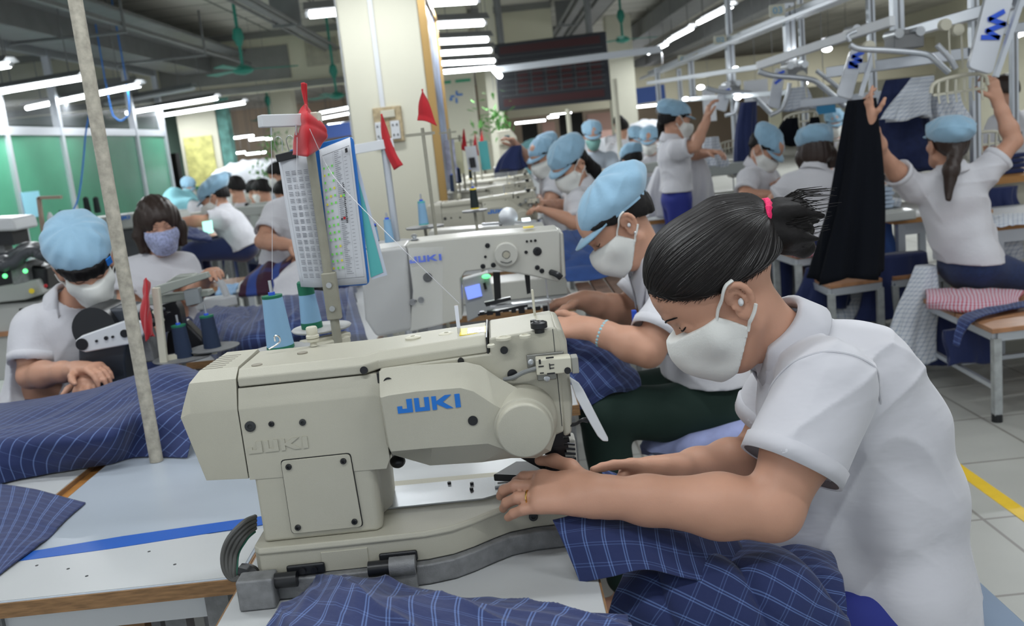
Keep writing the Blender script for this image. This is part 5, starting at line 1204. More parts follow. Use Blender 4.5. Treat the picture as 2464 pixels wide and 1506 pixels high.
H = Head(PY(1840, 362, 6.0), V(.42, -.45, -.62), V(.3, -.2, .93))
J = dict(neck=PY(1822, 400, 6.05), shL=PY(1850, 428, 6.2), shR=PY(1800, 432, 5.9), chest=PY(1822, 440, 6.06), waist=PY(1815, 490, 6.08), pelvis=PY(1815, 520, 6.1), front=V(.8, -.4, 0), toe=V(1, 0, 0))
J['elR'] = PY(1792, 472, 5.82); J['wrR'] = PY(1850, 468, 5.78); J['elL'] = PY(1870, 460, 6.2); J['wrL'] = PY(1880, 440, 6.0); J['knL'] = J['pelvis']+V(.36, .1, .0); J['knR'] = J['pelvis']+V(.36, -.12, 0)
person('person', 'seated woman in blue cap and mask looking down at her hands, at right', J, H, vx=.008, trousers=mat('brown trousers cloth', (.08, .03, .02), .8), hair=hair_short(bob=False, pony=(PY(1815, 385, 6.05), PY(1818, 402, 6.0))), cap=cap_on(seed=12), mask=mask_on(vx=.005), sleeve=.6)
H = Head(PY(1963, 368, 5.5), V(.25, .93, -.25), V(0, .2, .97))
J = dict(neck=PY(1958, 415, 5.45), shL=PY(1905, 445, 5.5), shR=PY(1992, 440, 5.42), chest=PY(1948, 455, 5.46), waist=PY(1945, 520, 5.46), pelvis=PY(1945, 568, 5.45), front=V(.2, 1, 0), toe=V(.3, 1, 0))
J['elL'] = PY(1862, 482, 5.55); J['wrL'] = PY(1880, 500, 5.72); J['elR'] = PY(1998, 490, 5.5); J['wrR'] = PY(1985, 500, 5.75); J['knL'] = J['pelvis']+V(-.05, .38, .0); J['knR'] = J['pelvis']+V(.15, .38, 0)
person('person', 'seated woman from behind with short brown hair, beside the black hanging trousers', J, H, vx=.008, trousers=M_navy, hair=hair_short(m=M_hairb, bob=True), cap=cap_on(seed=15, puff=1.12), sleeve=.6)
H = Head(PY(2276, 350, 4.70), V(-.12, .93, .18), V(0, -.22, .97), 1.03)
J = dict(neck=PY(2292, 418, 4.68), shL=PY(2195, 452, 4.70), shR=PY(2368, 418, 4.68), chest=PY(2290, 470, 4.70), waist=PY(2315, 570, 4.70), pelvis=PY(2335, 640, 4.68), front=V(0, 1, .1), toe=V(1, .3, 0), rad=(.10, .095, .12), st=(1.5, 1.35, 1.4), armk=1.05)
J['elL'] = PY(2118, 372, 4.59); J['wrL'] = PY(2092, 292, 4.41); J['elR'] = PY(2440, 340, 4.70); J['wrR'] = PY(2400, 240, 4.76)
J['hdL'] = dict(d=V(-.15, -.1, 1), n=V(-.9, -.5, 0), th=1, fc=[(.0, .3, .3), (.5, .6, .4), (.7, .7, .4), (.8, .7, .4)]); J['hdR'] = dict(d=V(-.25, 0, 1), n=V(.3, -.95, 0), th=-1, fc=[(.5, .8, .5)]*4)
J['knL'] = PY(2450, 672, 4.99); J['knR'] = PY(2540, 690, 4.64); J['hipax'] = V(-.2, 1, 0)
person('person', 'woman seen from behind with both arms raised to the hanger, blue cap and brown ponytail', J, H, vx=.006, trousers=M_jean, hair=hair_short(m=M_hairb, pony=(PY(2288, 410, 4.56), PY(2282, 478, 4.53))), cap=cap_on(seed=22, puff=1.12, mat_=M_cap), sleeve=.42, hem=(PY(2330, 628, 4.68), nrm(V(-.05, 0, -1))))

# left side workers
H = Head(PY(205, 640, 3.0), V(.42, -.72, -.55), V(.10, -.55, .83), 1.0)
J = dict(neck=PY(165, 742, 3.06), shL=PY(240, 775, 3.10), shR=PY(82, 790, 3.02), chest=PY(150, 830, 3.08), waist=PY(150, 930, 3.10), pelvis=PY(150, 1010, 3.1), front=V(.35, -.9, -.1), toe=V(.3, -1, 0), rad=(.098, .095, .11))
J['elR'] = PY(72, 905, 2.95); J['wrR'] = PY(185, 890, 2.82); J['elL'] = PY(300, 860, 3.05); J['wrL'] = PY(240, 900, 2.85)
J['knL'] = J['pelvis']+V(.2, -.35, .0); J['knR'] = J['pelvis']+V(-.02, -.38, 0)
person('person', 'woman in blue cap with a square badge, bent over the black-armed machine at left', J, H, vx=.0055, trousers=M_navy, hair=hair_short(fringe=True), cap=cap_on(seed=31, puff=1.06, tilt=.0, badge=1, brim=False), mask=mask_on(vx=.004), sleeve=.60)
H = Head(PY(383, 548, 4.2), V(.42, -.88, -.16), V(0, -.15, .98), 1.0)
J = dict(neck=PY(380, 628, 4.24), shL=PY(445, 645, 4.26), shR=PY(318, 655, 4.22), chest=PY(378, 680, 4.24), waist=PY(382, 760, 4.24), pelvis=PY(385, 820, 4.24), front=V(.3, -.95, 0), toe=V(0, -1, 0))
J['elL'] = PY(462, 715, 4.2); J['wrL'] = PY(498, 668, 4.0); J['elR'] = PY(300, 740, 4.15); J['wrR'] = PY(340, 760, 3.95); J['knL'] = J['pelvis']+V(.1, -.36, .0); J['knR'] = J['pelvis']+V(-.12, -.36, 0)
person('person', 'woman with dark bobbed hair and patterned lavender mask looking to the right', J, H, vx=.006, trousers=M_navy, hair=hair_short(m=M_hairb, bob=True, fringe=True, capped=False), mask=mask_on(M_maskb, vx=.0045), sleeve=.5)
H = Head(PY(518, 480, 7.0), V(-.84, -.1, -.42), V(-.4, 0, .9))
J = dict(neck=PY(535, 510, 7.0), shL=PY(528, 528, 6.85), shR=PY(520, 515, 7.15), chest=PY(550, 535, 7.0), waist=PY(570, 560, 7.0), pelvis=PY(585, 590, 7.0), front=V(-1, 0, -.4), toe=V(-1, 0, 0))
J['elL'] = PY(480, 532, 6.8); J['wrL'] = PY(442, 532, 6.8); J['elR'] = PY(490, 530, 7.2); J['wrR'] = PY(455, 535, 7.1); J['knL'] = J['pelvis']+V(-.35, -.1, .0); J['knR'] = J['pelvis']+V(-.35, .1, 0)
person('person', 'woman in blue cap stretching an arm to the left beyond the bobbed woman', J, H, vx=.009, trousers=M_navy, hair=hair_short(), cap=cap_on(seed=41, puff=1.1, back=.01), mask=mask_on(vx=.006), sleeve=.4)
H = Head(PY(752, 430, 4.9), V(.35, .3, -.5), V(0, 0, 1))
J = dict(neck=PY(735, 470, 4.9), shL=PY(735, 510, 5.05), shR=PY(665, 515, 4.85), chest=PY(700, 540, 4.92), waist=PY(700, 600, 4.95), pelvis=PY(705, 650, 4.95), front=V(.6, -.6, 0), toe=V(1, 0, 0))
J['elR'] = PY(632, 580, 4.7); J['wrR'] = PY(700, 590, 4.6); J['elL'] = PY(780, 570, 5.0); J['wrL'] = PY(740, 600, 4.8); J['knL'] = J['pelvis']+V(.3, -.1, .0); J['knR'] = J['pelvis']+V(.3, -.3, 0)
person('person', 'worker in white shirt whose head is hidden by the clipboard, forearm bent', J, H, vx=.008, trousers=M_navy, hair=hair_short(capped=False), sleeve=.62)
# distant workers
def far_person(px, py, Y, ang, label, cap=True, stand=False, hairm=None, mask=True, shirtm=None, maskm=None, lean=.15):
    c = PY(px, py, Y); f = V(math.cos(ang), math.sin(ang), -.35); H = Head(c, f, (0, 0, 1)); fh = nrm(V(math.cos(ang), math.sin(ang), 0)); s = V(-fh[1], fh[0], 0)
    nb = c-V(0, 0, .165)-fh*.05; pe = nb-V(0, 0, .48)-fh*lean
    J = dict(neck=nb, shL=nb+s*.165-V(0, 0, .05), shR=nb-s*.165-V(0, 0, .05), chest=nb-V(0, 0, .14)-fh*lean*.3, waist=nb-V(0, 0, .32)-fh*lean*.7, pelvis=pe, front=fh, toe=fh)
    for q, sg in (('L', 1), ('R', -1)):
        J['el'+q] = J['sh'+q]+fh*.10+s*sg*.05-V(0, 0, .23); J['wr'+q] = J['el'+q]+fh*.20-s*sg*.10+V(0, 0, .02)
        J['kn'+q] = pe+(fh*.36 if not stand else fh*.02-V(0, 0, .42))+s*sg*.09
        if stand: J['an'+q] = V(J['kn'+q][0], J['kn'+q][1], .1)
    person('person', label, J, H, vx=.012, trousers=M_navy, hair=hair_short(m=hairm, capped=cap), cap=cap_on(seed=px) if cap else None, mask=mask_on(maskm, vx=.008, straps=False) if mask else None, sleeve=.55, detail=False, shirt=shirtm, collar=False)
GY = mat('grey blue uniform cloth', (.36, .41, .47), .85)
far_person(1426, 330, 9.2, -1.6, 'standing worker in grey with a green mask, facing the camera beyond the caps', stand=True, shirtm=GY, maskm=M_maskg)
far_person(1497, 312, 12.5, 1.3, 'dark haired person with a camera bag seen from behind in the far aisle', cap=False, mask=False, stand=True)
far_person(1534, 338, 10.5, -1.2, 'far worker in blue cap, left of the pair behind the standing woman')
far_person(1563, 342, 9.6, -1.9, 'far worker in blue cap, right one of the pair behind the standing woman')
far_person(1520, 388, 8.2, 1.9, 'worker seen from behind in blue cap, beside the far cream machine', shirtm=GY)
far_person(568, 458, 9.6, 2.6, 'distant grey shirted worker bent down just behind the reaching woman', cap=False, shirtm=mat('pale grey shirt cloth', (.45, .44, .46), .9), lean=.3)
far_person(614, 462, 11.2, -.4, 'distant dark haired worker in white between two far machines', cap=False)
far_person(632, 462, 10.4, 2.8, 'distant worker in white stooping to the left near the clipboard', cap=False, lean=.3)
far_person(671, 423, 9.8, 2.9, 'distant standing worker with dark hair and blue grey shirt beside the clipboard', cap=False, stand=True, shirtm=GY)
far_person(540, 445, 12.0, -1.8, 'tiny worker with blue cap directly behind the reaching woman')
far_person(688, 470, 8.6, 2.7, 'distant worker with dark hair partly behind the clipboard edge', cap=False)
far_person(455, 455, 12.5, -1.2, 'tiny seated worker beyond the glass room end')
far_person(2418, 225, 7.4, 2.0, 'dark haired worker in white at the right photo edge behind the hanger', cap=False, hairm=M_hairb)
far_person(2008, 300, 9.5, -1.8, 'tiny capped worker seen between the hanger posts')
far_person(2070, 320, 8.3, -2.2, 'small white shirted worker behind the black hanging cloth', cap=False)
far_person(1490, 300, 15, -1.4, 'very distant worker by the bright far column', cap=False, stand=True)
# ================================================================= cloth
def crom(P, n):
    "Catmull-Rom resampling of an array of rows to n rows"
    P = np.asarray(P, float); Q = np.concatenate([[2*P[0]-P[1]], P, [2*P[-1]-P[-2]]]); m = len(P)-1; out = []
    for i in range(n):
        x = min(i/(n-1)*m, m-1e-9); k = int(x); t = x-k; a, b, c, d = Q[k], Q[k+1], Q[k+2], Q[k+3]
        out.append(.5*((2*b)+(c-a)*t+(2*a-5*b+4*c-d)*t*t+(3*b-a-3*c+d)*t**3))
    return np.array(out)
def sheet(name, ctrl, material, nu=70, nv=50, wr=.004, wf=22, seed=0, thick=.0015, uvs=(1, 1), uvrot=0, label=None, cat=None, group=None, parent=None, fold=None, zmin=None):
    "smooth cloth surface through a net of world points, with wrinkles; UV in metres of cloth"
    G = np.array([[V(*p) for p in r] for r in ctrl]); G = crom(G, nv); G = crom(np.swapaxes(G, 0, 1), nu).swapaxes(0, 1)
    du = np.gradient(G, axis=1); dv = np.gradient(G, axis=0); N = np.cross(du, dv); N /= np.linalg.norm(N, axis=2, keepdims=True)+1e-9
    lu = np.cumsum(np.linalg.norm(du, axis=2), axis=1); lv = np.cumsum(np.linalg.norm(dv, axis=2), axis=0); U = lu.mean(0)[None, :]+0*lu; Vv = lv.mean(1)[:, None]+0*lv
    o = seed*13.7; D = np.zeros(G.shape[:2])
    for j in range(G.shape[0]):
        for i in range(G.shape[1]):
            p = Vector((U[j, i]*wf+o, Vv[j, i]*wf*.7+o*.3, o)); q = mnoise.noise_vector(p*.35)*1.3
            a = mnoise.noise(p+q); b = 1-abs(mnoise.noise(p*.6+q*1.4+Vector((5, 1, 2)))*2.2); D[j, i] = a*.5+b*.9
    if fold: D = D+fold(U/U.max(), Vv/Vv.max())/max(wr, 1e-6)
    G2 = G+N*(D*wr)[:, :, None]
    if zmin is not None: G2[:, :, 2] = np.maximum(G2[:, :, 2], zmin)
    vs = G2.reshape(-1, 3); c, s = math.cos(uvrot), math.sin(uvrot); uu = U.ravel()*uvs[0]; vv = Vv.ravel()*uvs[1]
    uv = np.stack([uu*c-vv*s, uu*s+vv*c], 1)
    fs = [(j*nu+i, j*nu+i+1, (j+1)*nu+i+1, (j+1)*nu+i) for j in range(nv-1) for i in range(nu-1)]
    o = put(name, vs, fs, material, parent, smooth=True, uv=uv); md = o.modifiers.new('t', 'SOLIDIFY'); md.thickness = thick; md.offset = 0
    if label: tag(o, label, cat or 'cloth', group)
    return o
def hang(name, top, bot, wt, wb, dt, db, material, label, cat='garment', group=None, folds=6, amp=.16, seed=0, n=56, m=26, ax=(1, 0, 0), parent=None, sway=.01, mid=None):
    "garment hanging in soft folds between two points"
    top = V(*top); bot = V(*bot); r_ = random.Random(seed); ph = [r_.uniform(0, 6) for _ in range(5)]; ax = nrm(ax); ay = nrm(np.cross(V(0, 0, 1), ax)); vs = []; uv = []
    for j in range(m):
        t = j/(m-1); c = top*(1-t)+bot*t+ax*math.sin(t*5+ph[0])*sway; k = t**.8; w = wt*(1-k)+wb*k; d = dt*(1-k)+db*k
        if mid: b = math.exp(-((t-mid[0])/.2)**2); w *= 1+mid[1]*b
        for i in range(n):
            a = 2*math.pi*i/n; f = 1+amp*(.35+.65*t)*(math.sin(folds*a+ph[1]+t*1.5)+.45*math.sin((folds*2+1)*a+ph[2]-t*2))
            z = .012*math.sin(3*a+ph[3])*(t > .97); vs.append(c+ax*math.cos(a)*w/2*f+ay*math.sin(a)*d/2*f+V(0, 0, z)); uv.append((a/6.283*(w+d)*1.6, t*np.linalg.norm(top-bot)))
    fs = [(j*n+i, j*n+(i+1) % n, (j+1)*n+(i+1) % n, (j+1)*n+i) for j in range(m-1) for i in range(n)]+[tuple(range(n))[::-1], tuple((m-1)*n+i for i in range(n))]
    o = put(name, vs, fs, material, parent, smooth=True, uv=uv)
    if label: tag(o, label, cat, group)
    return o
def Z(px, py, z): return PZ(px, py, z)
# left stack of cut navy cloth on the work table
L = [[Z(-190, 1210, .752), Z(60, 1150, .752), Z(250, 1118, .752), Z(330, 1100, .752), Z(452, 1102, .752)],
     [Z(-190, 1150, .805), Z(20, 1110, .80), Z(250, 1090, .79), Z(335, 1060, .79), Z(460, 1062, .785)],
     [Z(-190, 1090, .84), Z(0, 1060, .845), Z(245, 1040, .845), Z(345, 1000, .85), Z(470, 1010, .82)],
     [Z(-190, 1050, .845), Z(60, 1020, .85), Z(250, 985, .855), Z(360, 950, .87), Z(480, 950, .85)],
     [Z(-190, 1020, .84), Z(120, 970, .85), Z(280, 935, .87), Z(390, 895, .90), Z(490, 910, .87)],
     [Z(-190, 1000, .80), Z(160, 950, .82), Z(300, 915, .85), Z(410, 880, .88), Z(500, 905, .83)],
     [Z(-190, 1000, .752), Z(170, 960, .752), Z(300, 940, .752), Z(420, 925, .752), Z(505, 925, .752)]]
sheet('cloth_stack', L, P_navyf, 110, 80, wr=.004, wf=14, seed=2, uvs=(1, 1), uvrot=.55, label='stack of cut navy pinstriped cloth around the foot of the pale pole', cat='cloth pile', zmin=.752)
for k in range(9):
    z = .756+k*.0085; y = 2.205+.004*math.sin(k*2.1)
    sheet('cloth_layer_edge', [[(-1.32, y-.004, z), (-1.2, y, z), (-1.1, y+.004, z-.0), (-1.02, y+.004, z-.002)], [(-1.32, y+.04, z+.003), (-1.2, y+.04, z+.003), (-1.1, y+.04, z+.002), (-1.02, y+.04, z)]], P_navy, 40, 4, wr=.0015, seed=k, parent=None, label='navy cloth layer edge at the near side of the stack, %s' % ['lowest', 'second lowest', 'third lowest', 'fourth from below', 'middle', 'fourth from top', 'third from top', 'second from top', 'topmost'][k], cat='cloth layer', group='layers of the navy cloth stack')
sheet('cut_cloth_piece', [[Z(-160, 1420, .752), Z(-60, 1410, .754), Z(0, 1385, .752)], [Z(-160, 1300, .756), Z(0, 1290, .762), Z(110, 1300, .753)], [Z(-160, 1210, .758), Z(30, 1215, .765), Z(160, 1250, .753)], [Z(-160, 1150, .76), Z(40, 1172, .762), Z(206, 1210, .753)]], P_navy, 70, 60, wr=.0035, wf=10, seed=5, thick=.003, label='loose navy checked cloth piece lying at the left edge of the taped table', cat='cloth', zmin=.752)
# cloth bunched on the table in front of the machine
F = [[Z(560, 1720, .755), Z(800, 1700, .765), Z(1050, 1700, .765), Z(1300, 1700, .76), Z(1560, 1700, .755)],
     [Z(600, 1600, .765), Z(800, 1580, .79), Z(1050, 1590, .79), Z(1300, 1600, .78), Z(1545, 1610, .76)],
     [Z(650, 1510, .775), Z(790, 1480, .81), Z(1000, 1500, .805), Z(1250, 1520, .79), Z(1525, 1540, .765)],
     [Z(700, 1455, .775), Z(800, 1420, .81), Z(960, 1440, .81), Z(1220, 1475, .79), Z(1515, 1505, .765)],
     [Z(735, 1425, .755), Z(800, 1392, .775), Z(935, 1405, .775), Z(1200, 1452, .765), Z(1510, 1488, .755)]]
sheet('navy_garment', F, P_navy, 130, 90, wr=.007, wf=15, seed=8, uvrot=.35, label='navy checked cloth crumpled on the table in front of the foreground machine', cat='cloth', zmin=.753,
      fold=lambda u, v: .008*(1-np.abs(np.sin((u*3.2+v*1.6)*3.14)))**3)
# cloth being sewn: panel from the hands down over the lap
A = [[PY(1330, 1250, 1.40), PY(1420, 1228, 1.42), PY(1520, 1215, 1.46), PY(1620, 1200, 1.52), PY(1700, 1190, 1.6)],
     [PY(1352, 1300, 1.375), PY(1430, 1285, 1.37), PY(1530, 1275, 1.39), PY(1640, 1280, 1.42), PY(1760, 1270, 1.50)],
     [PY(1375, 1352, 1.36), PY(1450, 1340, 1.35), PY(1545, 1330, 1.36), PY(1660, 1345, 1.38), PY(1800, 1340, 1.44)],
     [PY(1396, 1402, 1.35), PY(1470, 1388, 1.335), PY(1560, 1370, 1.34), PY(1680, 1395, 1.36), PY(1830, 1400, 1.40)]]
sheet('sewn_panel', A, P_navy, 80, 50, wr=.0022, wf=11, seed=12, uvrot=-.1, label='navy checked panel under the near hand, its free corner hanging off the machine bed', cat='cloth')
B = [[PY(1440, 1120, 1.72), PY(1500, 1140, 1.70), PY(1640, 1160, 1.66), PY(1860, 1290, 1.60), PY(1985, 1300, 1.55)],
     [PY(1520, 1250, 1.60), PY(1600, 1260, 1.58), PY(1740, 1290, 1.54), PY(1890, 1300, 1.50), PY(2010, 1340, 1.46)],
     [PY(1500, 1360, 1.45), PY(1620, 1330, 1.42), PY(1760, 1330, 1.40), PY(1900, 1345, 1.38), PY(2030, 1390, 1.38)],
     [PY(1470, 1440, 1.40), PY(1620, 1430, 1.36), PY(1770, 1420, 1.33), PY(1920, 1430, 1.32), PY(2050, 1450, 1.33)],
     [PY(1450, 1540, 1.40), PY(1620, 1530, 1.33), PY(1780, 1530, 1.30), PY(1930, 1530, 1.30), PY(2060, 1530, 1.31)],
     [PY(1440, 1700, 1.42), PY(1620, 1700, 1.34), PY(1790, 1700, 1.31), PY(1940, 1700, 1.31), PY(2070, 1700, 1.32)]]
sheet('navy_garment', B, P_navy, 130, 110, wr=.010, wf=9, seed=21, uvrot=1.1, label='navy checked garment heaped on the lap of the woman at the foreground machine', cat='cloth',
      fold=lambda u, v: .014*(1-np.abs(np.sin((u*2.6-v*1.3+.3)*3.14)))**3)
# cloth at the second machine
sheet('navy_garment', [[PY(1345, 800, 2.62), PY(1400, 790, 2.66), PY(1450, 800, 2.7), PY(1500, 850, 2.7)], [PY(1350, 850, 2.55), PY(1420, 850, 2.55), PY(1480, 870, 2.55), PY(1535, 890, 2.6)], [PY(1360, 910, 2.50), PY(1420, 920, 2.48), PY(1490, 920, 2.48), PY(1545, 935, 2.55)], [PY(1370, 965, 2.5), PY(1400, 985, 2.47), PY(1470, 950, 2.47), PY(1520, 945, 2.52)]], P_navy, 70, 60, wr=.010, wf=10, seed=31, uvrot=.8, label='navy checked garment over the lap of the woman at the second machine', cat='cloth')
sheet('navy_garment', [[PY(1335, 560, 3.9), PY(1370, 545, 4.1), PY(1400, 555, 4.2)], [PY(1345, 600, 3.7), PY(1390, 590, 3.8), PY(1440, 605, 3.9)], [PY(1350, 640, 3.55), PY(1420, 635, 3.6), PY(1500, 630, 3.7)], [PY(1365, 672, 3.5), PY(1440, 670, 3.5), PY(1530, 655, 3.6)]], mat('navy cloth heap', (.018, .05, .17), .9, noise=.2, nscale=20), 50, 50, wr=.02, wf=7, seed=33, label='navy cloth heap between the second and third sewing women', cat='cloth')
t = thing('bench', 'dark wood slatted bench between the second woman and the white machine', 'bench', PY(1460, 700, 3.25)*V(1, 1, 0))
for k in range(4):
    a = PY(1395+32*k, 690-4*k, 3.25+.0); MB().bar(PZ(1400+34*k, 683-9*k, .60), PZ(1455+38*k, 775-14*k, .60), .075, .02).build('slat', mat('grey brown worn wood', (.22, .13, .09), .45, noise=.3, nscale=20), t, bevel=.003)
for px, py in ((1410, 690), (1520, 660), (1560, 740)): q = PZ(px, py, .58); MB().b2(q[0]-.015, q[0]+.015, q[1]-.015, q[1]+.015, 0, .59).build('leg', M_grey, t)
sheet('seat_cloth', [[PY(1545, 1085, 2.60), PY(1640, 1098, 2.52), PY(1760, 1075, 2.50), PY(1830, 1060, 2.55)], [PY(1560, 1060, 2.62), PY(1650, 1060, 2.55), PY(1760, 1030, 2.55), PY(1830, 1000, 2.6)], [PY(1600, 1045, 2.8), PY(1690, 1020, 2.85), PY(1780, 985, 2.9), PY(1840, 960, 2.95)]], M_lavn, 50, 30, wr=.012, wf=10, seed=35, thick=.03, label='lavender folded cloth pad under the woman in dark green trousers', cat='cushion')
t = thing('stool', 'grey metal stool under the lavender pad', 'stool', (.62, 2.72, 0))
MB().b2(.42, .84, 2.52, 2.92, .50, .53).build('seat', M_slat, t, bevel=.004)
for x in (.45, .81):
    for y in (2.55, 2.89): MB().b2(x-.015, x+.015, y-.015, y+.015, 0, .5).build('leg', M_grey, t)
t = thing('stool', 'stool with blue grey seat corner under the foreground woman', 'stool', (.64, 1.62, 0))
MB().b2(.42, .86, 1.42, 1.82, .44, .47).build('seat', mat('blue grey stool seat', (.18, .24, .33), .5), t, bevel=.004)
for x in (.45, .83):
    for y in (1.45, 1.79): MB().b2(x-.015, x+.015, y-.015, y+.015, 0, .44).build('leg', M_grey, t)
# cloth pile behind the spools and the ironing table
sheet('navy_garment', [[Z(450, 800, .755), Z(560, 890, .755), Z(700, 870, .755), Z(900, 860, .755)], [Z(470, 770, .82), Z(560, 820, .86), Z(700, 800, .88), Z(880, 800, .86)], [Z(490, 750, .84), Z(580, 770, .88), Z(700, 755, .92), Z(860, 745, .90)], [Z(510, 745, .80), Z(620, 745, .86), Z(700, 715, .92), Z(850, 700, .92)], [Z(520, 760, .755), Z(640, 760, .755), Z(720, 740, .755), Z(860, 730, .755)]], P_navy, 110, 70, wr=.018, wf=9, seed=41, label='heap of dark navy checked cloth behind the light blue thread spools', cat='cloth pile', zmin=.752)
sheet('striped_cloth', [[PY(575, 715, 4.6), PY(640, 712, 4.6), PY(710, 690, 4.6)], [PY(590, 680, 4.7), PY(640, 665, 4.7), PY(705, 650, 4.7)], [PY(635, 640, 4.85), PY(665, 620, 4.85), PY(715, 605, 4.85)]], P_mar, 60, 40, wr=.018, wf=9, seed=44, thick=.02, label='maroon and navy striped cloth draped beside the clipboard', cat='cloth')
sheet('white_cloth', [[PY(655, 720, 4.3), PY(690, 722, 4.3), PY(740, 712, 4.3)], [PY(660, 690, 4.35), PY(690, 670, 4.4), PY(730, 650, 4.45)], [PY(680, 665, 4.45), PY(705, 640, 4.5), PY(735, 625, 4.5)]], M_shirt, 40, 40, wr=.015, wf=8, seed=45, thick=.02, label='white cloth heap left of the clipboard foot', cat='cloth')
sheet('light_cloth', [[PZ(520, 715, .76), PZ(560, 712, .76)], [PZ(530, 690, .78), PZ(575, 688, .78)]], mat('sky blue cloth', (.25, .40, .60), .9), 20, 20, wr=.01, seed=46, thick=.02, label='light blue cloth scrap beside the white iron', cat='cloth')
tag(MB().box(PZ(455, 858, .755)+V(0, 0, .0), (.09, .03, .012)).build('cloth_scrap', M_cyan), 'turquoise scrap beside the motor end of the foreground machine', 'scrap')
# white iron with its stand
c = PZ(515, 740, .76); t = thing('steam_iron', 'white iron standing on the scorched ironing table', 'iron', c)
MB().prism([c+V(-.10, -.04, 0), c+V(.06, -.06, 0), c+V(.12, 0, 0), c+V(.06, .06, 0), c+V(-.10, .04, 0)], (0, 0, .05)).build('base', M_white, t, bevel=.01)
MB().tube(smooth_path([c+V(-.08, 0, .05), c+V(-.07, 0, .14), c+V(.0, 0, .17), c+V(.05, 0, .12), c+V(.07, 0, .05)]), .018).build('handle', M_white, t, smooth=True)
MB().box(c+V(-.05, 0, .155), (.05, .03, .02)).build('button', mat('pink plastic', (.7, .1, .4), .4), t)

# ================================================================= thread spools, stand and clipboard
def spool(base, axis, h, r0, r1, m, cone, label, top=.012, bot=.012, group='thread spools', pin=.03, ins=True):
    b = V(*base); a = nrm(axis); t = thing('thread_spool', label, 'spool', b, group)
    MB().lathe(b, a, [(r0, 0), (r0, bot)]+[(r0+(r1-r0)*x, bot+(h-bot-top)*x) for x in (0, .3, .7, 1)], n=28).build('thread', m, t, smooth=True)
    MB().lathe(b-a*.001, a, [(r0*.98, 0), (r0*1.03, .002), (r0*1.02, bot)], n=24).build('base_ring', cone, t, smooth=True)
    MB().lathe(b+a*(h-top), a, [(r1*1.0, 0), (r1*1.02, top*.9), (r1*.85, top), (r1*.4, top)], n=24).build('cone_tip', cone, t, smooth=True)
    if pin: MB().cyl(b+a*h, b+a*(h+pin), .0035, n=10).build('spindle', M_steel, t); MB().cyl(b+a*h, b+a*(h+.006), .007, n=12).build('insert', M_logo2, t)
    return t
ts = thing('thread_stand', 'olive grey spool stand with two round trays and a tall post behind the foreground machine', 'thread stand', (-.372, 2.0, .75))
MB().cyl((-.375, 2.0, .751), (-.3775, 2.0, 1.50), .0098, n=16).build('post', M_post, ts, smooth=True)
MB().box((-.374, 1.995, 1.13), (.030, .022, .10)).build('clamp', M_post, ts, bevel=.003)
for z in (1.105, 1.155): MB().cyl((-.374, 1.983, z), (-.374, 1.978, z), .006, n=12).build('clamp_bolt', M_steel, ts)
MB().bar((-.50, 1.93, 1.022), (-.36, 2.03, 1.03), .035, .014).bar((-.45, 1.99, 1.035), (-.36, 2.05, 1.035), .03, .012).build('arm', M_plast, ts, bevel=.003)
MB().lathe((-.478, 1.93, 1.034), (0, 0, 1), [(.066, 0), (.069, .004), (.067, .006), (.063, .005)], n=48).build('tray', mat('pale grey tray', (.40, .40, .39), .5), ts, smooth=True)
MB().lathe((-.418, 2.06, 1.050), (0, 0, 1), [(.062, 0), (.065, .004), (.063, .006), (.059, .005)], n=48).build('tray', MATS['pale grey tray'], ts, smooth=True)
sh = PY(785, 285, 2.0)
MB().bar(PY(625, 292, 1.93), PY(760, 288, 1.99), .03, .024).build('guide_arm', M_white, ts, bevel=.002)
MB().box(PY(745, 296, 1.985), (.045, .05, .04)).build('guide_bracket', M_plast, ts, bevel=.003)
for px in (652, 712, 745): MB().tube([PY(px, 300, 1.95), PY(px+1, 325, 1.95)], .0018, n=6).build('thread_eyelet', M_steel, ts)
spool(PY(676, 838, 1.93), (-.02, 0, 1), .112, .0275, .0205, M_thread, M_green, 'light blue thread spool with green tip on the nearer tray', bot=.008, top=.006)
spool(PY(752, 792, 2.06), (-.02, 0, 1), .108, .0225, .0175, M_thread, M_green, 'light blue thread spool with wide green bands on the farther tray', bot=.018, top=.030)
for pts, lb in (([(655, 672), (655, 560), (655, 430), (652, 325)], 'white thread running up from the nearer light blue spool'), ([(740, 640), (716, 480), (715, 330)], 'white thread running up behind the clipboard'), ([(745, 310), (800, 420), (930, 560), (1105, 730)], 'white thread stretching from the guide arm across to the thread post')):
    tag(MB().tube(smooth_path([PY(x, y, 1.92 if x < 900 else 1.55) for x, y in pts]), .0006, n=5).build('thread', M_shirt), lb, 'thread')
# red flag tied on the post
fl = sheet('red_flag', [[PY(724, 200, 1.96), PY(730, 198, 1.96), PY(738, 202, 1.96)], [PY(728, 245, 1.965), PY(735, 246, 1.96), PY(742, 250, 1.965)], [PY(722, 262, 1.97), PY(738, 256, 1.95), PY(752, 265, 1.97)], [PY(710, 310, 1.98), PY(740, 300, 1.93), PY(790, 320, 1.98)], [PY(700, 372, 1.99), PY(740, 376, 1.92), PY(772, 362, 1.99)]], M_red, 40, 50, wr=.006, wf=24, seed=51, label='bright red cloth tied round the top of the clipboard post', cat='flag')
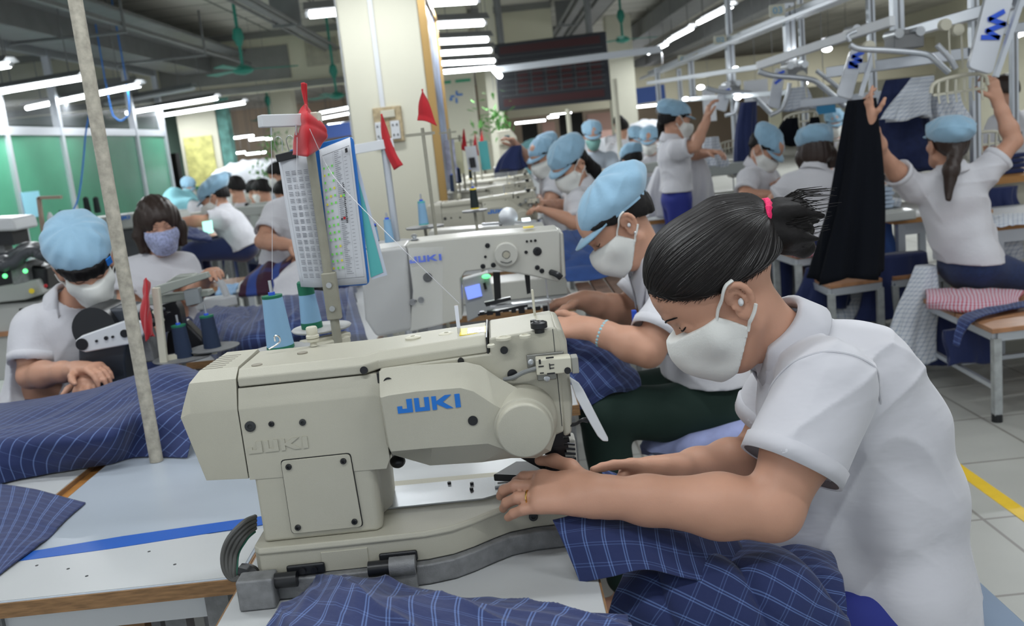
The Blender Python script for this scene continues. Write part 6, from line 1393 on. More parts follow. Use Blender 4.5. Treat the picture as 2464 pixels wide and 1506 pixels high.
# clipboard with printed sheets
cb = thing('clipboard', 'blue clipboard with printed sheets hanging on the spool stand post', 'clipboard', PY(800, 500, 1.99))
Yb = 2.03
qc = roundpoly([(690, 362), (850, 326), (890, 686), (735, 692)], .10, 4)
MB().prism(xz([tuple(p) for p in qc], Yb), (0, .004, 0)).build('board', M_clip, cb, bevel=.0012)
def paper(P, Y, nm, bend=.004, m=M_paper):
    a, b, c, d = [PY(x, y, Y) for x, y in P]; return sheet(nm, [[a, (a+b)/2+V(0, -bend, 0), b], [(a+d)/2+V(0, -bend, 0), (a+b+c+d)/4+V(0, -2*bend, 0), (b+c)/2], [d, (c+d)/2+V(0, -bend, 0), c]], m, 12, 12, wr=.0006, seed=3, thick=.0006, parent=cb)
paper([(768, 360), (842, 330), (884, 682), (800, 688)], Yb-.004, 'printed_sheet')
paper([(668, 376), (745, 366), (800, 690), (724, 690)], Yb-.012, 'printed_sheet', .008)
qq = [PY(x, y, Yb+.010) for x, y in ((852, 360), (866, 410), (932, 662), (895, 672))]; MB().prism(qq, (0, .0008, 0)).build('card_sleeve', mat('clear sleeve edge', (.55, .60, .70), .3), cb)
qq = [PY(x, y, Yb+.008) for x, y in ((853, 400), (862, 430), (922, 655), (892, 668))]; MB().prism(qq, (0, .0008, 0)).build('teal_card', M_teal, cb)
# printing on the right sheet: rules, ticks, highlighter dots; row groups on the left sheet
def on(P, Y, u, v): a, b, c, d = [PY(x, y, Y) for x, y in P]; return a*(1-u)*(1-v)+b*u*(1-v)+c*u*v+d*(1-u)*v
PR = [(768, 360), (842, 330), (884, 682), (800, 688)]; PL = [(668, 376), (745, 366), (800, 690), (724, 690)]
g = MB(); ink = MB(); hl = MB(); yl = MB()
def dash(mb, P, Y, u, v, w, h):
    mb.add([on(P, Y, u, v), on(P, Y, u+w, v), on(P, Y, u+w, v+h), on(P, Y, u, v+h)], [(0, 1, 2, 3)])
rr = random.Random(9)
for i in range(16):
    for k in range(4):
        for q in range(3): dash(g, PL, Yb-.0295, .15+.19*k, .12+.052*i+.012*q, .13, .006)
for u in (.08, .93): dash(g, PL, Yb-.0295, u, .04, .006, .92)
for u, v, w, h in ((.06, .05, .88, .004), (.06, .95, .88, .004), (.06, .05, .006, .90), (.93, .05, .006, .90), (.40, .05, .004, .9), (.70, .05, .004, .9)): dash(g, PR, Yb-.0135, u, v, w, h)
for i in range(64):
    dash(g, PR, Yb-.0135, .44, .06+.0136*i, .10+.12*rr.random(), .004)
    if i % 2: dash(g, PR, Yb-.0135, .74, .10+.0125*i, .08, .003)
for i in range(22): dash(ink, PR, Yb-.0137, .60, .28+.013*i, .04+.03*rr.random(), .007)
dash(ink, PR, Yb-.0137, .80, .06, .08, .03); dash(ink, PR, Yb-.0137, .45, .52, .05, .014)
for i in range(15):
    for k in range(3):
        if (i*3+k) % 13 == 7: continue
        dash(hl if rr.random() > .12 else yl, PR, Yb-.0138, .06+.13*k, .135+.052*i, .055, .016)
dash(yl, PR, Yb-.0138, .50, .36, .05, .015); dash(hl, PR, Yb-.0138, .58, .36, .06, .015)
rd = MB(); dash(rd, PR, Yb-.0138, .52, .515, .07, .018)
g.build('printed_lines', M_ink, cb, fix=False); ink.build('bold_print', M_inkd, cb, fix=False); hl.build('green_marks', M_hl, cb, fix=False); yl.build('yellow_marks', mat('yellow highlighter', (.75, .70, .05), .7), cb, fix=False); rd.build('red_mark', M_red, cb, fix=False)
a = PY(690, 372, Yb-.02); MB().bar(a+V(-.022, 0, -.006), a+V(.022, 0, .0), .012, .016).build('binder_clip', M_black, cb, bevel=.002)
for dx in (-.012, .012): MB().tube(smooth_path([a+V(dx-.006, 0, .008), a+V(dx-.008, -.004, .03), a+V(dx, -.004, .038), a+V(dx+.006, 0, .03), a+V(dx+.004, 0, .008)]), .0009, n=5).build('clip_wire', M_steel, cb)
# other stands in front of the thick column
def flag_stand(px0, py0, px1, py1, Y, label, flag, flabel, r=.012, arm=True):
    a, b = PY(px0, py0, Y), PY(px1, py1, Y); t = thing('thread_stand', label, 'thread stand', (b[0], Y, .75), 'spool stands along the row')
    MB().cyl((b[0], Y, .751), a, r, n=12).build('post', M_alu if arm else M_post, t, smooth=True)
    if arm: MB().bar(a+V(-.10, -.02, -.03), a+V(.03, 0, -.02), .04, .03).build('guide_arm', M_white, t, bevel=.002)
    else: MB().bar(a+V(-.06, 0, -.02), a+V(.04, 0, -.02), .012, .010).build('guide_arm', M_post, t)
    if flag: sheet('red_flag', [[PY(x, y, Y-.02-.012*(i % 2)) for i, (x, y) in enumerate(r_)] for r_ in flag], M_red, 24, 24, wr=.004, wf=14, seed=px0, label=flabel, cat='flag', group='red flags on the stands')
flag_stand(922, 330, 955, 575, 3.1, 'aluminium spool stand in front of the cream column, pointed red flag on it', [[(917, 274), (918, 274), (920, 275)], [(918, 320), (928, 318), (938, 322)], [(928, 365), (940, 362), (955, 370)], [(948, 410), (960, 402), (971, 396)]], 'narrow red flag drooping in front of the socket panel')
flag_stand(1016, 308, 1045, 500, 3.3, 'thin dark spool stand at the right corner of the thick column', [[(1015, 214), (1016, 214), (1018, 216)], [(1008, 250), (1020, 250), (1034, 255)], [(1004, 290), (1025, 292), (1052, 303)]], 'triangular red flag above the thin stand at the corner of the column', r=.006, arm=False)
for i, (px, y0, y1, Y) in enumerate(((1080, 310, 430, 5.6), (1105, 325, 440, 6.4), (1132, 335, 440, 7.2), (1148, 330, 430, 8.0))):
    flag_stand(px, y0, px+14, y1, Y, ['dark spool stand behind the gold framed picture', 'second far spool stand by the small red flags', 'third far spool stand by the small red flags', 'farthest spool stand by the small red flags'][i], None if i == 0 else [[(px+10, y0-15), (px+11, y0-15)], [(px+4, y0+35), (px+20, y0+40)]], 'small far red flag, %s of three beside the hanging paper cards' % ['', 'leftmost', 'middle', 'rightmost'][i], r=.008, arm=False)
for i, (x0, x1, y0, y1, m_, lb) in enumerate(((1068, 1092, 335, 440, mat('grey printed card', (.40, .42, .55), .8, noise=.4, nscale=20), 'grey printed card hanging beside the gold framed picture'), (1092, 1108, 340, 420, mat('pale yellow card', (.62, .60, .38), .8), 'narrow pale yellow card hanging among the far stands'), (1118, 1145, 350, 415, M_paper, 'white card with a dark block hanging among the far stands'), (1150, 1172, 338, 410, M_teal, 'turquoise card hanging at the right of the far cards'))):
    a, b = PY(x0, y0, 6.1), PY(x1, y1, 6.1); o = MB().prism(xz([(x0, y0+3), (x1, y0), (x1+10, y1-3), (x0+10, y1)], 6.1+.1*i), (0, .006, 0)).build('hanging_card', m_); tag(o, lb, 'card', 'cards hanging on the far stands')
    if i == 2: MB().prism(xz([(1128, 380), (1142, 378), (1146, 402), (1132, 404)], 6.29), (0, .003, 0)).build('printed_block', M_inkd, o)
sp = ((905, 580, 542, 3.05, M_thread, M_black, 'light blue spool with a black tip just right of the clipboard'), (938, 582, 527, 3.05, M_thread, M_thread, 'tall light blue spool beside the one with a black tip'), (1020, 540, 483, 3.6, M_thread, M_teal, 'slender light blue spool on a dark tray before the cream column'), (1143, 502, 452, 3.8, M_threadk, M_yel, 'black thread spool with a yellow rim standing on the lettered machine'), (1105, 440, 405, 6.2, M_threadn, M_threadn, 'far navy thread spool left of the small red flags'), (1092, 460, 420, 5.9, M_threadn, M_threadn, 'far navy thread spool by the gold frame'), (1133, 430, 408, 6.0, M_threadk, M_yel, 'tiny dark spool with yellow rim on the far machines'))
for px, y1, y0, Y, m_, cn, lb in sp:
    b = PY(px, y1, Y); h = PY(px, y0, Y)[2]-b[2]
    st_ = spool(b, (0, 0, 1), h, h*.21, h*.16, m_, cn, lb, bot=h*.06, top=h*.08, pin=h*.3)
    if Y > 5.5: MB().cyl((b[0], b[1], 0), b, .006, n=6).build('support_rod', M_post, st_)
for px, py, Y, r, lb in ((1022, 543, 3.6, .07, 'round grey spool tray under the slender blue spool'), (1142, 504, 3.8, .05, 'small spool tray under the black spool'), (922, 584, 3.05, .10, 'spool tray under the two blue spools right of the clipboard')):
    c = PY(px, py, Y); t = thing('spool_tray', lb, 'tray', c); MB().lathe(c-V(0, 0, .008), (0, 0, 1), [(r, 0), (r*1.04, .006), (r*.95, .006)], n=32).build('dish', M_grey, t, smooth=True); MB().cyl((c[0]+.01, Y, .751), c-V(0, 0, .006), .006, n=8).build('support', M_post, t)

# ================================================================= black armed machine at left
t = thing('sewing_machine', 'grey and black sewing machine at left with a long pale lever and thread guides', 'sewing machine', (-1.25, 2.9, .75))
PQ = lambda x, y, Y=2.85: PY(x, y, Y)
MB().prism(xz([(186, 800), (190, 950), (308, 945), (300, 870), (310, 800)], 2.85), (0, .12, 0)).build('column', mat('dark blue grey casting', (.035, .042, .055), .4), t, bevel=.008)
c = PQ(226, 792, 2.83); MB().cyl(c, c+V(0, .16, 0), .066, n=32).build('hand_wheel', M_black, t, smooth=True)
MB().prism(xz([(240, 745), (300, 742), (330, 760), (340, 800), (280, 800), (240, 790)], 2.86), (0, .14, 0)).build('head', MATS['dark blue grey casting'], t, bevel=.01)
lv = [(180, 820), (196, 808), (310, 768), (345, 775), (352, 795), (330, 826), (305, 830), (205, 848), (186, 842)]
MB().prism(xz(lv, 2.80), (0, .02, 0)).build('lever_plate', M_white, t, bevel=.005)
for px, py, r in ((198, 828, .018), (233, 820, .004), (256, 813, .006), (272, 810, .004), (300, 802, .012)): q = PQ(px, py, 2.80); MB().cyl(q, q+V(0, -.005, 0), r, n=18).build('pivot', M_blackm, t)
MB().prism(xz([(345, 715), (500, 700), (505, 712), (370, 735), (350, 735)], 2.95), (0, .06, 0)).build('arm_cover', mat('greenish grey enamel', (.26, .28, .25), .45), t, bevel=.004)
MB().prism(xz([(370, 690), (495, 655), (503, 668), (380, 712)], 2.92), (0, .03, 0)).build('guide_rail', MATS['greenish grey enamel'], t, bevel=.003)
MB().prism(xz([(398, 680), (420, 665), (462, 662), (468, 672), (420, 690)], 2.98), (0, .06, 0)).build('top_block', MATS['greenish grey enamel'], t, bevel=.003)
MB().prism(xz([(440, 700), (476, 694), (482, 730), (448, 738)], 2.93), (0, .04, 0)).build('face_block', mat('grey block', (.22, .24, .25), .4), t, bevel=.003)
MB().prism(xz([(372, 740), (420, 725), (432, 745), (440, 790), (396, 800), (376, 770)], 2.96), (0, .05, 0)).build('motor_block', M_blackm, t, bevel=.003)
MB().prism(xz([(330, 770), (352, 800), (372, 870), (335, 875), (318, 850)], 2.9), (0, .08, 0)).build('body', M_grey, t, bevel=.006)
for i in range(9):
    q = PQ(352+13*(i % 5)+random.random()*6, 742+26*(i//5)+random.random()*12, 2.9); MB().cyl(q, q+V(0, -.03, .002), .005+.004*random.random(), n=12).build('small_part', [M_steel, M_blackm, M_plast][i % 3], t, smooth=True)
MB().prism(xz([(396, 860), (400, 800), (440, 770), (490, 820), (480, 870)], 3.02), (0, .06, 0)).build('mechanism', M_blackm, t, bevel=.01)
MB().b2(-1.30, -.90, 2.80, 2.95, .751, .80).build('bed', mat('greenish grey enamel', (.26, .28, .25), .45), t, bevel=.005)
ts2 = thing('thread_stand', 'pale grey spool stand with red cloth beside the black-armed machine', 'thread stand', (-1.02, 2.82, .75))
a, b = PQ(375, 692, 2.8), PQ(395, 872, 2.8); MB().bar(b, a, .022, .016, up=(0, 1, 0)).build('post', M_plast, ts2, bevel=.002)
a = PQ(450, 872, 2.85); MB().lathe((PQ(440, 862, 2.85))-V(0, 0, .0), (0, 0, 1), [(.085, 0), (.088, .004), (.082, .004)], n=32).build('tray', M_grey, ts2, smooth=True)
MB().lathe((PQ(515, 838, 2.9)), (0, 0, 1), [(.075, 0), (.078, .004), (.072, .004)], n=32).build('tray', M_grey, ts2, smooth=True)
a = PQ(440, 866, 2.85); MB().bar(PQ(395, 862, 2.82), PQ(520, 845, 2.9), .02, .014).cyl((a[0], a[1], .751), a, .008, n=8).build('arm', M_plast, ts2)
spool(PQ(445, 862, 2.85), (-.03, 0, 1), .105, .026, .021, M_threadn, M_green, 'navy thread spool with green tip, left one by the black-armed machine', bot=.004, top=.006, pin=.03)
spool(PQ(512, 838, 2.9), (-.03, 0, 1), .105, .026, .021, M_threadn, M_green, 'navy thread spool with green tip, right one by the black-armed machine', bot=.004, top=.006, pin=.035)
sheet('red_flag', [[PQ(342, 674, 2.78), PQ(352, 668, 2.76), PQ(364, 680, 2.79)], [PQ(340, 710, 2.78), PQ(354, 705, 2.75), PQ(362, 715, 2.79)], [PQ(338, 750, 2.78), PQ(352, 752, 2.75), PQ(366, 755, 2.79)], [PQ(342, 790, 2.78), PQ(356, 795, 2.76), PQ(372, 806, 2.79)], [PQ(350, 822, 2.78), PQ(353, 820, 2.77), PQ(372, 806, 2.79)]], M_red, 30, 50, wr=.006, wf=18, seed=61, label='red cloth hanging from the stand beside the black-armed machine', cat='flag')
# ================================================================= right side: hanger conveyor
def xp(X, pts): return [PX(x, y, X) for x, y in pts]
GP = 'aluminium posts of the hanger conveyor'
def post(px, y0, y1, Y, w, label, top=None):
    a, b = PY(px, y0, Y), PY(px, y1, Y); t = thing('conveyor_post', label, 'post', (b[0], Y, b[2]), GP)
    x = (a[0]+b[0])/2; z1 = 3.6 if top is None else a[2]
    MB().b2(x-w/2, x+w/2, Y-w/2, Y+w/2, b[2], z1).build('profile', M_alu, t, bevel=.004)
    MB().b2(x-.006, x+.006, Y-w/2-.002, Y-w/2, b[2]+.02, z1-.02).build('slot', M_duct, t)
    MB().b2(x-w*.8, x+w*.8, Y-w*.8, Y+w*.8, b[2]-.02, b[2]+.03).build('foot_plate', M_duct, t, bevel=.004); return t
for a in ((1899, 7, 156, 6.9, .07, 'aluminium post beside the nearest numbered sign', 1), (1757, 84, 203, 8.8, .07, 'aluminium post beside the middle numbered sign', 1), (1664, 132, 238, 10.8, .06, 'aluminium post beside the farthest numbered sign', 1), (1584, 162, 268, 11.8, .055, 'leftmost aluminium post above the standing woman', 1), (1636, 165, 250, 11.6, .05, 'thin aluminium post above the cap of the standing woman', 1),
          (2158, 0, 88, 5.3, .06, 'wide aluminium post dropping from above onto the grey carriage'), (2345, -20, 420, 5.2, .045, 'tall aluminium post right of the raised arms, behind the big padded arm'), (1935, 110, 330, 7.4, .04, 'slim aluminium upright right of the nearest numbered sign post'), (2105, 250, 430, 6.3, .045, 'aluminium upright behind the black hanging cloth'), (1770, 250, 420, 8.8, .05, 'aluminium upright left of the far navy garment'), (2440, 150, 330, 5.6, .04, 'aluminium upright at the right photo edge')):
    post(*a)
for i, (s, X, pts, Yy) in enumerate((('03', 2.2, (1853, 1888, 9, 41), 6.85), ('02', 2.2, (1719, 1748, 84, 107), 8.75), ('01', 2.2, (1633, 1659, 131, 152), 10.75))):
    x0, x1, y0, y1 = pts; a, b = PY(x0, y1, Yy), PY(x1, y0, Yy); t = thing('number_sign', ['nearest', 'middle', 'farthest'][i]+' of the three numbered cream signs on the hanger conveyor', 'sign', a)
    MB().b2(a[0], b[0], Yy, Yy+.02, a[2], b[2]).build('plate', mat('cream sign plate', (.60, .60, .50), .6), t)
    h = (b[2]-a[2])*.6; text_mesh(s, 'digits', V(a[0]+(b[0]-a[0])*.18, Yy-.003, a[2]+h*.35), (1, 0, 0), (0, 0, 1), h, mat('pale blue digits', (.22, .42, .58), .6), t, width=(b[0]-a[0])*.64)
# rails
def rail(a, b, w, h, label, m=None, group='long rails of the hanger conveyor'): return tag(MB().bar(a, b, w, h).build('conveyor_rail', m or M_alu, bevel=.005), label, 'rail', group)
A, B = PX(2050, -14, 2.2), PX(1560, 188, 2.2)
rail(V(2.2, 5.4, 2.05), V(2.2, 13.2, 2.05), .09, .07, 'main aluminium rail joining the numbered posts')
rail(V(2.05, 5.4, 2.0), V(2.05, 13.2, 2.0), .03, .03, 'thin rail just below the main numbered rail')
rail(PY(1825, 158, 6.3), PY(2148, 50, 4.9), .035, .05, 'rail slanting up to the right above the second padded arm', M_white)
rail(PY(1990, 175, 5.6), PY(2330, 128, 5.2), .05, .06, 'grey cross rail behind the first padded arm')
rail(PY(2180, 80, 5.8), PY(2464, 0, 4.6), .05, .06, 'rail running to the upper right corner')
rail(PY(1560, 200, 10.8), PY(1830, 160, 7.4), .04, .04, 'low thin rail behind the third padded arm')
rail(PY(1930, 250, 6.3), PY(2240, 215, 5.6), .04, .05, 'pale rail just above the row of hanging garments')
rail(PY(1640, 240, 9.5), PY(1900, 222, 7.2), .035, .04, 'rail above the small racks')
rail(PY(2330, 85, 5.3), PY(2500, 60, 5.1), .05, .05, 'short rail at the right photo edge')
for (x0, y0, x1, y1, Y, lb) in ((1890, 20, 2000, 0, 6.7, 'curved white cable strip over the nearest numbered sign'), (1758, 78, 1850, 50, 8.4, 'curved white cable strip over the middle numbered sign'), (1668, 128, 1745, 100, 10.0, 'curved white cable strip over the farthest numbered sign')):
    tag(MB().tube(smooth_path([PY(x0, y0+6, Y), PY(x0*.6+x1*.4, y0-8, Y), PY(x1, y1+8, Y)]), .018, flat=.6).build('cable_strip', M_plast, smooth=True), lb, 'cable')
# dark ducts and panels above the conveyor
for x, z, w, lb in ((3.2, 3.15, .5, 'wide dark duct over the hanger conveyor'), (4.4, 2.95, .3, 'narrower duct right of the wide dark duct'), (1.75, 3.25, .25, 'dark duct left of the hanger conveyor')):
    tag(MB().b2(x, x+w, 5, 30, z, z+.3).build('air_duct', M_duct), lb, 'duct', 'ducts above the conveyor')
# padded arms with the zigzag emblem
def pad(P, Y, label, zz, s):
    q = xz(P, Y); t = thing('padded_arm', label, 'panel', q[0], 'white lift arms of the hanger conveyor')
    o = MB(); n = nrm(np.cross(q[1]-q[0], q[3]-q[0])); n = n if n[1] > 0 else -n
    p2 = [tuple(p) for p in roundpoly(P, .22, 5)]; o.prism(xz(p2, Y), (.02, .07, 0)); b = o.build('panel', mat('glossy white panel', (.60, .63, .68), .25), t, bevel=.006)
    Zq = [PY(x, y, Y-.004) for x, y in zz]
    for i in range(len(Zq)-1): MB().bar(Zq[i], Zq[i+1], .006, s, up=(0, 1, 0)) if False else None
    mb = MB()
    for i in range(len(Zq)-1):
        d = nrm(Zq[i+1]-Zq[i]); sd = nrm(np.cross(d, V(0, 1, 0)))*s/2; mb.prism([Zq[i]-sd-d*s*.3, Zq[i+1]-sd+d*s*.3, Zq[i+1]+sd+d*s*.3, Zq[i]+sd-d*s*.3], (0, -.003, 0))
    mb.build('zigzag_emblem', M_logo2, t); return t
pad([(2376, -20), (2444, -20), (2388, 180), (2330, 163)], 4.6, 'largest white lift arm with blue zigzag emblem, upper right', [(2414, 28), (2381, 46), (2417, 58), (2375, 74), (2402, 90), (2364, 90)], .022)
pad([(2047, 118), (2080, 124), (2049, 240), (2013, 230)], 5.2, 'white lift arm with blue zigzag emblem above the black hanging cloth', [(2076, 126), (2052, 136), (2072, 146), (2045, 152), (2062, 160), (2043, 160)], .020)
pad([(1866, 163), (1890, 168), (1876, 264), (1846, 256)], 6.6, 'smaller white lift arm, half hidden emblem, below the nearest numbered post', [(1886, 172), (1868, 180), (1884, 186), (1866, 200)], .018)
pad([(1730, 204), (1762, 210), (1746, 270), (1720, 262)], 8.4, 'farthest white lift arm near the standing woman', [(1755, 214), (1742, 220), (1754, 224)], .015)
tag(MB().bar(PY(2461, -10, 4.5), PY(2395, 185, 4.5), .03, .02).build('steel_bar', M_alu), 'bright slanting bar beside the largest white lift arm', 'bar')
tag(MB().bar(PY(2100, 130, 5.1), PY(2070, 232, 5.1), .02, .02).build('steel_bar', M_alu), 'slanting bar beside the lift arm above the black cloth', 'bar')
# bent steel tube arms
GT2 = 'bent steel tube arms of the hanger conveyor'
for pts, Y, r, lb in (([(2045, 108), (2070, 118), (2150, 122), (2225, 130), (2250, 145), (2283, 175)], 4.8, .015, 'bent steel tube ending at the big clamp rack'), ([(1825, 172), (1860, 182), (1944, 190), (1975, 205), (2033, 257)], 6.2, .018, 'bent steel tube between the two middle lift arms'), ([(1699, 212), (1740, 222), (1799, 223), (1820, 238), (1859, 277)], 8.0, .02, 'bent steel tube by the farthest lift arm'), ([(1852, 278), (1880, 262), (1896, 225), (1900, 200)], 6.5, .015, 'steel tube curving up beside the smaller lift arm'), ([(1745, 278), (1768, 270), (1775, 245)], 8.2, .018, 'steel tube curving up beside the farthest lift arm'), ([(1965, 170), (2010, 205), (2050, 240)], 6.0, .014, 'straight thin tube left of the lift arm above the black cloth'), ([(2255, 108), (2285, 140), (2300, 165)], 4.75, .014, 'short tube above the big clamp rack'), ([(2045, 100), (2040, 85), (2060, 75)], 4.8, .01, 'thin bent hook at the left end of the biggest tube arm')):
    tag(MB().tube(smooth_path([PY(x, y, Y) for x, y in pts]), r, n=10).build('tube_arm', M_alu, smooth=True), lb, 'tube', GT2)
# carriages and pulleys
for px, py, Y, w, lb in ((2175, 102, 5.25, .16, 'grey carriage under the wide aluminium post'), (1912, 172, 6.8, .14, 'grey carriage under the nearest numbered post'), (1760, 212, 8.7, .13, 'grey carriage under the middle numbered post'), (2062, 82, 5.6, .08, 'small carriage at the left end of the biggest tube')):
    c = PY(px, py, Y); t = thing('rail_carriage', lb, 'carriage', c, 'rail carriages')
    MB().box(c, (w, .14, w*.45)).build('housing', M_duct, t, bevel=.008)
    for s in (-1, 1): MB().cyl(c+V(s*w*.35, -.08, w*.28), c+V(s*w*.35, .08, w*.28), .025, n=16).build('wheel', M_steel, t, smooth=True)
for px, py, Y, y2, lb in ((2273, 60, 4.9, 165, 'left white pulley with hanging cord above the big rack'), (2303, 72, 4.9, 165, 'right white pulley with hanging cord above the big rack'), (2090, 112, 5.0, 165, 'pulley at the left end of the big tube arm'), (1928, 182, 6.3, 235, 'pulley below the nearest carriage')):
    c = PY(px, py, Y); t = thing('pulley', lb, 'pulley', c, 'pulleys of the hanger conveyor'); MB().lathe(c, (0, -1, 0), [(.028, -.02), (.030, -.012), (.024, 0), (.030, .012), (.028, .02)], n=20).build('wheel', M_plast, t, smooth=True)
    MB().tube([c+V(.02, 0, 0), PY(px+14, y2, Y)], .005, n=6).build('cord', M_plast, t)
# clamp racks holding garments
def rack(px, py, Y, w, label, n=6):
    "arched plastic handle with a row of clamps"
    c = PY(px, py, Y); k = w; t = thing('clamp_rack', label, 'hanger', c, 'plastic clamp racks'); sl = V(1, 0, .04)
    MB().tube(smooth_path([c+V(-.5*k, 0, -.16*k), c+V(-.46*k, 0, -.02*k), c+V(-.3*k, 0, .05*k), c+V(0, 0, .09*k), c+V(.3*k, 0, .09*k), c+V(.45*k, 0, .04*k), c+V(.5*k, 0, -.12*k)]), .035*k, n=10).build('handle', M_plast, t, smooth=True)
    MB().bar(c+V(-.46*k, 0, -.20*k), c+V(.46*k, 0, -.16*k), .04*k, .05*k).build('clamp_bar', M_plast, t, bevel=.003)
    for i in range(n):
        q = c+V((-.38+.76*i/(n-1))*k, 0, -.06*k); MB().bar(q+V(.02*k, 0, .10*k), q+V(0, -.02*k, -.12*k), .04*k, .05*k, up=(0, 1, 0)).bar(q+V(0, -.02*k, -.12*k), q+V(.02*k, -.02*k, -.30*k), .035*k, .025*k, up=(0, 1, 0)).build('clamp', M_plast, t, bevel=.003)
    return t
rack(2308, 195, 4.75, .28, 'big cream clamp rack held by the raised hand, upper right')
rack(1927, 278, 6.3, .22, 'clamp rack holding short black trousers, below the smaller lift arm')
rack(1757, 345, 7.8, .20, 'clamp rack beside the standing woman, low over the machines')
rack(2352, 330, 5.3, .26, 'clamp rack behind the woman with raised arms, at right')
rack(2195, 250, 5.3, .22, 'clamp rack over the dark navy garments')
rack(2010, 345, 6.5, .18, 'small clamp rack behind the black hanging cloth')
# hanging garments
HG = 'garments hanging from the conveyor'
hang('hanging_trousers', PY(2078, 238, 4.45), PY(2043, 668, 4.35), .12, .29, .10, .20, M_blackc, 'long black trousers hanging, gripped by the raised left hand', group=HG, folds=5, amp=.26, seed=2, sway=.01)
hang('hanging_trousers', PY(2158, 190, 5.3), PY(2172, 408, 5.3), .14, .40, .10, .2, mat('dark navy hanging cloth', (.012, .02, .07), .9, noise=.2, nscale=30), 'dark navy garments hanging behind the black trousers, flaring below', group=HG, folds=6, seed=4)
hang('hanging_trousers', PY(2225, 265, 5.5), PY(2235, 410, 5.5), .2, .34, .12, .2, MATS['dark navy hanging cloth'], 'navy garment hanging left of the ponytailed woman', group=HG, seed=6)
hang('hanging_shirt', PY(2215, 185, 5.1), PY(2180, 285, 5.1), .12, .24, .06, .12, P_white, 'pale checked shirt hanging at a slant over the navy garments', group=HG, seed=8)
hang('hanging_shirt', PY(2275, 225, 5.2), PY(2285, 300, 5.2), .14, .2, .08, .12, P_white, 'pale checked shirt above the cap of the ponytailed woman', group=HG, seed=9)
hang('hanging_trousers', PY(1800, 245, 7.6), PY(1796, 415, 7.6), .12, .2, .08, .14, M_navy, 'narrow navy trousers hanging right of the standing woman', group=HG, seed=11)
hang('hanging_trousers', PY(1902, 284, 6.3), PY(1900, 350, 6.3), .08, .18, .06, .1, M_blackc, 'short black trousers under the small clamp rack', group=HG, seed=12)
hang('hanging_trousers', PY(1956, 282, 6.3), PY(1962, 325, 6.3), .05, .12, .05, .08, M_blackc, 'tiny black garment at the right end of the small rack', group=HG, seed=13)
hang('hanging_shirt', PY(1918, 210, 6.6), PY(1925, 262, 6.6), .10, .22, .06, .1, P_white, 'pale garment hanging behind the small clamp rack', group=HG, seed=14)
hang('hanging_shirt', PY(1676, 380, 6.9), PY(1668, 500, 6.9), .12, .30, .1, .16, M_shirt, 'white garment hanging behind the back of the standing woman, at right', group=HG, seed=15)
hang('hanging_shirt', PY(1590, 400, 6.9), PY(1585, 520, 6.9), .08, .22, .1, .16, M_shirt, 'white garment hanging at the left side of the standing woman', group=HG, seed=16)
hang('hanging_shirt', PY(1712, 330, 7.2), PY(1722, 400, 7.2), .10, .18, .08, .12, P_white, 'checked shirt beside the raised hand of the standing woman', group=HG, seed=17)
hang('hanging_shirt', PY(2222, 640, 4.75), PY(2190, 872, 4.6), .10, .26, .10, .12, P_white, 'white checked shirts hanging down to the floor level beside the main bench', group='checked shirts over the benches', folds=5, seed=21, mid=(.4, .12))
hang('hanging_shirt', PY(2088, 612, 5.4), PY(2078, 760, 5.3), .10, .24, .10, .14, P_white, 'white checked shirt bundle hanging over the stool behind the black trousers', group='checked shirts over the benches', folds=4, seed=22, mid=(.7, .3))
hang('hanging_trousers', PY(1985, 640, 5.3), PY(1975, 740, 5.3), .2, .34, .10, .14, M_navy, 'navy cloth hanging under the orange stool', seed=23)
hang('hanging_trousers', PY(2165, 610, 5.2), PY(2150, 760, 5.2), .3, .42, .14, .18, M_navy, 'navy cloth heap draped over the stool left of the main bench', seed=24)
hang('hanging_bag', PY(2108, 520, 5.6), PY(2110, 612, 5.6), .16, .24, .10, .14, mat('blue cloth bag', (.06, .13, .40), .85, bump=1, bscale=30), 'blue cloth bag hanging under the orange edged table', 'bag', seed=25)
hang('hanging_trousers', PY(2262, 750, 4.7), PY(2268, 868, 4.7), .16, .26, .10, .12, M_navy, 'navy cloth hanging at the far end of the main bench', seed=26)
hang('hanging_trousers', PY(2330, 790, 4.3), PY(2330, 870, 4.3), .22, .2, .06, .08, M_navy, 'dark navy cloth under the main bench', seed=27)
hang('hanging_shirt', PY(2425, 545, 5.0), PY(2428, 625, 5.0), .12, .16, .06, .08, P_white, 'checked cloth end hanging from the table at the right photo edge', seed=28)
tag(MB().prism(xz([(1960, 240), (2008, 236), (2012, 270), (1968, 276)], 7.0), (0, .02, 0)).build('blue_card', mat('cyan blue board', (.03, .22, .42), .6)), 'cyan blue card hanging between the conveyor posts', 'card')
for x0, x1, y0, y1, Y, lb in ((1790, 1850, 195, 250, 9.5, 'white printed sheet hanging left of the smaller lift arm'), (1850, 1885, 262, 345, 9.0, 'pale yellow sheet behind the short black trousers'), (1690, 1725, 215, 290, 10.5, 'bright white sheet above the cap of the standing woman')):
    a, b = PY(x0, y0, Y), PY(x1, y1, Y); tag(MB().b2(a[0], b[0], Y, Y+.02, b[2], a[2]).build('hanging_sheet', M_paper if 'white' in lb else mat('pale yellow sheet', (.6, .58, .42), .8)), lb, 'sheet')
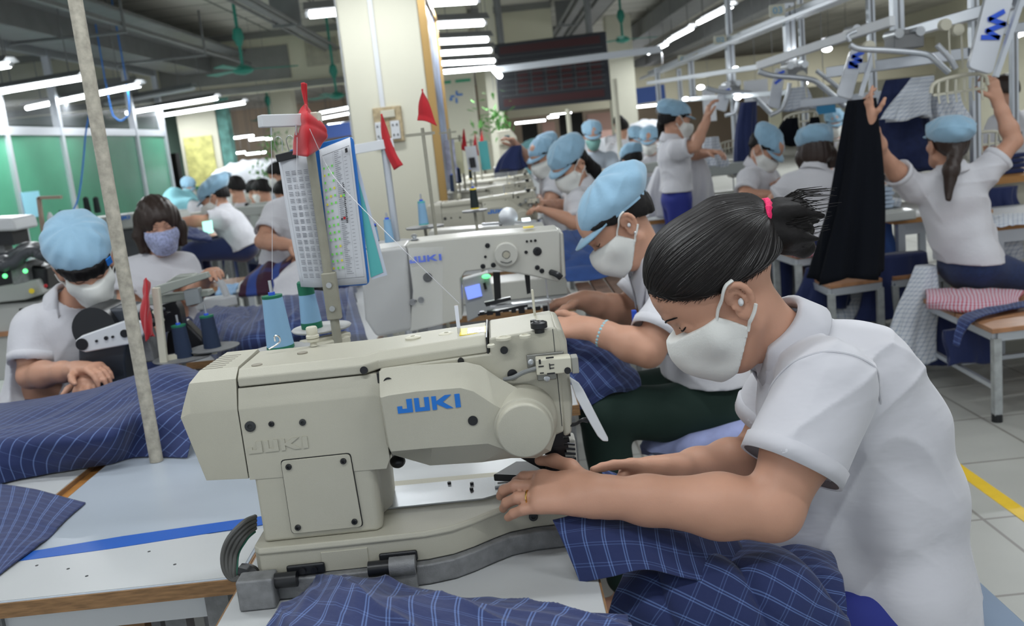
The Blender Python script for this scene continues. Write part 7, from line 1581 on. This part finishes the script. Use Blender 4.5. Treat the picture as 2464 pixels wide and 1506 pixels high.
for px, py, Y, r, lb in ((1990, 118, 5.9, .03, 'bright round work lamp by the nearest numbered post'), (1920, 125, 6.8, .04, 'bright round lamp behind the nearest numbered post'), (1770, 165, 8.6, .03, 'bright round lamp behind the middle numbered post'), (1686, 210, 9, .035, 'bright lamp among the far rails'), (1650, 238, 9.2, .03, 'bright lamp just above the standing woman'), (1938, 200, 7.4, .02, 'tiny bright lamp under the second tube arm'), (1775, 235, 8, .03, 'bright lamp beside the farthest lift arm'), (2185, 475, 5.6, .03, 'shiny lamp glow on the checked cloth table')):
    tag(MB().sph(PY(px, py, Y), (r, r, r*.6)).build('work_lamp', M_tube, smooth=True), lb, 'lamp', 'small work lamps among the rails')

# ================================================================= right side: benches and tables
def bench(name, label, P, z, legs, m=None, w=.012, slats=5, group=None, foot=False, legw=.035):
    "P = four world corners of the top (near-left, near-right, far-right, far-left)"
    c = sum(P)/4; t = thing(name, label, 'bench' if 'bench' in name else 'stool' if 'stool' in name else 'table', (c[0], c[1], 0), group)
    for i in range(slats):
        a, b = i/slats, (i+.93)/slats; q = [P[0]*(1-a)+P[3]*a, P[1]*(1-a)+P[2]*a, P[1]*(1-b)+P[2]*b, P[0]*(1-b)+P[3]*b]; MB().prism([V(v[0], v[1], z-.022) for v in q], (0, 0, .022)).build('slat', m or M_slat, t, bevel=.003)
    q = [c+(p-c)*.93 for p in P]
    for i in range(4): MB().bar(V(q[i][0], q[i][1], z-.042), V(q[(i+1) % 4][0], q[(i+1) % 4][1], z-.042), .03, .038).build('frame_rail', M_alu, t)
    for i in range(4):
        p = q[i]; MB().b2(p[0]-legw/2, p[0]+legw/2, p[1]-legw/2, p[1]+legw/2, .03, z-.05).build('leg', mat('scuffed grey leg paint', (.36, .38, .38), .5, noise=.25, nscale=25), t, bevel=.003)
        MB().cyl((p[0], p[1], 0), (p[0], p[1], .035), legw*.65, n=14).build('rubber_foot', M_black, t, smooth=True)
    MB().bar(V(q[0][0], q[0][1], .15), V(q[3][0], q[3][1], .15), .02, .02).bar(V(q[1][0], q[1][1], .15), V(q[2][0], q[2][1], .15), .02, .02).bar((V(q[0][0], q[0][1], .15)+V(q[3][0], q[3][1], .15))/2, (V(q[1][0], q[1][1], .15)+V(q[2][0], q[2][1], .15))/2, .02, .02).build('stretcher', M_alu, t)
    return t
bench('bench', 'orange slatted bench with scuffed grey legs under the ponytailed woman', [V(2.0, 3.90, 0), V(2.95, 3.95, 0), V(2.95, 4.95, 0), V(2.05, 4.85, 0)], .42, 4)
sheet('seat_cloth', [[PZ(2232, 742, .43), PZ(2330, 752, .43), PZ(2400, 745, .43), PZ(2452, 738, .43)], [PZ(2230, 720, .47), PZ(2330, 722, .47), PZ(2400, 722, .46), PZ(2450, 722, .44)], [PZ(2228, 700, .45), PZ(2320, 700, .45), PZ(2400, 700, .45), PZ(2464, 705, .45)]], P_red, 60, 20, wr=.008, wf=12, seed=71, thick=.02, label='red and blue small checked cloth on the main bench', cat='cloth')
sheet('navy_strap_cloth', [[PZ(2480, 735, .445), PZ(2400, 750, .445), PZ(2345, 768, .44), PY(2320, 800, 4.02), PY(2308, 835, 4.0)], [PZ(2480, 722, .45), PZ(2390, 738, .45), PZ(2318, 756, .44), PY(2300, 790, 4.05), PY(2292, 828, 4.02)]], P_navyf, 50, 14, wr=.004, seed=72, thick=.008, label='navy striped cloth trailing over the near corner of the main bench', cat='cloth')
c = [V(1.70, 5.0, 0), V(2.0, 5.05, 0), V(1.98, 5.5, 0), V(1.70, 5.45, 0)]
bench('stool', 'orange topped stool just left of the black hanging trousers', c, .47, 4, slats=3, group='orange topped stools')
bench('stool', 'orange topped stool left of the main bench, draped with navy cloth', [V(2.08, 5.1, 0), V(2.4, 5.15, 0), V(2.4, 5.5, 0), V(2.1, 5.45, 0)], .46, 4, slats=3, group='orange topped stools')
bench('stool', 'stool piled with folded striped cloth under the woman seen from behind', [V(1.62, 5.3, 0), V(1.98, 5.35, 0), V(1.98, 5.75, 0), V(1.6, 5.7, 0)], .60, 4, slats=3, group='orange topped stools')
bench('stool', 'stool under the seated woman who looks at her hands', [V(1.45, 5.95, 0), V(1.8, 5.95, 0), V(1.8, 6.3, 0), V(1.45, 6.25, 0)], .60, 4, slats=3, group='orange topped stools')
sheet('seat_cloth', [[PY(1895, 612, 5.3), PY(1950, 618, 5.25), PY(2000, 610, 5.3)], [PY(1895, 600, 5.35), PY(1950, 602, 5.3), PY(2000, 598, 5.35)], [PY(1900, 595, 5.6), PY(1950, 594, 5.6), PY(1995, 590, 5.6)]], P_red, 30, 16, wr=.01, seed=73, thick=.02, label='folded red striped cloth on the stool of the woman seen from behind', cat='cloth')
GW = 'orange edged work tables at right'
def wtable(label, x0, x1, y0, y1, z, items=None):
    t = thing('work_table', label, 'table', ((x0+x1)/2, (y0+y1)/2, 0), GW); MB().b2(x0, x1, y0, y1, z-.03, z).build('table_top', M_top, t)
    MB().b2(x0-.004, x1+.004, y0-.004, y0, z-.03, z-.001).b2(x0-.004, x0, y0, y1, z-.03, z-.001).build('edge_band', mat('orange edge band', (.42, .20, .06), .5), t)
    for x in (x0+.05, x1-.05):
        for y in (y0+.05, y1-.05): MB().b2(x-.02, x+.02, y-.02, y+.02, 0, z-.03).build('leg', M_alu, t)
    MB().b2(x0+.05, x1-.05, y0+.04, y0+.06, z-.10, z-.03).build('apron', M_alu, t)
wtable('orange edged table with a clear box, between the black trousers and the ponytailed woman', 2.20, 2.75, 5.35, 6.2, .74)
wtable('orange edged table at the right photo edge carrying checked cloth', 2.50, 3.6, 4.85, 5.6, .72)
wtable('table with small navy stack left of the seated pair', 1.05, 1.9, 6.9, 7.6, .72)
a = PZ(2150, 505, .80); tag(MB().box((a[0], a[1], .77), (.20, .14, .055)).build('parts_box', mat('pale clear plastic box', (.50, .52, .50), .3), bevel=.01), 'pale plastic box on the orange edged table', 'box')
sheet('checked_cloth', [[PZ(2100, 505, .745), PZ(2130, 500, .745), PZ(2165, 498, .745)], [PZ(2100, 488, .77), PZ(2130, 484, .78), PZ(2170, 484, .77)], [PZ(2110, 478, .75), PZ(2140, 476, .75), PZ(2170, 476, .75)]], P_white, 30, 20, wr=.008, seed=75, label='pale checked cloth lying on the table beside the clear box', cat='cloth')
sheet('checked_cloth', [[PZ(2390, 548, .725), PZ(2430, 545, .725), PZ(2500, 540, .725)], [PZ(2390, 530, .745), PZ(2430, 526, .75), PZ(2500, 524, .75)], [PZ(2385, 520, .73), PZ(2430, 516, .73), PZ(2500, 514, .73)]], P_white, 40, 20, wr=.008, seed=76, label='pale checked cloth on the table at the right photo edge', cat='cloth')
t = thing('cabinet', 'cream machine cabinet with an orange top at the right photo edge', 'cabinet', (3.15, 6.1, 0)); MB().b2(2.95, 3.9, 5.9, 6.5, 0, .83).build('body', M_plast, t, bevel=.01)
MB().b2(2.70, 3.9, 5.8, 6.5, .83, .87).build('top', mat('orange edge band', (.42, .20, .06), .5), t)
for i in range(4): tag(MB().box((3.16+.03*(i % 2), 6.05, .885+.032*i), (.22, .2, .028)).build('folded_cloth', M_navy, bevel=.008), 'folded navy cloth on the orange topped cabinet, %s of four' % ['bottom', 'second', 'third', 'top'][i], 'cloth', 'folded navy cloths on the cabinet')
hang('hanging_trousers', PY(2410, 450, 5.75), PY(2408, 515, 5.75), .18, .2, .1, .12, M_navy, 'navy cloth hanging inside the open left side of the cabinet', seed=81)
for i in range(5): tag(MB().box((2.33+.01*(i % 2), 5.9, .762+.026*i), (.13, .12, .022)).build('folded_cloth', mat('pale blue folded cloth', (.40, .48, .58), .9), bevel=.006), 'folded pale blue cloth in a small stack left of the ponytailed cap, %s of five' % ['bottom', 'second', 'middle', 'fourth', 'top'][i], 'cloth', 'folded pale cloths')
# machines and cabinets in the background
def far_machine(px, py, Y, w, label, h=.28, m=None, flip=1, table=True, group='far sewing machines'):
    c = PY(px, py, Y); c = V(c[0], Y, .75); t = thing('sewing_machine', label, 'sewing machine', c, group); m = m or M_cream2; s = flip
    MB().b2(c[0]-w/2, c[0]+w/2, Y-.08, Y+.1, .751, .80).build('bed', m, t, bevel=.008)
    x = lambda a: c[0]+s*a*w
    MB().prism([(x(-.5), Y-.05, .80), (x(-.3), Y-.05, .80), (x(-.28), Y-.05, .75+h*.68), (x(.35), Y-.05, .75+h*.68), (x(.38), Y-.05, .75+h*.5), (x(.5), Y-.05, .75+h*.5), (x(.5), Y-.05, .75+h), (x(-.5), Y-.05, .75+h*.96)], (0, .12, 0)).build('arm', m, t, bevel=.012)
    MB().cyl((x(-.5), Y, .75+h*.8), (x(-.58), Y, .75+h*.8), h*.2, n=16).build('hand_wheel', M_blackm, t, smooth=True)
    MB().cyl((x(.44), Y, .80), (x(.44), Y, .75+h*.5), .006, n=8).build('needle_bar', M_steel, t)
    if table:
        tt = thing('sewing_table', 'table of the %s' % label, 'table', (c[0], Y, 0), 'far sewing tables')
        MB().b2(c[0]-w*.9, c[0]+w*.9, Y-.25, Y+.35, .72, .75).build('table_top', M_top, tt)
        for dx in (-.8, .8):
            for dy in (-.2, .3): MB().b2(c[0]+dx*w-.02, c[0]+dx*w+.02, Y+dy-.02, Y+dy+.02, 0, .72).build('leg', M_grey, tt)
    return t
MC = mat('pale grey machine enamel', (.36, .38, .36), .4)
t = thing('long_bed_machine', 'long grey automatic machine with small blue lettering before the green glass', 'sewing machine', PY(320, 540, 7.4)*V(1, 1, 0)+V(0, 0, 0))
MB().prism(xz([(165, 545), (172, 530), (330, 512), (430, 508), (440, 535), (300, 552), (180, 560)], 7.4), (0, .25, 0)).build('beam', MC, t, bevel=.02)
MB().prism(xz([(190, 556), (420, 535), (450, 660), (220, 690)], 7.45), (0, .5, 0)).build('body', mat('dark machine body', (.05, .055, .06), .5), t)
juki(PY(282, 530, 7.39), V(1, 0, 0), V(0, 0, 1), .03, .10, M_logo, t, 'logo')
q = PY(300, 700, 7.5); MB().b2(q[0]-.5, q[0]+.5, 7.45, 7.9, 0, .8).build('cabinet', MC, t)
for px in (212, 236): tag(MB().lathe(PY(px, 512, 7.2), (0, 0, 1), [(.02, 0), (.024, .01), (.02, .11), (.008, .12)], n=14).build('thread_spool', M_threadk, smooth=True), 'black thread spool on the long grey machine, %s one' % ('left' if px < 220 else 'right'), 'spool', 'black spools on the long machine')
tag(MB().tube(smooth_path([PY(196, 560, 7.1), PY(192, 540, 7.1), PY(204, 528, 7.1), PY(212, 532, 7.1)]), .012).build('hose', M_black, smooth=True), 'black curved hose at the left of the long grey machine', 'hose')
ts4 = thing('thread_stand', 'thin pale spool frame with white spools before the green glass at left', 'thread stand', PY(108, 600, 6.4)*V(1, 1, 0)+V(0, 0, .8))
for a, b in (((93, 475), (110, 600)), ((93, 476), (148, 474)), ((110, 572), (148, 568))): MB().bar(PY(*a, 6.4), PY(*b, 6.4), .03, .02).build('bar', mat('thin tan rod', (.35, .26, .2), .6), ts4)
for px, y, m_, lb in ((129, 565, M_white, 'white thread spool on the thin pale frame at left'), (155, 560, M_threadn, 'navy thread spool beside the white one at left')): tag(MB().lathe(PY(px, y, 6.4), (0, 0, 1), [(.03, 0), (.034, .01), (.02, .12), (.008, .15)], n=14).build('thread_spool', m_, smooth=True), lb, 'spool')
# pressing machine at far left
t = thing('pressing_machine', 'dark padded pressing machine with green lamps at the far left', 'machine', PY(60, 800, 5.0)*V(1, 1, 0))
sheet('padded_top', [[PY(-60, 650, 4.9), PY(20, 640, 4.9), PY(75, 610, 4.9), PY(122, 628, 4.9)], [PY(-60, 620, 5.1), PY(20, 618, 5.1), PY(75, 594, 5.1), PY(120, 612, 5.1)]], mat('dark grey pad', (.06, .065, .075), .4), 40, 14, wr=.01, seed=91, thick=.05, parent=t)
MB().prism(xz([(-40, 655), (70, 640), (110, 640), (115, 700), (-40, 705)], 5.0), (0, .4, 0)).build('mechanism', M_black, t, bevel=.02)
MB().prism(xz([(22, 640), (62, 628), (70, 680), (30, 690)], 4.95), (0, .2, 0)).build('cylinder_block', M_grey, t, bevel=.01)
MB().prism(xz([(-60, 700), (88, 672), (104, 708), (60, 722), (-60, 735)], 4.95), (0, .4, 0)).build('table_edge', MC, t, bevel=.01)
MB().prism(xz([(-60, 735), (95, 725), (112, 900), (-60, 925)], 5.0), (0, .4, 0)).build('cabinet', mat('pale cabinet enamel', (.45, .46, .44), .5), t, bevel=.01)
MB().prism(xz([(-60, 805), (35, 796), (36, 806), (-60, 818)], 4.98), (0, .05, 0)).build('wood_trim', M_slat, t)
for px, py in ((12, 664), (61, 652)): MB().sph(PY(px, py, 4.9), .012).build('lamp', M_led, t, smooth=True)
MB().sph(PY(110, 688, 4.9), .01).build('red_lamp', M_red, t, smooth=True); MB().cyl(PY(76, 700, 4.93), PY(76, 700, 4.9), .014, n=12).build('sticker', M_yel, t)
q = PY(115, 930, 5.1); MB().b2(q[0]-.02, q[0]+.02, 5.0, 5.1, 0, .8).build('leg', MC, t)
t = thing('control_cabinet', 'white machine head with black cable at the left photo edge', 'machine', PY(10, 570, 5.8)*V(1, 1, 0)+V(0, 0, 0)); MB().prism(xz([(-60, 528), (30, 524), (40, 556), (-60, 560)], 5.8), (0, .3, 0)).build('head', M_white, t, bevel=.02); MB().prism(xz([(-60, 560), (28, 556), (34, 590), (-60, 592)], 5.85), (0, .2, 0)).build('body', M_black, t)
q = PY(0, 590, 5.95); MB().b2(q[0]-.1, q[0]+.05, 5.9, 6.0, 0, q[2]).build('stand', M_grey, t)
# stools and tables in the middle left
GS = 'grey tables and stools by the bobbed woman'
def fr_table(label, P, z, m, Yl=None, nm='work_table'):
    t = thing(nm, label, 'table' if 'table' in nm else 'stool', (P[0][0], P[0][1], 0), GS); MB().prism([V(p[0], p[1], z-.03) for p in P], (0, 0, .03)).build('top', m, t)
    for p in P: MB().b2(p[0]-.018, p[0]+.018, p[1]-.018, p[1]+.018, 0, z-.03).build('leg', M_alu, t)
fr_table('grey table holding folded white cloth right of the bobbed woman', [V(-1.55, 5.2, 0), V(-1.0, 5.2, 0), V(-1.0, 5.9, 0), V(-1.6, 5.9, 0)], .74, M_top)
sheet('white_cloth', [[PZ(430, 612, .76), PZ(500, 610, .76)], [PZ(435, 590, .82), PZ(490, 588, .82)], [PZ(440, 582, .78), PZ(485, 582, .78)]], M_shirt, 24, 20, wr=.012, seed=95, thick=.02, label='folded white cloth on the grey table beside the bobbed woman', cat='cloth')
fr_table('low slatted stool under the reaching woman', [V(-2.25, 6.8, 0), V(-1.55, 6.8, 0), V(-1.5, 7.25, 0), V(-2.25, 7.25, 0)], .58, M_slat, nm='stool')
for i in range(6): tag(MB().bar(PZ(510+16*i, 680, .05), PZ(512+16*i, 625, .40), .025, .025).build('frame_leg', M_grey), 'grey stool frame leg behind the white iron, %s from the left' % ['first', 'second', 'third', 'fourth', 'fifth', 'sixth'][i], 'stool leg', 'stool legs behind the iron')
fr_table('brown topped stool before the worker hidden by the clipboard', [V(-1.3, 5.3, 0), V(-.75, 5.3, 0), V(-.75, 5.7, 0), V(-1.3, 5.7, 0)], .55, M_slat, nm='stool')
sheet('navy_cloth', [[PY(455, 545, 6.6), PY(500, 560, 6.6)], [PY(450, 570, 6.4), PY(510, 580, 6.4)]], M_navy, 20, 16, wr=.01, seed=96, thick=.02, label='dark cloth on the long machine under the stretched arm', cat='cloth')
t = thing('screen', 'small lit green and white screen under the stretched arm', 'screen', PY(497, 548, 6.7)); MB().prism(xz([(486, 534), (507, 531), (510, 560), (490, 563)], 6.7), (0, .03, 0)).build('panel', mat('lit screen', (.4, .9, .8), .4, emis=1.2, ecol=(.45, .9, .75)), t)
# distant rows
rr2 = random.Random(5)
for i, (px, py, Y, w, fl, lb) in enumerate(((425, 500, 8.6, .55, 1, 'grey box-like machine left of the reaching woman'), (600, 520, 8.8, .4, -1, 'far cream machine behind the reaching woman'), (560, 500, 10.4, .4, 1, 'small far machine left of the stooping worker'), (650, 500, 9.4, .4, 1, 'small far machine beside the clipboard edge'), (610, 440, 13.5, .4, 1, 'very distant machine under the beige wall, left'), (650, 440, 14.5, .4, -1, 'very distant machine under the beige wall, right'), (1465, 420, 8.8, .55, 1, 'cream machine behind the caps, below the green masked worker'), (1545, 400, 9.0, .45, 1, 'cream machine before the pair of far caps'), (1700, 430, 7.9, .5, 1, 'pale machine behind the raised arm of the standing woman'), (1760, 440, 7.5, .45, -1, 'pale machine between the standing woman and the seated woman'), (2260, 420, 7.0, .5, 1, 'pale machine behind the ponytailed woman'), (2420, 370, 7.8, .5, 1, 'pale machine at the right photo edge'), (1390, 400, 11.5, .4, -1, 'very distant machine left of the green masked worker'), (2020, 430, 7.4, .45, 1, 'pale machine behind the black hanging trousers'))):
    far_machine(px, py, Y, w, lb, m=[M_cream2, MC][i % 2], flip=fl, h=.30)
for i, (px, py, Y, w, h, m_, lb) in enumerate(((590, 400, 18.5, 1.2, .5, M_paper, 'bright white piles on the distant tables at left'), (645, 395, 20, .9, .5, M_shirt, 'second bright white pile far behind the clipboard'), (1370, 350, 16.5, 1.4, .45, M_paper, 'white garments piled far behind the caps'), (1290, 350, 18, .9, .5, M_cyan, 'light cyan garments piled far below the scoreboard'), (1470, 345, 18, 1.2, .5, M_paper, 'white garment rack far right of the green masked worker'), (1565, 300, 19, .8, .5, M_paper, 'white pile by the bright far column'), (425, 470, 11.5, .35, .4, M_cyan, 'pale bundle on the machine beyond the glass room'))):
    c = PY(px, py, Y); sheet('garment_pile', [[c+V(-w/2, -.3, -h), c+V(0, -.35, -h), c+V(w/2, -.3, -h)], [c+V(-w/2, -.2, -.1), c+V(0, -.2, 0), c+V(w/2, -.2, -.12)], [c+V(-w/2, .3, -.1), c+V(0, .3, 0), c+V(w/2, .3, -.1)]], m_, 30, 20, wr=.10, wf=4, seed=100+i, thick=.02, label=lb, cat='garments')
    tag(MB().b2(c[0]-w/2, c[0]+w/2, Y-.3, Y+.4, 0, c[2]-h).build('far_table', M_white), 'table under the %s' % lb, 'table')
t = thing('machine_head', 'tall cream machine housing with a dark label behind the raised navy cloth', 'machine', PY(1218, 350, 8.2)*V(1, 1, 0))
MB().prism(xz([(1196, 315), (1228, 310), (1243, 328), (1246, 345), (1200, 350)], 8.2), (0, .3, 0)).build('head', M_plast, t, bevel=.01); MB().prism(xz([(1200, 350), (1225, 348), (1232, 400), (1206, 405)], 8.25), (0, .2, 0)).build('column', M_plast, t)
MB().prism(xz([(1214, 326), (1225, 325), (1227, 334), (1216, 336)], 8.19), (0, .01, 0)).build('label_plate', mat('dark green label', (.05, .12, .14), .6), t); q = PY(1215, 400, 8.3); MB().b2(q[0]-.1, q[0]+.1, 8.2, 8.5, 0, q[2]).build('stand', M_grey, t)
hang('navy_cloth', PY(1240, 350, 6.4), PY(1228, 408, 6.4), .06, .20, .05, .1, M_navy, 'navy cloth held up by the raised arm in the middle row', 'cloth', seed=99)
for px, py, Y, lb in ((1186, 290, 11, 'green hanging plant bunch beside the narrow far column'), (665, 345, 16, 'green hanging plant bunch on the far column behind the clipboard'), (635, 422, 15, 'small dark green plant among the distant rows')):
    c = PY(px, py, Y); o = MB(); r_ = random.Random(px)
    for k in range(90): p = c+V(r_.gauss(0, .12), r_.gauss(0, .08), r_.gauss(0, .12)); d = V(r_.gauss(0, 1), r_.gauss(0, 1), r_.gauss(0, 1)); d = nrm(d)*.08; s = nrm(np.cross(d, V(0, .3, 1)))*.02; o.add([p-s, p+d, p+s, p-d*.3], [(0, 1, 2, 3)])
    t = tag(o.build('hanging_plant', mat('plant leaves', (.12, .32, .08), .7), fix=False), lb, 'plant')
for (x0, y0, x1, y1, Y, lb) in ((1366, 262, 1362, 350, 12, 'cream pipe standing left of the green masked worker'), (1478, 190, 1472, 350, 12, 'slim white pipe right of the scoreboard'), (2050, 320, 2052, 420, 7.5, 'white upright pipe behind the black trousers')):
    tag(MB().cyl(PY(x0, y0, Y), PY(x0, y0, Y)*V(1, 1, 0), .03, n=10).build('pipe', M_plast, smooth=True), lb, 'pipe')
tag(MB().tube(smooth_path([PY(190, 560, 6.5), PY(165, 530, 6.6), PY(190, 470, 6.9), PY(205, 330, 7.0), PY(210, 180, 7.0), PY(210, 180, 7.0)*V(1, 1, 0)+V(0, 0, 3.6)]), .006).build('air_hose', M_clip, smooth=True), 'thin blue air hose hanging in front of the green glass', 'hose')
tag(MB().tube(smooth_path([PY(262, 240, 12)*V(1, 1, 0)+V(0, 0, 3.6), PY(262, 240, 12), PY(280, 285, 12), PY(300, 285, 12), PY(310, 240, 12), PY(310, 240, 12)*V(1, 1, 0)+V(0, 0, 3.6)]), .009).build('air_hose', M_clip, smooth=True), 'looped blue hose under the left lamps', 'hose')

# cords that carry the hanging things
def cord(o):
    co = np.array([v.co[:] for v in o.data.vertices]); t = co[co[:, 2] > co[:, 2].max()-.02].mean(0)
    MB().cyl(t-V(0, 0, .01), (t[0], t[1], 3.6), .003, n=5).build('cord', M_duct, o)
for o in list(COL.objects):
    if o.type == 'MESH' and o.parent is None and o.name.split('.')[0] in ('banner', 'hanging_sheet', 'blue_card', 'hanging_plant', 'screen') or o.name in ('hanging_shirt.002',): cord(o)
